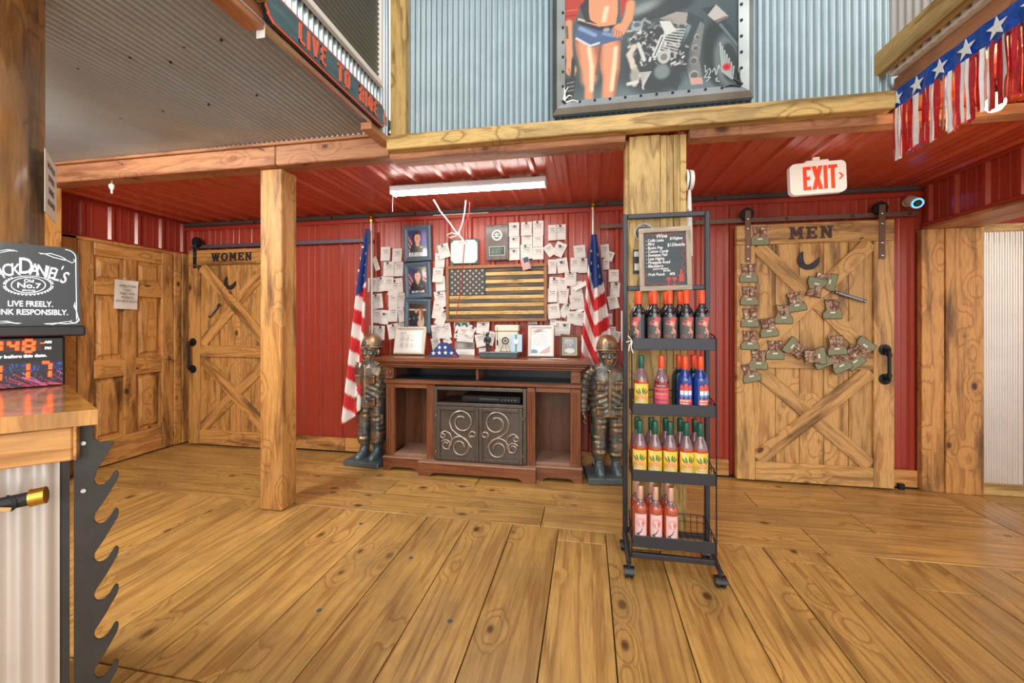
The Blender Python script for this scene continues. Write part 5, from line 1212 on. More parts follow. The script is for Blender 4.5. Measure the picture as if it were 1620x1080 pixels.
def silh(u, v):
    c = Cv(u, v, (92, 104, 110), .8); c.lines(.12, .62, .9, .94, 6, (214, 208, 188), .85, 2); c.ell(.5, .52, .13, .07, (206, 204, 190), .2); c.ell(.52, .22, .38, .16, (196, 192, 178), .15); c.seg((.45, .55), (.55, .42), .04, (70, 70, 70)); c.lines(.05, .02, .4, .16, 2, (60, 50, 44), .8); return c.c
framed('picture_frame', 'gold edged plaque with pale text over a figure, beside the draped flag', 'plaque', 0, 0, 0.165, 0.195, 0.018, 'gold_wood', 0, silh, tilt=-8, z=ctop(901, 560, 3.655) + Vector((0, 0, 0.098)), matw=0.006, matm='ivory', nx=50, ny=60)
for k, (px, rz, lb) in enumerate(((868, 0.1, 'loose white leaflet lying flat on the console under another'), (884, -0.25, 'loose white leaflet lying on top near the console corner'))):
    tag(MB().box((-0.07, -0.028, 0), (0.07, 0.028, 0.0015), 0, fr(ctop(px, 565, 3.45 - 0.02 * k) + Vector((0, 0, 0.0015 + 0.002 * k)), (math.cos(rz), math.sin(rz), 0), (-math.sin(rz), math.cos(rz), 0))).build('leaflet', 'paper', None, 0), lb, 'leaflet')
# wall thermostat tag, cord and lamp
hk_ = thing('wall_hook', 'small grey hook on the wall between plaque and draped flag', 'hook', fr(onY(922.5, 534, YN)))
bxo('plate', (-0.018, -0.03, 0), (0.018, 0.03, 0.006), 'chrome', hk_, 0.003); MB().tube([(0, -0.005, 0.004), (0, -0.012, 0.022), (0, 0.006, 0.03)], 0.004, 6).build('prong', 'chrome', hk_)
# ------------------------------------------------------------------ wine rack on casters
RX0, RX1, RYF, RYB = 0.225, 0.640, 2.205, 2.425
rk = thing('wine_rack', 'tall black four tier rack on casters in front of the pine post', 'rack', (0.43, 2.33, 0))
RL = rk.location.copy()
def rb(nm, a, b, m='rack_black', bev=0.004, p=None):
    o = bxo(nm, a, b, m, p or rk, bev); o.location -= RL + (p.location if p else Vector((0, 0, 0))); return o
def rt(nm, pts, r, m='rack_wire', p=None, n=6, closed=False):
    o = MB().tube(pts, r, n, closed).build(nm, m, p or rk); o.location -= RL + (p.location if p else Vector((0, 0, 0))); return o
tb = 0.026
rb('upright', (RX0 - tb, RYB - 0.013, 0.10), (RX0, RYB + 0.016, 1.942)); rb('upright', (RX1, RYB - 0.013, 0.10), (RX1 + tb, RYB + 0.016, 1.942))
rb('top_bar', (RX0, RYB - 0.013, 1.914), (RX1, RYB + 0.016, 1.942)); rb('cross_bar', (RX0, RYB - 0.011, 1.505), (RX1, RYB + 0.014, 1.532))
rb('cross_bar', (RX0, RYB - 0.011, 0.12), (RX1, RYB + 0.014, 0.145)); rb('cross_bar', (RX0, RYF + 0.02, 0.085), (RX1, RYF + 0.045, 0.112))
for x in (RX0 - 0.013, RX1 + 0.013):
    rt('foot_bar', [(x, RYF - 0.01, 0.075), (x, RYF + 0.03, 0.082), (x, RYB - 0.06, 0.115), (x, RYB + 0.015, 0.118), (x, RYB + 0.034, 0.085)], 0.0135, 'rack_black', n=8)
    for yy in (RYF - 0.005, RYB + 0.03):
        c_ = MB().cyl((x, yy, 0.05), (x, yy, 0.075), 0.010, 10).build('caster', 'rack_black', rk); c_.location -= RL
        for dx in (-0.013, 0.013):
            w_ = MB().lathe([(0.0, -0.010), (0.022, -0.010), (0.026, -0.006), (0.026, 0.006), (0.022, 0.010), (0, 0.010)], 20, fr((x + dx, yy - 0.004, 0.0265), (0, 1, 0), (0, 0, 1))).build('wheel', 'black_plastic', c_); w_.location -= RL + c_.location
        h_ = MB()
        h_.loft([[(x + dx_ * 0.027, yy - 0.004 + 0.030 * math.cos(a_), 0.0265 + 0.030 * math.sin(a_)) for a_ in np.linspace(0.1, PI - 0.1, 10)] for dx_ in (-1, 1)])
        ho = h_.build('hood', 'black_plastic', c_); ho.location -= RL + c_.location
SH = [1.182, 0.843, 0.498, 0.156]     # undersides of the front strips
for k, z in enumerate(SH):
    bs = rb('basket', (RX0 + 0.006, RYF - 0.002, z), (RX1 - 0.006, RYF + 0.004, z + 0.06), 'rack_black', 0.002)
    x0_, x1_ = RX0 + 0.006, RX1 - 0.006; zb = z + 0.004
    for i in range(13): x = x0_ + 0.004 + (x1_ - x0_ - 0.008) * i / 12; rt('floor_wire', [(x, RYF + 0.004, zb), (x, RYB - 0.018, zb), (x, RYB - 0.014, zb + 0.012), (x, RYB - 0.014, zb + 0.095)], 0.0018, p=bs)
    for yy in (RYF + 0.06, RYF + 0.13): rt('floor_wire', [(x0_, yy, zb - 0.003), (x1_, yy, zb - 0.003)], 0.002, p=bs)
    for zz, r_ in ((zb + 0.095, 0.0028), (zb + 0.055, 0.0018)): rt('rim_wire', [(x0_, RYF, zb + 0.056), (x0_, RYF + 0.03, zb + 0.056 if zz < zb + 0.06 else zb + 0.07), (x0_, RYB - 0.03, zz), (x0_ + 0.02, RYB - 0.014, zz), (x1_ - 0.02, RYB - 0.014, zz), (x1_, RYB - 0.03, zz), (x1_, RYF + 0.03, zb + 0.056 if zz < zb + 0.06 else zb + 0.07), (x1_, RYF, zb + 0.056)], r_, p=bs)
    for x in (x0_, x1_):
        for i in range(4): yy = RYF + 0.03 + 0.045 * i; rt('side_wire', [(x, yy, zb), (x, yy, zb + 0.07 + 0.006 * i)], 0.0018, p=bs)
for x in (RX0 + 0.002, RX1 - 0.002): rt('front_rod', [(x, RYF + 0.002, 0.10), (x, RYF + 0.002, 1.245 if x > 0.4 else 1.26)], 0.0035)
# ------------------------------------------------------------------ bottles
def wine(col, tr=0.45): return plain(col, 0.06, spec=0.6, coat=0.6, trans=tr)
_D['wine_dark'] = wine('#14171c', 0.0); _D['wine_amber'] = wine('#d4501c', 0.35); _D['wine_red'] = wine('#9c2434', 0.35); _D['wine_blue'] = wine('#0f3f9c', 0.3); _D['wine_teal'] = wine('#0a3444', 0.1); _D['wine_rose'] = wine('#d4603f', 0.4)
_D['glass_empty'] = plain('#a5848c', 0.04, spec=0.8, coat=0.8, trans=0.55); _D['cap_red'] = plain('#ee5226', 0.3, 0.2); _D['cap_green'] = plain('#1f5a4a', 0.3, 0.2); _D['cap_blush'] = plain('#dcae98', 0.3, 0.3); _D['cap_dark'] = plain('#1a2a34', 0.3)
def lab_dark(u, v):
    c = Cv(u, v, (86, 84, 86), .75); r = np.random.RandomState(3)
    c.ell(.42, .74, .22, .10, (206, 96, 100), .25, .3); c.ell(.62, .70, .16, .12, (232, 170, 150), .4); c.ell(.72, .92, .22, .14, (198, 88, 92), .3); c.ell(.40, .76, .10, .03, (60, 44, 50), .3)
    c.seg((.75, .75), (.66, .45), .05, (214, 120, 100), .4, .03); c.seg((.66, .45), (.85, .3), .04, (226, 160, 120), .4); c.ell(.68, .3, .12, .06, (230, 190, 160), .4); c.ell(.68, .3, .06, .03, (90, 70, 70), .4); c.seg((.85, .3), (.75, .05), .035, (206, 110, 96), .4); c.lines(.08, .05, .5, .2, 2, (190, 84, 84), .9); return c.c
def lab_yel(u, v):
    c = Cv(u, v, (232, 204, 74), .75); c.poly([(0, 1), (.3, 1), (.55, .6), (.3, .6)], (240, 224, 140)); c.ell(.45, .28, .4, .18, (190, 160, 60), .6); 
    for (x, y, a_) in ((.28, .6, .7), (.4, .66, .3), (.68, .66, -.4), (.8, .6, -.8), (.58, .7, -.1)): c.ell(x, y, .05, .14, (70, 120, 60), .3, a_)
    for (x, y) in ((.35, .44), (.56, .48), (.68, .42), (.48, .36)): c.ell(x, y, .12, .09, (232, 150, 92), .3); c.ell(x - .03, y + .03, .04, .03, (248, 206, 160), .6)
    c.ell(.5, .24, .3, .06, (206, 190, 150), .5); c.lines(.1, .05, .9, .18, 2, (246, 238, 190), .95); return c.c
def lab_pink(u, v):
    c = Cv(u, v, (214, 92, 96), .65); c.rect(0, .84, 1, 1, (120, 60, 60)); c.lines(.2, .86, .8, .98, 1, (230, 200, 200), .9)
    for k, y in enumerate((.66, .46, .26, .1)): c.lines(.08, y - .07, .95, y + .09, 1, (196, 52, 120) if k % 2 else (60, 56, 110), .8, k)
    c.lines(.1, .5, .9, .6, 2, (240, 180, 150), .7); return c.c
def lab_pop(u, v):
    c = Cv(u, v, (40, 60, 150), .7)
    for x, s_ in ((.2, .8), (.5, 1.0), (.8, .8)):
        c.ell(x, .52 + .34 * s_, .13, .14, (224, 84, 60), .15); c.rect(x - .12, .52, x + .12, .52 + .34 * s_, (224, 84, 60)); c.rect(x - .12, .45, x + .12, .66, (236, 236, 240)); c.rect(x - .12, .38, x + .12, .48, (90, 150, 206)); c.rect(x - .02, .28, x + .02, .38, (230, 190, 110))
    c.rect(0, 0, 1, .27, (200, 74, 60)); c.lines(.08, .02, .92, .26, 2, (244, 236, 226), .95, 2); return c.c
def lab_rose(u, v):
    c = Cv(u, v, (228, 196, 196), .5); c.ell(.52, .62, .34, .20, (226, 150, 148), .2); c.ell(.45, .68, .16, .08, (240, 196, 190), .5); c.ell(.66, .6, .10, .07, (206, 116, 116), .5); c.seg((.5, .48), (.5, .62), .03, (240, 220, 216))
    c.seg((.3, .12), (.5, .22), .022, (70, 50, 56)); c.seg((.5, .22), (.62, .36), .015, (70, 50, 56)); c.seg((.2, .1), (.34, .08), .03, (60, 46, 50)); return c.c
def bottle_proto(kind):
    gl, cap, lab, lh, lz, arc, prof = {
     'dark': ('wine_dark', 'cap_red', lab_dark, 0.112, 0.107, 2.2, 'b'), 'yellow': ('wine_amber', 'cap_green', lab_yel, 0.112, 0.098, 2.3, 'r'), 'pink': ('wine_red', 'cap_red', lab_pink, 0.112, 0.098, 2.4, 'r'),
     'blue': ('wine_blue', 'cap_red', lab_pop, 0.112, 0.107, 1.9, 'b'), 'teal': ('wine_teal', 'cap_red', None, 0, 0, 0, 'b'), 'rose': ('wine_rose', 'cap_blush', lab_rose, 0.116, 0.105, 1.7, 'b')}[kind]
    R = 0.0375
    if prof == 'b': p = [(0.0, 0.004), (0.030, 0.0), (R, 0.006), (R, 0.172), (0.0355, 0.190), (0.028, 0.206), (0.019, 0.217), (0.0145, 0.228), (0.0135, 0.25), (0.0135, 0.292)]
    else: p = [(0.0, 0.004), (0.030, 0.0), (R, 0.006), (R, 0.156), (0.0365, 0.170), (0.032, 0.188), (0.0255, 0.207), (0.018, 0.224), (0.0145, 0.236), (0.0135, 0.25), (0.0135, 0.292)]
    e = bpy.data.objects.new('wine_bottle', None); COL.objects.link(e)
    gb = MB().lathe(p + [(0, 0.292)], 24)
    if kind in ('yellow', 'pink', 'rose'):
        lv_ = {'yellow': 0.178, 'pink': 0.178, 'rose': 0.205}[kind]
        gb.mi = [1 if min(gb.v[i][2] for i in f_) > lv_ - 0.01 else 0 for f_ in gb.f]
    gb.build('glass', [gl, 'glass_empty'], e, 50)
    MB().lathe([(0.0150, 0.232), (0.0155, 0.234), (0.0155, 0.298), (0.014, 0.301), (0, 0.301)], 18).build('cap', cap, e, 50)
    if lab:
        hw = (R + 0.0006) * arc / 2
        def bend(X, Y): a_ = X / hw * arc / 2; return ((R + 0.0006) * np.sin(a_), -(R + 0.0006) * np.cos(a_), Y + lz)
        paint('label', 2 * hw, lh, 44, 52, lab, e, None, 'painted', bend=bend)
        s_ = {'dark': None, 'yellow': 'PINEAPPLE', 'pink': 'FRUIT PUNCH', 'blue': 'BOOM POP', 'rose': None}[kind]
    return e
protos = {k: bottle_proto(k) for k in ('dark', 'yellow', 'pink', 'blue', 'teal', 'rose')}
used = set()
DESC = {'dark': 'dark bottle with orange cap', 'yellow': 'amber bottle with green cap and yellow label', 'pink': 'red bottle with pink label and orange cap', 'blue': 'blue wine bottle with ice pop label', 'teal': 'unlabelled dark teal bottle', 'rose': 'rose bottle with blush cap and pink label'}
def put_bottle(kind, x, y, z, where, rz=0.0):
    o = protos[kind]
    if kind in used: o = copy_tree(o)
    used.add(kind); o.location = (x, y, z); o.rotation_euler.z = rz
    tag(o, DESC[kind] + ', ' + where, 'bottle', 'wine bottles on the rack')
def xpx(px, y): return onY(px, 500, y).x
ZS = [z + 0.0065 for z in SH]
PN = ['leftmost', 'second from left', 'middle', 'fourth from left', 'rightmost']
for i, px in enumerate((1010.5, 1035, 1059.5, 1085.5, 1110)):
    put_bottle('dark', xpx(px, 2.247), 2.247, ZS[0], f'{PN[i]} in front row', -0.15 + (0.75 if i == 0 else 0) * -1 + 0.03 * i)
for i, px in enumerate((1008, 1030.5, 1053.5, 1075.5)): put_bottle('dark', xpx(px, 2.328), 2.328, ZS[0], f'{PN[i]} of row behind front', 0.2)
put_bottle('yellow', xpx(1014.5, 2.25), 2.25, ZS[1], 'alone on second shelf', -0.1)
put_bottle('pink', xpx(1046.5, 2.25), 2.25, ZS[1], 'on second shelf', -0.1)
put_bottle('blue', xpx(1083.5, 2.247), 2.247, ZS[1], 'beside the pink labelled one', -0.05); put_bottle('blue', xpx(1108, 2.247), 2.247, ZS[1], 'at the shelf end', 0.5)
put_bottle('teal', xpx(1074, 2.33), 2.33, ZS[1], 'behind the blue bottle nearer the pink label'); put_bottle('teal', xpx(1097, 2.33), 2.33, ZS[1], 'behind the blue bottle at the shelf end')
for i, px in enumerate((1012, 1036, 1060, 1085.5, 1107.5)): put_bottle('yellow', xpx(px, 2.247), 2.247, ZS[2], f'{PN[i]} in third shelf front row', (-0.2, -0.1, -0.1, 0.05, 0.1)[i])
for i, px in enumerate((1008, 1030, 1053, 1076, 1099)): put_bottle('yellow', xpx(px, 2.33), 2.33, ZS[2], f'{PN[i]} in third shelf back row', 0.1)
for i, px in enumerate((1013, 1037, 1061)): put_bottle('rose', xpx(px, 2.247), 2.247, ZS[3], ('leftmost', 'middle', 'rightmost')[i] + ' in front row', -0.05 + 0.05 * i)
for i, px in enumerate((1008, 1030, 1055)): put_bottle('rose', xpx(px, 2.33), 2.33, ZS[3], ('leftmost', 'middle', 'rightmost')[i] + ' in back row', 0.1)
# ------------------------------------------------------------------ chalkboard price list
p0_, p1_ = onY(1010, 461, 2.395), onY(1094.5, 357, 2.395)
cw_, chh = p1_.x - p0_.x - 0.006, p1_.z - p0_.z - 0.005
ck = thing('chalkboard', 'wood framed chalkboard with handwritten wine list on top of rack', 'chalkboard', fr(((p0_.x + p1_.x) / 2, 2.405, (p0_.z + p1_.z) / 2), rot=math.radians(1.2)) @ Matrix.Rotation(math.radians(-1.0), 4, 'X'))
a, b, fw = cw_ / 2, chh / 2, 0.027
for (x0_, y0_, x1_, y1_, ax) in ((-a, -b, a, -b + fw, 'x'), (-a, b - fw, a, b, 'x'), (-a, -b + fw, -a + fw, b - fw, 'y'), (a - fw, -b + fw, a, b - fw, 'y')): bxo('frame_side', (x0_, y0_, 0), (x1_, y1_, 0.02), 'weather_' + ax, ck, 0.002)
bxo('board', (-a + fw * .6, -b + fw * .6, 0.003), (a - fw * .6, b - fw * .6, 0.010), 'slate', ck, 0)
def chalk(s_, x, y, sz, m='chalk_white', al='LEFT'): lettering('chalk_line', s_, sz, m, ck, Matrix.Translation((x, y, 0.0105)), ext=0.0004, off=0.0003, align=al, shear=0.15, xs=0.84)
chalk('Wine', -0.045, b - 0.048, 0.032)
for k, s_ in enumerate(('- Coffe Latte', '- PB+J', '- Boom Pop', '- Cotton Candy', '- Sweetest Fish', '- Late Nights', '- Pineapple Road', '- Blackberry')): chalk(s_, -a + fw + 0.010, b - 0.071 - 0.0206 * k, 0.0225)
chalk('(aged in Bourbon', -0.065, b - 0.231, 0.014); chalk('Barrels)', -0.01, b - 0.2425, 0.014); chalk('- Fruit Punch', -a + fw + 0.010, b - 0.262, 0.0225); chalk('40%', 0.022, b - 0.262, 0.021)
chalk('$10/glass', 0.028, b - 0.064, 0.022); chalk('$13/bottle', 0.014, b - 0.100, 0.026)
def vine(pts): 
    m_ = MB(); m_.tube([(x, y, 0.0105) for x, y in pts], 0.0016, 5); m_.build('chalk_vine', 'chalk_red', ck)
vine([(a - fw - 0.012 + 0.012 * math.sin(t * 2.3), b - 0.05 - t * 0.022) for t in np.linspace(0, 11, 50)]); vine([(-a + fw + 0.01 + t * 0.0195, -b + fw + 0.012 + 0.006 * math.sin(t * 2.2)) for t in np.linspace(0, 9, 40)]); vine([(-a + fw + 0.008 + t * 0.022, b - fw - 0.010 + 0.005 * math.sin(t * 2)) for t in np.linspace(0, 9, 40)]); vine([(-a + fw + 0.008 + 0.007 * math.sin(t * 2), -b + fw + 0.02 + t * 0.012) for t in np.linspace(0, 6, 30)])
def flat(pts, m='chalk_red', nm='chalk_drawing'): m_ = MB(); tri_prism(m_, pts, 0.010, 0.0112); m_.build(nm, m, ck, 0)
bx_, by_ = 0.085, -b + 0.048
flat([(bx_ - .013, by_), (bx_ + .013, by_), (bx_ + .013, by_ + .035), (bx_ + .005, by_ + .047), (bx_ + .005, by_ + .068), (bx_ - .005, by_ + .068), (bx_ - .005, by_ + .047), (bx_ - .013, by_ + .035)])
for gx in (0.018, 0.048): flat([(gx - .010, by_ - .02), (gx + .010, by_ - .02), (gx + .002, by_ - .014), (gx + .002, by_ + .002), (gx + .012, by_ + .014), (gx + .010, by_ + .026), (gx - .010, by_ + .026), (gx - .012, by_ + .014), (gx - .002, by_ + .002), (gx - .002, by_ - .014)])
# stickers on the post behind the chalkboard
sk = thing('round_sticker', 'black and white round sticker on the post behind the chalkboard', 'sticker', fr(onY(1019, 368, 2.466)))
_D['sticker_black'] = plain('#22262a', 0.5)
MB().lathe([(0.052, 0), (0.052, 0.0015), (0, 0.0015)], 28).build('disc', 'paper', sk); MB().lathe([(0.048, 0.0015), (0.048, 0.0025), (0.024, 0.0025)], 28).build('ring', 'sticker_black', sk); lettering('lettering', 'SUPPORT OUR', 0.011, 'paper', sk, Matrix.Translation((0, 0.036, 0.003)), ext=0.0003)
ks = thing('tall_sticker', 'black and white upright sticker on the post beside the chalkboard', 'sticker', fr(onY(1007.5, 414, 2.466)))
bxo('sheet', (-0.022, -0.07, 0), (0.022, 0.07, 0.0015), 'sticker_black', ks, 0); bxo('print', (-0.016, 0.03, 0.0015), (0.014, 0.06, 0.0025), 'paper', ks, 0); bxo('print', (-0.014, -0.05, 0.0015), (0.012, -0.01, 0.0025), 'paper', ks, 0)
# zip tie ends at the rack edge
zt = thing('white_ribbon', 'white ribbon knotted on the rack edge beside the top shelf', 'ribbon', (0.228, 2.20, 1.225))
for k, q in enumerate(([(0, 0, 0), (-0.012, -0.006, 0.018), (-0.022, -0.004, 0.03)], [(0, 0, 0), (-0.016, -0.008, 0.002), (-0.03, -0.004, -0.004)], [(0, 0, 0), (-0.006, -0.008, -0.03), (0.004, -0.008, -0.06)], [(0, 0, 0), (-0.014, -0.006, -0.02), (-0.018, -0.003, -0.05)])): MB().tube(q, 0.0028, 6).build('loop', 'white_cord', zt)
# ------------------------------------------------------------------ boot cutouts on the men's door
_D['camo'] = None
def _camo():
    m, nt, b, N, L = newmat(); tc = nd(nt, 'ShaderNodeTexCoord'); oi = nd(nt, 'ShaderNodeObjectInfo')
    ad = nd(nt, 'ShaderNodeVectorMath', operation='ADD'); L.new(tc.outputs['Object'], ad.inputs[0]); L.new(oi.outputs['Random'], ad.inputs[1])
    n = nd(nt, 'ShaderNodeTexNoise', i_Scale=42.0, i_Detail=1.5); L.new(ad.outputs[0], n.inputs['Vector'])
    r = ramp(nt, [(0.0, '#6a4636'), (0.44, '#8a6a52'), (0.52, '#b0907a'), (0.60, '#7c7458'), (0.66, '#dcc8bc')], 'CONSTANT'); L.new(n.outputs['Fac'], r.inputs['Fac']); L.new(r.outputs['Color'], b.inputs['Base Color']); b.inputs['Roughness'].default_value = 0.6; return m
_D['camo'] = _camo
_D['boot_green'] = plain('#7f8a6c', 0.6, noise=0.1, nscale=30); _D['boot_edge'] = plain('#3a3428', 0.6); _D['boot_stripe'] = plain('#b0663e', 0.6); _D['boot_lace'] = plain('#5c3026', 0.6)
def boots_proto():
    e = bpy.data.objects.new('boot_cutout', None); COL.objects.link(e)
    w, h = 0.128, 0.152
    def sh(s_, dz0, dz1, m, nm):
        pts = [(-0.5, -0.5), (0.5, -0.5), (0.53, -0.46), (0.53, -0.22), (0.42, -0.05), (0.36, 0.06), (0.37, 0.2), (0.43, 0.44), (0.40, 0.5), (0.22, 0.47), (0.06, 0.5), (0.0, 0.47), (-0.08, 0.49), (-0.22, 0.47), (-0.40, 0.5), (-0.43, 0.46), (-0.37, 0.2), (-0.36, 0.06), (-0.42, -0.05), (-0.53, -0.22), (-0.53, -0.46)]
        mb = MB(); tri_prism(mb, [(x * (w + s_), y * (h + s_)) for x, y in pts], dz0, dz1); return mb.build(nm, m, e, 0)
    sh(0.006, 0.0, 0.004, 'boot_edge', 'backing')
    sh(-0.003, 0.004, 0.006, 'camo', 'boots')
    mb = MB(); mb.prism([(-0.063, -0.073), (0.063, -0.073), (0.066, -0.068), (0.066, -0.034), (-0.066, -0.034), (-0.066, -0.068)], 0.006, 0.0075); mb.build('sole_band', 'boot_green', e, 0)
    mb = MB(); mb.prism([(-0.065, -0.034), (0.065, -0.034), (0.065, -0.029), (-0.065, -0.029)], 0.006, 0.0072); mb.build('welt', 'boot_stripe', e, 0)
    mb = MB(); tri_prism(mb, [(-0.058, -0.028), (0.058, -0.028), (0.04, -0.008), (0.012, -0.012), (0, -0.006), (-0.012, -0.012), (-0.04, -0.008)], 0.006, 0.0070); mb.build('toe_caps', 'boot_green', e, 0)
    mb = MB(); mb.tube([(0.0, -0.01, 0.0062), (0.002, 0.02, 0.0062), (0.0, 0.07, 0.0062)], 0.0035, 6); mb.build('gap_line', 'boot_lace', e)
    bxo('name_tag', (-0.018, -0.034, 0.0075), (0.018, -0.022, 0.009), 'paper', e, 0)
    return e
bpz = boots_proto(); first = [True]
BOOTS = [(1202, 373, 0, 'under the hanger strap beside the word MEN'), (1183.7, 432, 0, 'topmost in the column along the stile'), (1185, 468, 0, 'second down in the column along the stile'), (1186, 502.5, 0, 'third down in the column along the stile'), (1186, 538, 0, 'fourth down in the column along the stile'),
 (1215.5, 518, 8, 'lowest of three climbing the brace'), (1239.6, 497, 0, 'middle of three climbing the brace'), (1259, 477.5, 10, 'highest of three climbing the brace'), (1225.7, 553.5, 0, 'on the middle rail beside the column'), (1199.8, 569, 0, 'just below the middle rail'), (1187, 589.5, 14, 'lowest of all, tilted at the stile'),
 (1316.5, 488.7, 0, 'alone and upright below the plaque strip'), (1306, 444.5, 76, 'lying sideways under the crescent moon'), (1290, 454.5, 166, 'upside down under the crescent moon'),
 (1258, 551, -125, 'tipped over, base towards the column'), (1299, 566, 25, 'mostly hidden behind the sideways one'), (1289, 563.5, 97, 'sideways at the low centre of the door'),
 (1344, 563, -40, 'half hidden between two others near the handle'), (1348, 567, 40, 'tilted behind the group near the handle'), (1327.5, 573, 28, 'lowest of the group near the handle'), (1323, 546, 6, 'upright at the head of the group near the handle'), (1364, 551, 142, 'tipped over, base pointing to the handle')]
DF = 3.735 - 0.046
for k, (px, py, rot, wh) in enumerate(BOOTS):
    o = bpz if k == 0 else copy_tree(bpz)
    o.matrix_world = fr(onY(px, py, DF - 0.002 - (0.0095 * (0 if k < 13 else 1 + (k - 13) % 4 if k > 13 else 1))), rot=math.radians(rot))
    tag(o, 'camouflage boot cutout ' + wh, 'cutout', 'boot cutouts on the men\'s door')
mp_ = thing('metal_strip', 'dark strip plaque with pale centre fixed aslant on the men\'s door', 'plaque', fr(onY(1345, 469, DF - 0.001), rot=math.radians(-20)))
bxo('strip', (-0.118, -0.013, 0), (0.118, 0.013, 0.005), 'steel_dark', mp_, 0.002); bxo('inlay', (-0.088, -0.0075, 0.005), (0.095, 0.0075, 0.006), 'plate_grey', mp_, 0)
for x in (-0.103, 0.107): MB().lathe([(0.006, 0.005), (0.005, 0.008), (0, 0.008)], 10, Matrix.Translation((x, 0, 0))).build('screw', 'chrome', mp_)
gs = thing('green_tag', 'tiny green and gold tag at the brace top of the men\'s door', 'tag', fr(onY(1364, 377, DF), rot=math.radians(15)))
MB().lathe([(0.012, 0), (0.012, 0.003), (0, 0.004)], 12).build('disc', 'gold', gs); bxo('leaf', (-0.016, -0.006, 0.003), (0.004, 0.008, 0.006), 'green_mat', gs, 0.002)
op = thing('metal_strip', 'short dark strip plaque on the brace of the women\'s door', 'plaque', fr(onY(339, 491, 3.735 - 0.046), rot=math.radians(47)))
bxo('strip', (-0.10, -0.012, 0), (0.10, 0.012, 0.005), 'steel_dark', op, 0.002); bxo('inlay', (-0.075, -0.006, 0.005), (0.06, 0.006, 0.006), 'plate_grey', op, 0)

# ------------------------------------------------------------------ lamp, cords, exit sign, camera, detector
_D['led'] = plain('#fff6ee', 0.4, emit=36.0); _D['lamp_white'] = plain('#d8dcde', 0.4)
ld = thing('batten_lamp', 'lit white batten lamp under the red ceiling', 'lamp', (-0.92, 3.04, 2.40))
bxo('housing', (-0.61, -0.055, -0.045), (0.61, 0.055, -0.002), 'lamp_white', ld, 0.005)
mb = MB(); n = 8; prof = [(-0.05 + 0.1 * i / n, -0.046 - 0.022 * math.sin(PI * i / n)) for i in range(n + 1)]
mb.loft([[(x, p[0], p[1]) for p in prof] for x in (-0.605, 0.605)]); mb.build('diffuser', 'led', ld)
for x in (-0.612, 0.612): bxo('end_cap', (x - 0.004, -0.056, -0.066), (x + 0.004, 0.056, -0.002), 'lamp_white', ld, 0.002)
MB().tube([(-0.60, -0.03, -0.06), (-0.602, -0.03, -0.20)], 0.0022, 5).build('pull_cord', 'white_cord', ld)
def cd(px, py, y=3.05): return onY(px, py, y)
wc = thing('knotted_rope', 'white cord hanging from the lamp, tied in a bow', 'cord', cd(735, 372))
L0 = wc.location.copy()
MB().tube([cd(686, 316) - L0, cd(697, 335) - L0, cd(711, 352) - L0, cd(722, 368) - L0, cd(726, 371) - L0], 0.0055, 8).build('strand', 'white_cord', wc); MB().tube([cd(737, 317) - L0, cd(735, 335) - L0, cd(731, 355) - L0, cd(725, 370) - L0], 0.0055, 8).build('strand', 'white_cord', wc)
MB().tube([cd(724, 371) - L0, cd(714, 368) - L0, cd(707, 372) - L0, cd(712, 376) - L0, cd(722, 373) - L0], 0.005, 8).build('bow_loop', 'white_cord', wc); MB().tube([cd(724, 370) - L0, cd(730, 376) - L0, cd(736, 386) - L0], 0.0065, 8).build('tail', 'white_cord', wc)
MB().lathe([(0, -0.016), (0.014, -0.008), (0.016, 0.004), (0.008, 0.014), (0, 0.016)], 10, Matrix.Translation(cd(724.5, 370) - L0)).build('knot', 'white_cord', wc)
MB().tube([cd(739, 380, 3.3) - L0, cd(745, 386, 3.3) - L0, cd(752, 386, 3.3) - L0, cd(755, 392, 3.3) - L0], 0.005, 8).build('tail', 'white_cord', wc)
rc = thing('red_rope', 'long red cord hanging from the lamp across the wooden flag', 'cord', cd(735, 380))
L0 = rc.location.copy(); MB().tube([cd(743, 320) - L0, cd(742, 337) - L0, cd(736, 360) - L0, onY(735, 385, 3.2) - L0, onY(730, 450, 3.5) - L0, onY(722, 500, 3.62) - L0, onY(716, 545, 3.66) - L0], 0.0042, 8).build('strand', 'red_cord', rc)
cr_ = bxo('conduit_bar', onY(685, 342, 3.765), onY(773, 335, 3.781), 'lamp_white', None, 0.002); cr_.data.transform(Matrix.Diagonal((1, 1, 0.35, 1))); tag(cr_, 'short pale bar fixed high on the red wall behind the lamp', 'bar')
ex = thing('exit_sign', 'white exit sign with red letters and arrow under the ceiling', 'exit sign', fr(onY(1294, 281, 2.99), rot=math.radians(2.0)) @ Matrix.Scale(0.96, 4))
_D['exit_white'] = plain('#f2f0ec', 0.35, emit=0.12); _D['exit_red'] = plain('#d8401e', 0.4, emit=0.3)
W_, H_ = 0.345, 0.215
rr = 0.035; oc = []
for cx, cy, a0 in ((W_ / 2 - rr, H_ / 2 - rr, 0), (-W_ / 2 + rr, H_ / 2 - rr, 90), (-W_ / 2 + rr, -H_ / 2 + rr, 180), (W_ / 2 - rr, -H_ / 2 + rr, 270)):
    for q in range(6): oc.append((cx + rr * math.cos(math.radians(a0 + 18 * q)), cy + rr * math.sin(math.radians(a0 + 18 * q))))
mb = MB(); mb.prism(oc, -0.04, 0.0); mb.build('housing', 'exit_white', ex, 0)
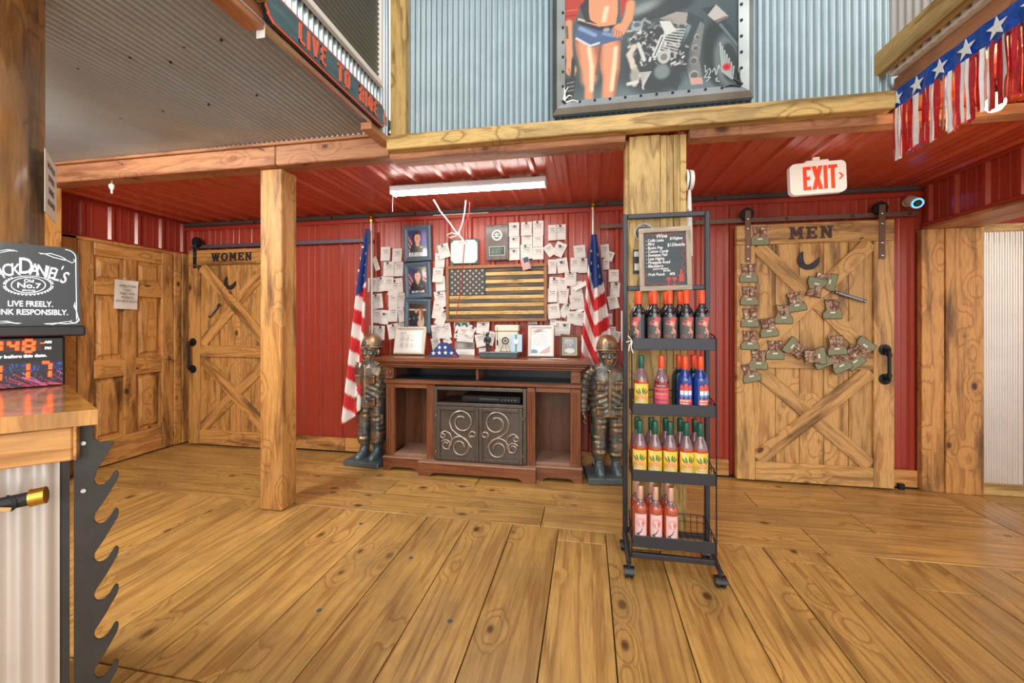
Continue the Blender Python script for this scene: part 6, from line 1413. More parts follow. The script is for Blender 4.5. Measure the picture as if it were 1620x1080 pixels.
for k, ch in enumerate('EXIT'):
    xo = (-0.066, -0.004, 0.046, 0.090)[k]
    polys = {'E': [(-.025, -.08, -.003, .08), (-.025, -.08, .023, -.057), (-.025, .057, .023, .08), (-.025, -.012, .016, .012)], 'I': [(-.011, -.08, .011, .08)], 'T': [(-.011, -.08, .011, .08), (-.027, .057, .027, .08)], 'X': None}[ch]
    m_ = MB()
    if polys:
        for i, (x0_, y0_, x1_, y1_) in enumerate(polys): m_.box((x0_ + xo, y0_, 0.0), (x1_ + xo, y1_, 0.003 + 0.0002 * i))
    else:
        for sg in (1, -1): m_.prism([(xo - sg * .020 - .013, -.08), (xo - sg * .020 + .013, -.08), (xo + sg * .020 + .013, .08), (xo + sg * .020 - .013, .08)], 0.0, 0.003 + 0.0003 * sg)
    m_.build('letter', 'exit_red', ex, 0)
m_ = MB(); tri_prism(m_, [(0.124, 0.022), (0.136, 0.022), (0.155, 0.0), (0.136, -0.022), (0.124, -0.022), (0.143, 0.0)], 0, 0.003); m_.build('arrow', 'exit_red', ex, 0)
MB().box((-0.07, H_ / 2 - 0.002, -0.035), (0.075, H_ / 2 + 0.018, -0.005), 0.006).build('canopy', 'exit_white', ex, 0); bxo('stem', (-0.02, H_ / 2 + 0.01, -0.03), (0.02, (2.409 - ex.matrix_world.translation.z) / 0.96, -0.01), 'exit_white', ex, 0)
cm = thing('security_camera', 'white bullet security camera glowing blue beside the men\'s door', 'camera', (2.505, 3.775, 2.285))
_D['cam_glow'] = plain('#3f8fff', 0.4, emit=3.0)
dv = Vector((-0.22, -0.90, -0.40)).normalized(); p_a = Vector((0.0, -0.03, 0.0)); p_b = p_a + dv * 0.14
MB().tube([p_a, p_a + dv * 0.01, p_b - dv * 0.01, p_b], [0.030, 0.040, 0.042, 0.040], 24).build('housing', 'lamp_white', cm)
xax = dv.cross(Vector((0, 0, 1))).normalized(); FM = fr(p_b + dv * 0.002, -xax, (0, 0, 1))
MB().tube([p_b + (xax * math.cos(t) + xax.cross(dv) * math.sin(t)) * 0.031 + dv * 0.001 for t in np.linspace(0, 2 * PI, 28)[:-1]], 0.0045, 8, True).build('light_ring', 'cam_glow', cm)
MB().tube([p_b - dv * 0.002, p_b + dv * 0.003], [0.028, 0.026], 24).build('lens', 'black_plastic', cm); MB().tube([p_b + dv * 0.001, p_b + dv * 0.006], [0.013, 0.011], 20).build('iris', 'slate', cm)
MB().box(p_a + Vector((-0.045, -0.02, 0.032)), p_b + Vector((0.045, -0.01, 0.062)), 0.006).build('visor', 'lamp_white', cm, 0) if False else None
MB().cyl((0, 0.0, -0.01), (0, -0.035, -0.01), 0.014, 12).build('bracket', 'lamp_white', cm); MB().lathe([(0.034, 0), (0.034, 0.008), (0, 0.01)], 18, fr((0, 0.0, -0.01))).build('base_plate', 'lamp_white', cm)
sd = thing('smoke_detector', 'round white smoke detector on the side of the pine post', 'smoke detector', fr((0.562, 2.54, 2.155), (0, 1, 0), (0, 0, 1)))
MB().lathe([(0.062, 0), (0.062, 0.012), (0.055, 0.014), (0.055, 0.020), (0.060, 0.022), (0.056, 0.042), (0.03, 0.05), (0, 0.051)], 28).build('body', 'white_paint', sd); MB().lathe([(0.0555, 0.0135), (0.0556, 0.0205)], 28).build('slot', 'black_plastic', sd)
pr_ = thing('paper_roll', 'white rolled paper hanging on the side of the pine post', 'paper', (0.583, 2.54, 1.71))
MB().tube([(0, 0, 0), (0.001, 0, 0.2), (0.004, 0.0, 0.41)], [0.022, 0.019, 0.008], 14).build('roll', 'paper', pr_)
lettering('print', 'Su', 0.03, 'letter_black', pr_, fr((0.0, -0.021, 0.26)), ext=0.0004)

# ------------------------------------------------------------------ framed painting on the corrugated wall
PXL, PXR, PZB, PZT = -0.205, 0.885, 2.545, 3.56
pt = thing('framed_painting', 'large riveted steel framed painting of a person beside a motorcycle', 'painting', fr(((PXL + PXR) / 2, 2.442, (PZB + PZT) / 2)))
PW, PH = PXR - PXL, PZT - PZB; a, b = PW / 2, PH / 2; fw = 0.075
_D['frame_steel'] = plain('#9aa0a2', 0.28, 0.85, noise=0.3, nscale=5); _D['rivet'] = plain('#3a4044', 0.3, 0.8)
def fside(o0, o1, i1, i0):
    m_ = MB(); z0_, z1_, z2_ = 0.0, 0.05, 0.03
    mid0, mid1 = [(o0[k] * .62 + i0[k] * .38) for k in (0, 1)], [(o1[k] * .62 + i1[k] * .38) for k in (0, 1)]
    m_.add([(*o0, z0_), (*o1, z0_), (*o0, 0.03), (*o1, 0.03), (*mid0, z1_), (*mid1, z1_), (*i0, z2_), (*i1, z2_), (*i0, 0), (*i1, 0)], [(0, 1, 3, 2), (2, 3, 5, 4), (4, 5, 7, 6), (6, 7, 9, 8), (0, 2, 4, 6, 8), (1, 9, 7, 5, 3), (0, 8, 9, 1)])
    s_ = m_.build('frame_side', 'frame_steel', pt, 0)
    v0, v1 = Vector(i0), Vector(i1); L_ = (v1 - v0).length; n_ = int(L_ / 0.085); nrm = (Vector(o0) + Vector(o1) - v0 - v1).normalized()
    for k in range(n_ + 1):
        q = v0.lerp(v1, (k + 0.0) / n_) + nrm * 0.012
        o = MB().lathe([(0.008, 0), (0.007, 0.004), (0.003, 0.007), (0, 0.0075)], 10, Matrix.Translation((q.x, q.y, 0.036))).build('rivet', 'rivet', s_); o.location -= s_.location
o4 = [(-a, -b), (a, -b), (a, b), (-a, b)]; i4 = [(-a + fw, -b + fw), (a - fw, -b + fw), (a - fw, b - fw), (-a + fw, b - fw)]
for k in range(4): fside(o4[k], o4[(k + 1) % 4], i4[(k + 1) % 4], i4[k])
# the picture: seen part is its lower half; u 0..1 across, v measured from the bottom of the canvas
cwid, chgt = PW - 2 * fw + 0.01, PH - 2 * fw + 0.01
def picture(u, v):
    V = v * chgt / cwid               # same unit both ways
    c = Cv(u, V, (62, 82, 88), 1.0)
    c.c = c.c * (0.75 + 0.5 * V[..., None])
    c.ell(.62, .02, .5, .06, (96, 116, 122), .9)
    P = lambda X, Y: ((X - 130) / 1330., (745 - (X - 130) * 0.0786 - Y) / 1330. * (295. / (266 + 24 * (X - 130) / 1330.)))      # from the crop of the photograph
    def poly(col, *pts): c.poly([P(*q) for q in pts], col)
    def ln(col, r, *pts, soft=.35):
        for i in range(len(pts) - 1): c.seg(P(*pts[i]), P(*pts[i + 1]), r / 1330., col, soft)
    def el(col, X, Y, rx, ry, rot=0, soft=.15): q = P(X, Y); c.ell(q[0], q[1], rx / 1330., ry / 1330., col, soft, rot)
    # motorcycle: tank, frame, fork and wheel
    el((40, 52, 58), 880, 40, 260, 70, .12); el((130, 138, 140), 760, 30, 130, 40, .3, .7); poly((150, 146, 142), (880, 110), (1010, 60), (1095, 70), (1085, 160), (960, 150))
    poly((46, 62, 68), (1095, 60), (1215, 120), (1110, 400), (1010, 660), (930, 600), (1060, 300)); poly((108, 128, 134), (1095, 150), (1120, 170), (1000, 460), (905, 600), (895, 585))
    poly((110, 116, 116), (1185, 135), (1215, 160), (1180, 420), (1205, 600), (1110, 610), (1085, 500), (1110, 330)); 
    for X, Y, r in ((1160, 250, 20), (1148, 335, 24), (1135, 430, 30), (1138, 540, 36)): el((160, 164, 162), X, Y, r, r); el((84, 88, 90), X + 3, Y + 3, r * .75, r * .75)
    poly((190, 150, 140), (1110, 560), (1200, 560), (1205, 610), (1115, 612)); poly((90, 112, 120), (1030, 500), (1080, 520), (1110, 620), (1240, 640), (1060, 668))
    el((34, 46, 52), 1330, 380, 125, 270, .1); el((96, 110, 114), 1375, 440, 90, 210, .1, .25); el((40, 52, 58), 1395, 450, 60, 150, .1)
    for k in range(7): ln((176, 186, 186), 5, (1330 + 16 * k, 300 + 30 * k), (1345 + 12 * k, 520 + 10 * k), soft=.6)
    poly((44, 58, 64), (1190, 40), (1290, 20), (1480, 300), (1465, 360), (1300, 150)); poly((176, 176, 172), (1240, 90), (1300, 10), (1390, 100), (1310, 150)); poly((120, 100, 100), (1290, 130), (1380, 95), (1386, 110), (1305, 152)); ln((96, 118, 124), 9, (1330, 160), (1460, 330))
    # engine
    el((36, 46, 52), 850, 420, 250, 290, 0, .25)
    rs = np.random.RandomState(5)
    for k in range(120):
        X, Y = rs.uniform(660, 1080), rs.uniform(130, 470); g = rs.uniform(60, 215); ln((g, g * 1.02, g * 1.02), rs.uniform(4, 10), (X, Y), (X + rs.uniform(-35, 35), Y + rs.uniform(-28, 28)), soft=.5)
    for k in range(9): ln((180, 186, 184), 5, (880 + 6 * k, 330 - 18 * k), (1010 + 8 * k, 370 - 22 * k), soft=.4)
    el((150, 156, 156), 710, 165, 45, 40); el((70, 90, 110), 710, 155, 26, 18, 0, .5); ln((200, 204, 200), 20, (905, 250), (845, 390)); ln((60, 70, 74), 5, (905, 250), (845, 390)); ln((190, 194, 192), 15, (720, 300), (765, 420)); el((176, 180, 178), 915, 400, 50, 52); el((110, 116, 116), 915, 400, 26, 28); poly((196, 200, 198), (880, 130), (960, 130), (1010, 200), (930, 240)); 
    ln((196, 186, 176), 22, (690, 320), (650, 380), (680, 470), (715, 540), (690, 600), soft=.5); el((150, 148, 142), 690, 540, 36, 60, 0, .4)
    for k in range(9): ln((190, 192, 190), 6, (735 + 3 * k, 520 + 15 * k), (815 - 8 * k, 512 + 14 * k), soft=.4)
    el((110, 124, 128), 900, 510, 60, 60, 0, .3); ln((196, 200, 198), 14, (640, 600), (710, 585))
    # the standing figure: red shirt, denim shorts, legs
    sk_, sl, sd_ = (206, 142, 104), (240, 204, 172), (150, 92, 66)
    poly(sd_, (210, 250), (420, 270), (400, 420), (365, 600), (362, 745), (290, 750), (300, 560), (230, 380)); poly(sd_, (420, 280), (585, 270), (575, 500), (540, 690), (430, 720), (440, 560), (415, 420))
    ln(sk_, 62, (300, 300), (325, 430), (330, 560), soft=.5); ln(sk_, 34, (330, 560), (330, 745), soft=.5); ln(sl, 16, (330, 330), (352, 470), (350, 640), soft=.8)
    ln(sk_, 66, (500, 320), (495, 470), soft=.5); ln(sk_, 45, (495, 470), (480, 690), soft=.5); ln(sl, 16, (545, 330), (530, 480), (510, 640), soft=.8); ln((120, 74, 56), 9, (425, 300), (405, 440), (390, 520), soft=.7)
    poly((188, 176, 160), (240, 100), (420, 150), (420, 170), (240, 150)); poly(sk_, (325, -900), (560, -900), (560, 60), (540, 170), (350, 160), (330, 60)); ln(sl, 18, (470, 30), (450, 120), soft=.8); poly((40, 34, 38), (250, 0), (330, -60), (330, 110), (400, 150), (300, 130))
    poly((62, 88, 130), (245, 140), (420, 170), (545, 170), (600, 260), (420, 305), (340, 325), (215, 250)); ln((120, 150, 186), 16, (260, 180), (380, 230), soft=.6); ln((110, 140, 176), 14, (450, 220), (560, 240), soft=.6); ln((200, 206, 208), 9, (230, 255), (340, 312), (410, 290), soft=.6); ln((30, 26, 28), 14, (250, 135), (420, 185), (545, 165), soft=.3); el((150, 150, 146), 470, 190, 26, 16)
    poly((170, 44, 30), (130, -900), (330, -900), (325, -60), (250, 20), (250, 60), (215, 130), (130, 135)); ln((120, 26, 20), 5, (140, 90), (230, 80)); ln((214, 80, 56), 5, (140, 50), (235, 40)); poly((170, 44, 30), (560, -900), (720, -900), (660, -40), (600, 60), (580, 110))
    ln(sk_, 36, (660, 0), (640, 110), (600, 180), soft=.4); el(sk_, 570, 195, 55, 55, 0, .2)
    for k in range(4): ln(sd_, 4, (535 + 18 * k, 185 + 8 * k), (520 + 24 * k, 235 + 10 * k), soft=.4)
    ln(sk_, 30, (165, 140), (165, 280), (170, 380), soft=.4); ln((90, 76, 66), 9, (150, 170), (155, 250), soft=.6); ln(sk_, 22, (170, 380), (165, 460), soft=.4); el(sk_, 185, 490, 45, 50, .4, .2)
    for k in range(3): ln(sd_, 4, (165 + 22 * k, 480), (180 + 18 * k, 530), soft=.4)
    poly((30, 36, 40), (140, 560), (225, 545), (205, 690), (150, 700)); ln((150, 156, 156), 3, (155, 590), (210, 580)); ln((150, 156, 156), 3, (155, 620), (208, 610)); ln((150, 156, 156), 3, (155, 650), (205, 640)); ln((30, 36, 40), 14, (195, 540), (205, 420), soft=.3)
    # signature and seal
    ln((190, 200, 202), 2.6, (1220, 470), (1225, 520), (1245, 500), soft=.3); ln((190, 200, 202), 2.6, (1250, 490), (1262, 510), (1245, 560), soft=.3); ln((190, 200, 202), 2.6, (1240, 520), (1215, 560), (1260, 560), (1230, 590), soft=.3); ln((190, 200, 202), 2.6, (1270, 520), (1290, 490), (1300, 540), (1320, 470), (1330, 500), soft=.3); ln((190, 200, 202), 2.6, (1295, 575), (1310, 565), (1300, 590), (1325, 590), soft=.3)
    el((196, 36, 40), 1377, 484, 30, 28); el((150, 20, 26), 1377, 484, 15, 14, 0, .3)
    # upper half, above the photograph's edge: plain torso, shirt and tank
    return c.c
paint('canvas', cwid, chgt, 330, 300, picture, pt, Matrix.Translation((0, 0, 0.012)), 'painted')
# ornaments in the lower corners
for sx in (-1, 1):
    m_ = MB(); x0_, y0_ = sx * (a - fw), -b + fw
    for q in ([(0.01, 0), (0.0, 0.05), (-0.02, 0.08)], [(0, -0.01), (-0.05, 0.0), (-0.09, -0.01)], [(0, 0.01), (-0.025, 0.03), (-0.045, 0.025)], [(0.0, 0), (0.0, 0.03), (0.006, 0.085)]): m_.tube([(x0_ + sx * p[0] * 0.9, y0_ + p[1], 0.034) for p in q], [0.006, 0.005, 0.002], 6)
    m_.build('corner_ornament', 'chrome' if sx < 0 else 'rivet', pt)

# ------------------------------------------------------------------ LIVE TO RIDE sign on the loft side
lv = thing('ride_sign', 'long slate blue sign lettered LIVE TO RIDE on the loft side', 'sign', fr((-1.222, 1.83, 2.56), (0, 1, 0), (0, 0, 1)))
_D['sign_slate'] = wood(0, '#5d7a82', '#4c6870', '#2c444c', 0.4, 0, 0.5, 6, 0.1)
def plaque(W_, H_, n=6):
    pts = []
    for sx, sy in ((1, 1), (-1, 1), (-1, -1), (1, -1)):
        seq = [(W_ / 2, H_ * 0.18), (W_ / 2 - 0.012, H_ * 0.26), (W_ / 2 - 0.012, H_ * 0.36), (W_ / 2 - 0.04, H_ / 2)]
        if sx * sy < 0: seq = seq[::-1]
        pts += [(sx * p[0], sy * p[1]) for p in seq]
    return pts
m_ = MB(); tri_prism(m_, plaque(0.94, 0.128), 0, 0.012); m_.build('rim', 'orange_trim', lv, 0)
m_ = MB(); tri_prism(m_, plaque(0.95, 0.136), -0.004, 0.008); m_.build('dark_edge', 'black_plastic', lv, 0)
m_ = MB(); tri_prism(m_, plaque(0.922, 0.112), 0.0, 0.0135); m_.build('board', 'sign_slate', lv, 0)
GL = {'L': (.5, [(0, 0, .2, 1), (0, 0, .5, .15)]), 'I': (.2, [(0, 0, .2, 1)]), 'V': (.6, None), 'E': (.5, [(0, 0, .2, 1), (0, 0, .5, .15), (0, .85, .5, 1), (0, .43, .42, .57)]), 'T': (.6, [(.2, 0, .4, 1), (0, .85, .6, 1)]), 'O': (.6, [(0, 0.12, .19, .88), (.41, 0.12, .6, .88), (.1, 0, .5, .16), (.1, .84, .5, 1)]), 'R': (.58, [(0, 0, .2, 1), (0, .84, .48, 1), (.38, .55, .58, .9), (0, .44, .5, .58), (.36, 0, .56, .46)]), 'D': (.58, [(0, 0, .2, 1), (0, .84, .46, 1), (0, 0, .46, .16), (.38, .1, .58, .9)])}
xx_ = -0.29; hh = 0.082
for ch in 'LIVE TO RIDE':
    if ch == ' ': xx_ += 0.075; continue
    wd, rcs = GL[ch]; m_ = MB()
    s_ = 0.070
    if rcs:
        for i, (x0_, y0_, x1_, y1_) in enumerate(rcs): m_.box((xx_ + x0_ * s_, (y0_ - .5) * hh, 0.0135), (xx_ + x1_ * s_, (y1_ - .5) * hh, 0.0195 + 0.0002 * i))
    else:
        m_.prism([(xx_, hh / 2), (xx_ + .2 * s_, hh / 2), (xx_ + .38 * s_, -hh / 2), (xx_ + .22 * s_, -hh / 2)], 0.0135, 0.0195); m_.prism([(xx_ + .6 * s_, hh / 2), (xx_ + .4 * s_, hh / 2), (xx_ + .22 * s_, -hh / 2), (xx_ + .38 * s_, -hh / 2)], 0.0135, 0.0197)
    m_.build('letter', 'orange_trim', lv, 0); xx_ += wd * s_ + 0.018
m_ = MB(); m_.tube([(0.452, 0.03, 0.014), (0.444, 0.0, 0.014), (0.452, -0.03, 0.014)], 0.004, 6); m_.build('end_scroll', 'orange_trim', lv)
bk2 = thing('wood_bracket', 'short pine block and white tag at the near end of the ride sign', 'bracket', (-1.23, 1.30, 2.47))
bxo('block', (-0.09, -0.16, 0.0), (-0.012, 0.09, 0.085), 'beam_y', bk2, 0.004); bxo('block', (-0.01, -0.20, 0.075), (0.035, 0.06, 0.115), 'yellow_y', bk2, 0.004); bxo('tag', (-0.05, 0.092, -0.03), (-0.012, 0.094, 0.02), 'paper', bk2, 0)

# ------------------------------------------------------------------ fringe banner
bn = thing('fringe_banner', 'foil fringe banner, blue with white stars over red and white strands', 'banner', fr((1.545, 2.395, 2.50), (0, -1, 0), (0, 0, 1)))
BLN = 2.3
m_ = MB(); m_.grid(lambda u, v: (u * BLN, -v * 0.10, 0.006 + 0.004 * math.sin(u * 160) * (0.3 + v) + 0.003 * math.sin(u * 71 + v * 4)), 240, 4); m_.build('band', 'tinsel_blue', bn)
for k in range(18):
    mb = MB(); tri_prism(mb, star_poly(0.042, 0.0, 0.018 + k * 0.128, -0.050), 0.011, 0.0135); mb.build('star', 'foil_star', bn, 0)
rnd = random.Random(11); x = 0.0; k = 0
strands = {}
while x < BLN:
    ww = rnd.uniform(0.011, 0.019); col = 'tinsel_red' if (int(x / 0.042) % 2 == 0) else 'tinsel_white'
    if rnd.random() < 0.12: col = 'tinsel_white' if col == 'tinsel_red' else 'tinsel_red'
    L_ = rnd.uniform(0.235, 0.265); ph = rnd.uniform(0, 6); dz = rnd.uniform(0.002, 0.02); sw = rnd.uniform(-0.007, 0.007)
    mb = MB(); mb.grid(lambda u, v: (x + ww * (u - .5) * (1 - 0.15 * math.sin(v * 5 + ph)) + sw * v * v, -0.095 - L_ * v, dz + 0.002 * math.sin(v * 7 + ph) + 0.006 * (u - .5) * math.sin(ph)), 1, 9)
    mb.build('strand', col, bn); x += ww * rnd.uniform(0.5, 0.9)
bu = thing('light_bulb', 'lit clear globe bulb under the loft beside the fringe banner', 'bulb', onX(1574, 164, 1.78))
_D['bulb_glass'] = plain('#ffe2b0', 0.2, emit=5.0); 
MB().lathe([(0, -0.036), (0.02, -0.030), (0.033, -0.012), (0.035, 0.004), (0.026, 0.024), (0.014, 0.038), (0.013, 0.045), (0, 0.045)], 20).build('globe', 'bulb_glass', bu)
MB().lathe([(0.014, 0.045), (0.016, 0.047), (0.016, 0.07), (0.010, 0.078), (0.0, 0.078)], 14).build('socket', 'black_plastic', bu); MB().tube([(0, 0, 0.075), (0, 0, 2.409 - bu.matrix_world.translation.z)], 0.004, 6).build('cord', 'black_plastic', bu)
l_ = bpy.data.lights.new('bulb_light', 'POINT'); l_.energy = 7; l_.color = (1, 0.75, 0.45); l_.shadow_soft_size = 0.036; lo_ = bpy.data.objects.new('bulb_light', l_); COL.objects.link(lo_); lo_.location = bu.matrix_world.translation + Vector((0, 0, -0.05))

# ------------------------------------------------------------------ bar corner
BZ = 1.12
# front runs along d1 (towards the camera's left), the end turns away from it
C0 = Vector((-1.150, 0.777, 0)); d1 = Vector((-0.72, -0.694, 0)).normalized(); d2 = Vector((-0.61, 0.316, 0)).normalized(); nf = Vector((d1.y, -d1.x, 0)) * -1
if nf.dot(-C0) < 0: nf = -nf
_D['bar_top'] = wood(1, '#c98f42', '#a8702c', '#4a2a0c', 0.4, 0.3, 0.18, 10, 0.1, 0.6, 0)
BM = fr(C0, -d1, (0, 0, 1))          # local x towards the bar's free end, y up, z out of the front (to the room)
if BM.to_3x3().col[2].dot(-C0) < 0: BM = fr(C0, d1, (0, 0, 1)); 
sx_ = 1.0 if (BM.to_3x3().col[0]).dot(-d1) > 0 else -1.0
br = thing('bar_counter', 'bar corner with thick pine top, pine fascia and corrugated steel front', 'bar', BM)
inv = BM.inverted()
e2 = (inv.to_3x3() @ d2)
def bl_(p): return p
tp_ = [(0, 0), (-1.6, 0), (-1.6 + e2.x * 0.66, e2.z * 0.66), (e2.x * 0.66, e2.z * 0.66)]      # plan outline in local x/z
def slab(nm, plan, y0_, y1_, m, bev=0.0):
    vs = [(p[0], y0_, p[1]) for p in plan] + [(p[0], y1_, p[1]) for p in plan]; n_ = len(plan)
    m_ = MB().add(vs, [tuple(range(n_)), tuple(range(2 * n_ - 1, n_ - 1, -1))] + [(i, n_ + i, n_ + (i + 1) % n_, (i + 1) % n_) for i in range(n_)]); return m_.build(nm, m, br, 0)
slab('counter_top', tp_, BZ - 0.036, BZ, 'bar_top')
def ins(dx, dz): return [(p[0], p[1]) for p in ((-dx, -dz), (-1.6, -dz), (-1.6 + e2.x * .62, e2.z * .62), (e2.x * .62 - dx, e2.z * .62))]
bxo('fascia_board', (-1.6, BZ - 0.118, -0.036), (-0.046, BZ - 0.038, -0.014), 'pine_x', br, 0.003)
bxo('fascia_end', (-0.045, BZ - 0.118, -0.064), (-0.039, BZ - 0.038, -0.014), 'pine_z', br, 0.001)
slab('carcass', ins(0.062, 0.062), 0.001, BZ - 0.037, 'steel_dark')
sh_ = sheet('corrugated_front', 'galv_warm', fr((-1.55, 0.02, -0.052), (1, 0, 0), (0, 1, 0)), 1.472, BZ - 0.14, br, 0.04, 0.007)
# toothed steel plate beyond the bar end
PM = BM @ Matrix.Translation((-0.044, 0, -0.044))
tpz = thing('toothed_rack', 'black steel wall rack plate with curved hook teeth beside the bar', 'rack', PM)
TPI = PM.inverted()
def tpx(px, py):      # a pixel on the plate's plane, in the plate's own coordinates
    d = Vector(_ray(px, py)); n_ = PM.to_3x3().col[2]; o_ = Vector((0, 0, CAMH)); t = (PM.translation - o_).dot(n_) / d.dot(n_); return TPI @ (o_ + d * t)
tipx = tpx(188, 860).x; bdx = tpx(149, 860).x; lfx = tpx(118, 860).x; ys_ = [tpx(188, q).y for q in (742, 801, 860.5, 920, 980, 1040)]
stp = (ys_[0] - ys_[-1]) / 5; ys_ = [ys_[0] - stp * k for k in range(12)]
W9 = tipx - bdx; top_ = BZ - 0.038; bot = max(0.0, ys_[-1] - stp)
out = [(lfx, top_), (lfx, bot), (bdx, bot)]
for yy in sorted(q for q in ys_ if q - stp > bot - 0.001):
    # slanted underside up to the tip, rounded tip, curved seat back to the body
    out += [(bdx + fx * W9, yy + fy * stp) for fx, fy in ((0.05, -1.06), (0.45, -0.74), (0.94, -0.28), (1.0, -0.16), (0.99, -0.05), (0.90, 0.0), (0.80, -0.04), (0.70, -0.14), (0.56, -0.25), (0.38, -0.33), (0.20, -0.33), (0.07, -0.27), (0.01, -0.18))]
bk_t = tpx(181, 702)
out += [(bdx + 0.10 * W9, ys_[0] + stp * 0.02), (bk_t.x - 0.12 * W9, bk_t.y - 0.006), (bk_t.x, bk_t.y), (bk_t.x - 0.05 * W9, bk_t.y + 0.008), (bdx + 0.22 * W9, bk_t.y + 0.010), (bdx, bk_t.y + 0.022), (bdx - 0.002, top_)]
m_ = MB(); tri_prism(m_, out, 0.0, 0.006); m_.build('plate', 'steel_dark', tpz, 0)
for yy in (BZ - 0.085, BZ - 0.20): MB().lathe([(0.006, 0.006), (0.005, 0.009), (0, 0.009)], 10, Matrix.Translation(((lfx + bdx) / 2, yy, 0))).build('screw', 'chrome', tpz)
# wrapped sword grip on the bar front
sw = thing('sword_grip', 'black wrapped sword grip with a brass end on the bar front', 'sword', BM @ Matrix.Translation((0, 0, 0)))
gp0 = Vector((-0.105, BZ - 0.185, 0.004)); gp1 = Vector((-0.52, BZ - 0.22, 0.004))
_D['wrap_black'] = plain('#17171a', 0.6, bump=0.3, nscale=120); _D['ray_skin'] = plain('#caa468', 0.6)
MB().tube([gp0, gp0.lerp(gp1, .3), gp1], [0.015, 0.0145, 0.0155], 14).build('grip', 'wrap_black', sw)
g2 = sw
for k in range(9):
    q = gp0.lerp(gp1, 0.10 + k * 0.1); m_ = MB(); m_.tube([q + Vector((0.016, -0.010, 0.0165)), q + Vector((-0.010, -0.002, 0.0195))], 0.0045, 6); m_.build('ray_skin_diamond', 'ray_skin', sw)
    m_ = MB(); m_.tube([q + Vector((0.006 + 0.016 * math.cos(t), 0.015 * math.sin(t), 0.015 * math.cos(t))) for t in np.linspace(-1.6, 1.6, 9)], 0.0035, 6); m_.build('wrap_band', 'wrap_black', sw)
dv = (gp0 - gp1).normalized(); MB().tube([gp0 - dv * 0.002, gp0 + dv * 0.022], [0.0195, 0.019], 14).build('pommel', 'gold', sw)
for x in (-0.25, -0.45): q = gp0.lerp(gp1, (-0.105 - x) / 0.415); MB().tube([(q.x, q.y - 0.018, -0.05), (q.x, q.y - 0.024, 0.0), (q.x, q.y - 0.016, 0.03), (q.x, q.y + 0.004, 0.034)], 0.005, 8).build('peg', 'black_iron', sw)

# ------------------------------------------------------------------ lit sign with clock on the bar
cz = BZ + 0.0005
pR = onZ(103, 609, cz); pL = onZ(0, 617, cz)
sdx = (pR - pL).normalized()
CM = fr(pR, sdx, (0, 0, 1))
if CM.to_3x3().col[2].dot(-pR) < 0: raise ValueError('sign faces away')
sg_ = thing('age_sign', 'black lit bar sign with white lettering above a red digit clock', 'sign', CM)
def sgx(px, py):      # a pixel on the sign plane, in the sign's own coordinates
    d = Vector(_ray(px, py)); n_ = CM.to_3x3().col[2]; o_ = Vector((0, 0, CAMH)); t = (pR - o_).dot(n_) / d.dot(n_); return CM.inverted() @ (o_ + d * t)
_D['sign_black'] = plain('#31383c', 0.25, coat=0.3); _D['glow_white'] = plain('#eef3f8', 0.5, emit=0.9); _D['led_red'] = plain('#ff3a14', 0.4, emit=4.5); _D['led_off'] = plain('#3c2622', 0.4); _D['clock_print'] = None
x_r = sgx(103, 570).x; bt = sgx(103, 531).y
CW = -sgx(-34, 570).x
bxo('clock_case', (-CW, 0.0, -0.09), (0.0, bt - 0.001, 0.0), 'black_plastic', sg_, 0.006)
l1, l2 = sgx(135, 531), sgx(135, 515)
bxo('ledge', (-CW - 0.05, bt, -0.10), (l1.x, sgx(103, 515).y, 0.025), 'black_plastic', sg_, 0.004)
pb = sgx(103, 515).y; ptp = sgx(60, 388).y; prr = sgx(124, 470).x
rr = 0.03
oc = [(-CW - 0.03, pb), (prr + 0.006, pb), (prr, ptp - rr)]
for q in range(1, 7): oc.append((prr - rr + rr * math.cos(q * PI / 12), ptp - rr + rr * math.sin(q * PI / 12)))
oc += [(-CW - 0.0, ptp)]
m_ = MB(); m_.prism(oc, -0.02, 0.004); m_.build('panel', 'sign_black', sg_, 0)
m_ = MB(); m_.tube([(prr - 0.004, pb + 0.02, 0.005), (prr - 0.006, ptp - rr, 0.005)] + [(prr - rr + (rr - 0.006) * math.cos(q * PI / 12), ptp - rr + (rr - 0.006) * math.sin(q * PI / 12), 0.005) for q in range(1, 7)], 0.0009, 6); m_.build('edge_glow', 'glow_white', sg_)
def stxt(s_, px, py, hpx, nm='lettering', m='glow_white', xs=1.0, al='CENTER', off=0.002, sp=1.0, rot=0):
    p = sgx(px, py); q = sgx(px, py - hpx); sz = abs(q.y - p.y) / 0.70
    return lettering(nm, s_, sz, m, sg_, Matrix.Translation((p.x, p.y, 0.0048)) @ Matrix.Rotation(rot, 4, 'Z'), ext=0.0006, off=sz * off * 8, align=al, xs=xs, spacing=sp)
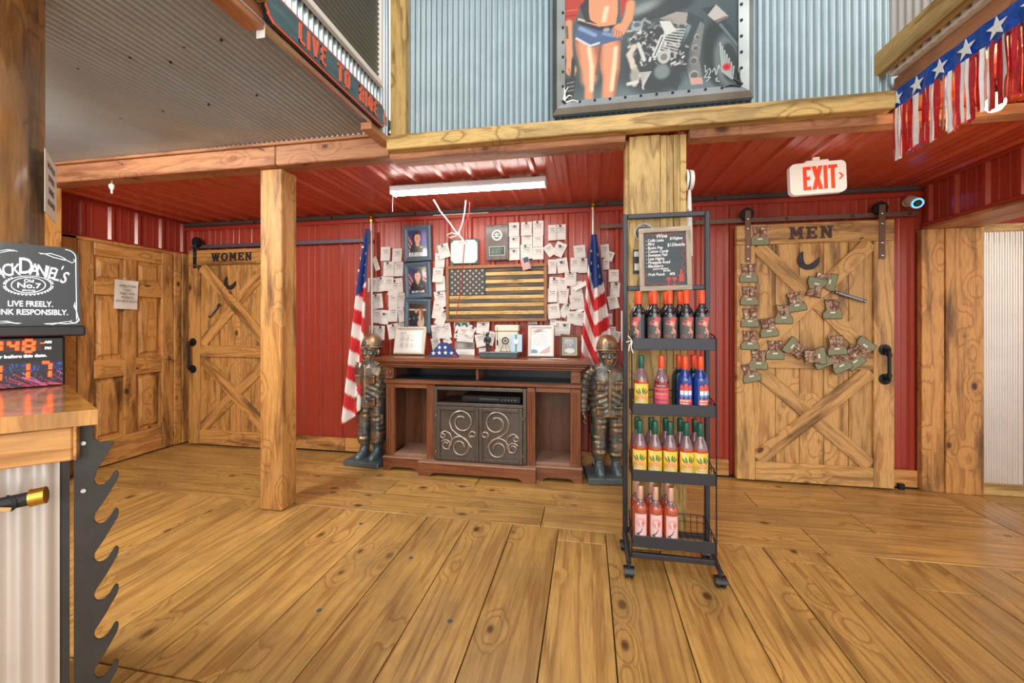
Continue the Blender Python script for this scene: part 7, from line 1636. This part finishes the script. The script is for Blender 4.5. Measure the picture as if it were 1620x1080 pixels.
# arched name, letter by letter
word = "JACK DANIEL'S"; xs_ = [-34, -20, -6, 9, 19, 33, 49, 63, 75, 84, 92, 99, 106]
arch = {'J': (-14, 430, 20), 'A': (0, 428, 22), 'C': (11, 425, 22), 'K': (24, 423, 22)}
for ch, px, py, h_, rt_ in (('J', -14, 434, 19, .12), ('A', -1, 431, 19, .08), ('C', 12, 428, 19, .05), ('K', 25, 427, 18, .02), ('D', 41, 422, 25, 0), ('A', 55, 427, 18, -.06), ('N', 66, 429, 18, -.10), ('I', 75, 431, 18, -.14), ('E', 82, 433, 18, -.18), ('L', 90, 436, 18, -.24), ("'", 96, 430, 16, -.3), ('S', 102, 440, 18, -.34)):
    stxt(ch, px, py, h_, xs=0.60, off=0.0008, rot=rt_)
def ring(cx, cy, rx, ry, r, n=36):
    m_ = MB(); m_.tube([(lambda p: (p.x, p.y, 0.0048))(sgx(cx + rx * math.cos(t), cy + ry * math.sin(t))) for t in np.linspace(0, 2 * PI, n)[:-1]], r, 6, True); m_.build('oval', 'glow_white', sg_)
ring(45, 451, 27, 12, 0.0010); ring(45, 451, 36, 14.5, 0.0007)
for k in range(18):
    t = PI * (0.05 + 0.9 * k / 17); 
    for sg2 in (1, -1):
        if sg2 < 0 and 0.25 < k / 17 < 0.75: continue
        p = sgx(45 + 39 * math.cos(t), 451 + sg2 * 15.5 * math.sin(t)); m_ = MB(); m_.lathe([(0.0022, 0), (0.0018, 0.0015), (0, 0.002)], 8, Matrix.Translation((p.x, p.y, 0.004))); m_.build('oval_bead', 'glow_white', sg_)
stxt('Old', 46, 444.5, 5, xs=0.95, off=0.0012); stxt('No.7', 46, 452, 8, xs=1.05, off=0.002); stxt('BRAND', 46, 459.5, 2.4, xs=1.2, off=0.0004)
stxt('LIVE FREELY.', 49, 481, 8.5, xs=0.70, off=0.0014); stxt('DRINK RESPONSIBLY.', 46, 494, 8.5, xs=0.72, off=0.0014)
def flour(pts, r=0.0009):
    m_ = MB(); q = [sgx(*p) for p in pts]; m_.tube([(p.x, p.y, 0.0048) for p in q], [r * 0.5] + [r] * (len(q) - 2) + [r * 0.5], 6); m_.build('flourish', 'glow_white', sg_)
flour([(61, 400), (72, 402), (84, 407), (96, 410), (106, 412), (114, 416), (119, 413), (116, 410)]); flour([(64, 402), (80, 401), (96, 406), (104, 410), (100, 412)]); flour([(0, 397), (12, 395), (22, 396), (28, 398)]); flour([(0, 400), (14, 397), (24, 397)])
flour([(119, 478), (117, 484), (121, 492), (123, 500), (125, 507), (120, 511), (110, 509), (114, 506)]); flour([(121, 478), (120, 486), (118, 482)]); flour([(126, 504), (118, 511), (104, 512), (90, 511), (70, 512)]); flour([(112, 508), (96, 510), (84, 513), (70, 512)]); flour([(0, 508), (12, 508), (24, 511), (34, 511)]); flour([(0, 511), (14, 510), (30, 512)])
# clock digits: seven segment
def digit(ch, px0, px1, py0, py1):
    S7 = {'1': 'bc', '4': 'bcfg', '8': 'abcdefg', '7': 'abc', '6': 'acdefg'}[ch]
    A_, B_, C_, D_ = sgx(px0, py0), sgx(px1, py0), sgx(px1, py1), sgx(px0, py1)
    def pt_(u, v): t = A_.lerp(B_, u); s2 = D_.lerp(C_, u); return t.lerp(s2, v)
    seg = {'a': ((.12, 0), (.88, 0)), 'b': ((1, .06), (.96, .44)), 'c': ((.96, .56), (.92, .94)), 'd': ((.06, 1), (.82, 1)), 'e': ((0, .56), (-.04, .94)), 'f': ((.06, .06), (.02, .44)), 'g': ((.1, .5), (.86, .5))}
    for k in S7:
        p, q = pt_(*seg[k][0]), pt_(*seg[k][1]); m_ = MB(); m_.tube([(p.x, p.y, 0.0015), (q.x, q.y, 0.0015)], 0.0042, 6); m_.build('digit_segment', 'led_red', sg_)
w1 = sgx(64, 537); w2 = sgx(0, 557)
bxo('display_window', (-CW + 0.012, w2.y, 0.0), (sgx(66, 545).x, w1.y, 0.0015), 'led_off', sg_, 0.0)
digit('1', -6, 2, 539, 555); digit('4', 14, 28, 539, 555); digit('8', 38, 54, 538, 556)
digit('1', 34, 45, 574, 599); digit('7', 65, 80, 573, 597); digit('8', -16, 1, 577, 603)
m_ = MB(); p = sgx(67, 542.5); m_.tube([(p.x - 0.004, p.y, 0.0015), (p.x + 0.005, p.y, 0.0015)], 0.002, 6); m_.build('indicator', 'led_red', sg_)
for s_, px, py, hh_ in (('AM', 76, 541, 3.6), ('PM', 76, 550.5, 3.6), ('Born on or before this date.', 32, 563.5, 4.4)):
    p = sgx(px, py); q = sgx(px, py - hh_); lettering('caption', s_, abs(q.y - p.y) / .7, 'glow_white', sg_, Matrix.Translation((p.x - (0.02 if len(s_) > 3 else 0), p.y, 0.0012)), ext=0.0003, off=0.0006, xs=1.0 if len(s_) < 4 else 1.05)
def skyline(u, v):
    c = Cv(u, v, (26, 18, 44), 2.5); r = np.random.RandomState(4)
    for k in range(26): x0 = r.uniform(-.2, 1.1); c.seg((x0, r.uniform(.0, .6)), (x0 + .35, -.1), .012, (206, 40, 90) if k % 3 else (230, 120, 180), .6)
    for k in range(120): c.ell(r.uniform(0, 1), r.uniform(.62, .95), .006, .02, (70, 140, 255) if k % 2 else (30, 80, 220), .5)
    for k in range(60): c.ell(r.uniform(0, 1), r.uniform(.1, .6), .004, .014, (250, 170, 210), .5)
    return c.c
pa, pb2 = sgx(100, 568), sgx(0, 612)
paint('fireworks_print', CW - 0.01, pa.y - 0.008, 140, 50, skyline, sg_, Matrix.Translation((-CW / 2, pa.y / 2, 0.0006)), 'painted_gloss')
# paper on the log
lp = thing('log_notice', 'white notice seen edge on, tacked to the log column', 'notice', fr((-2.005, 1.2025, 1.835), (-0.79, 0.61, 0), (0, 0, 1)))
bxo('sheet', (-0.125, -0.113, 0), (0.125, 0.113, 0.002), 'paper', lp, 0)
for k, s_ in enumerate(('NO FOOD', 'OUTSIDE', 'DRINKS', 'ALLOWED')): lettering('lettering', s_, 0.032, 'ink', lp, Matrix.Translation((0, 0.07 - 0.045 * k, 0.003)), ext=0.0003)
# small white drip tag under the beam
dg = thing('hanging_charm', 'small white shell charm hanging under the reddish beam', 'charm', (onY(177, 295, 2.50)))
MB().lathe([(0.004, -0.055), (0.008, -0.045), (0.006, -0.03), (0.016, -0.012), (0.020, 0.005), (0.014, 0.018), (0, 0.022)], 12).build('shell', 'white_paint', dg); MB().tube([(0, 0, 0.02), (0, 0, 2.399 - dg.matrix_world.translation.z)], 0.0015, 5).build('thread', 'white_cord', dg)
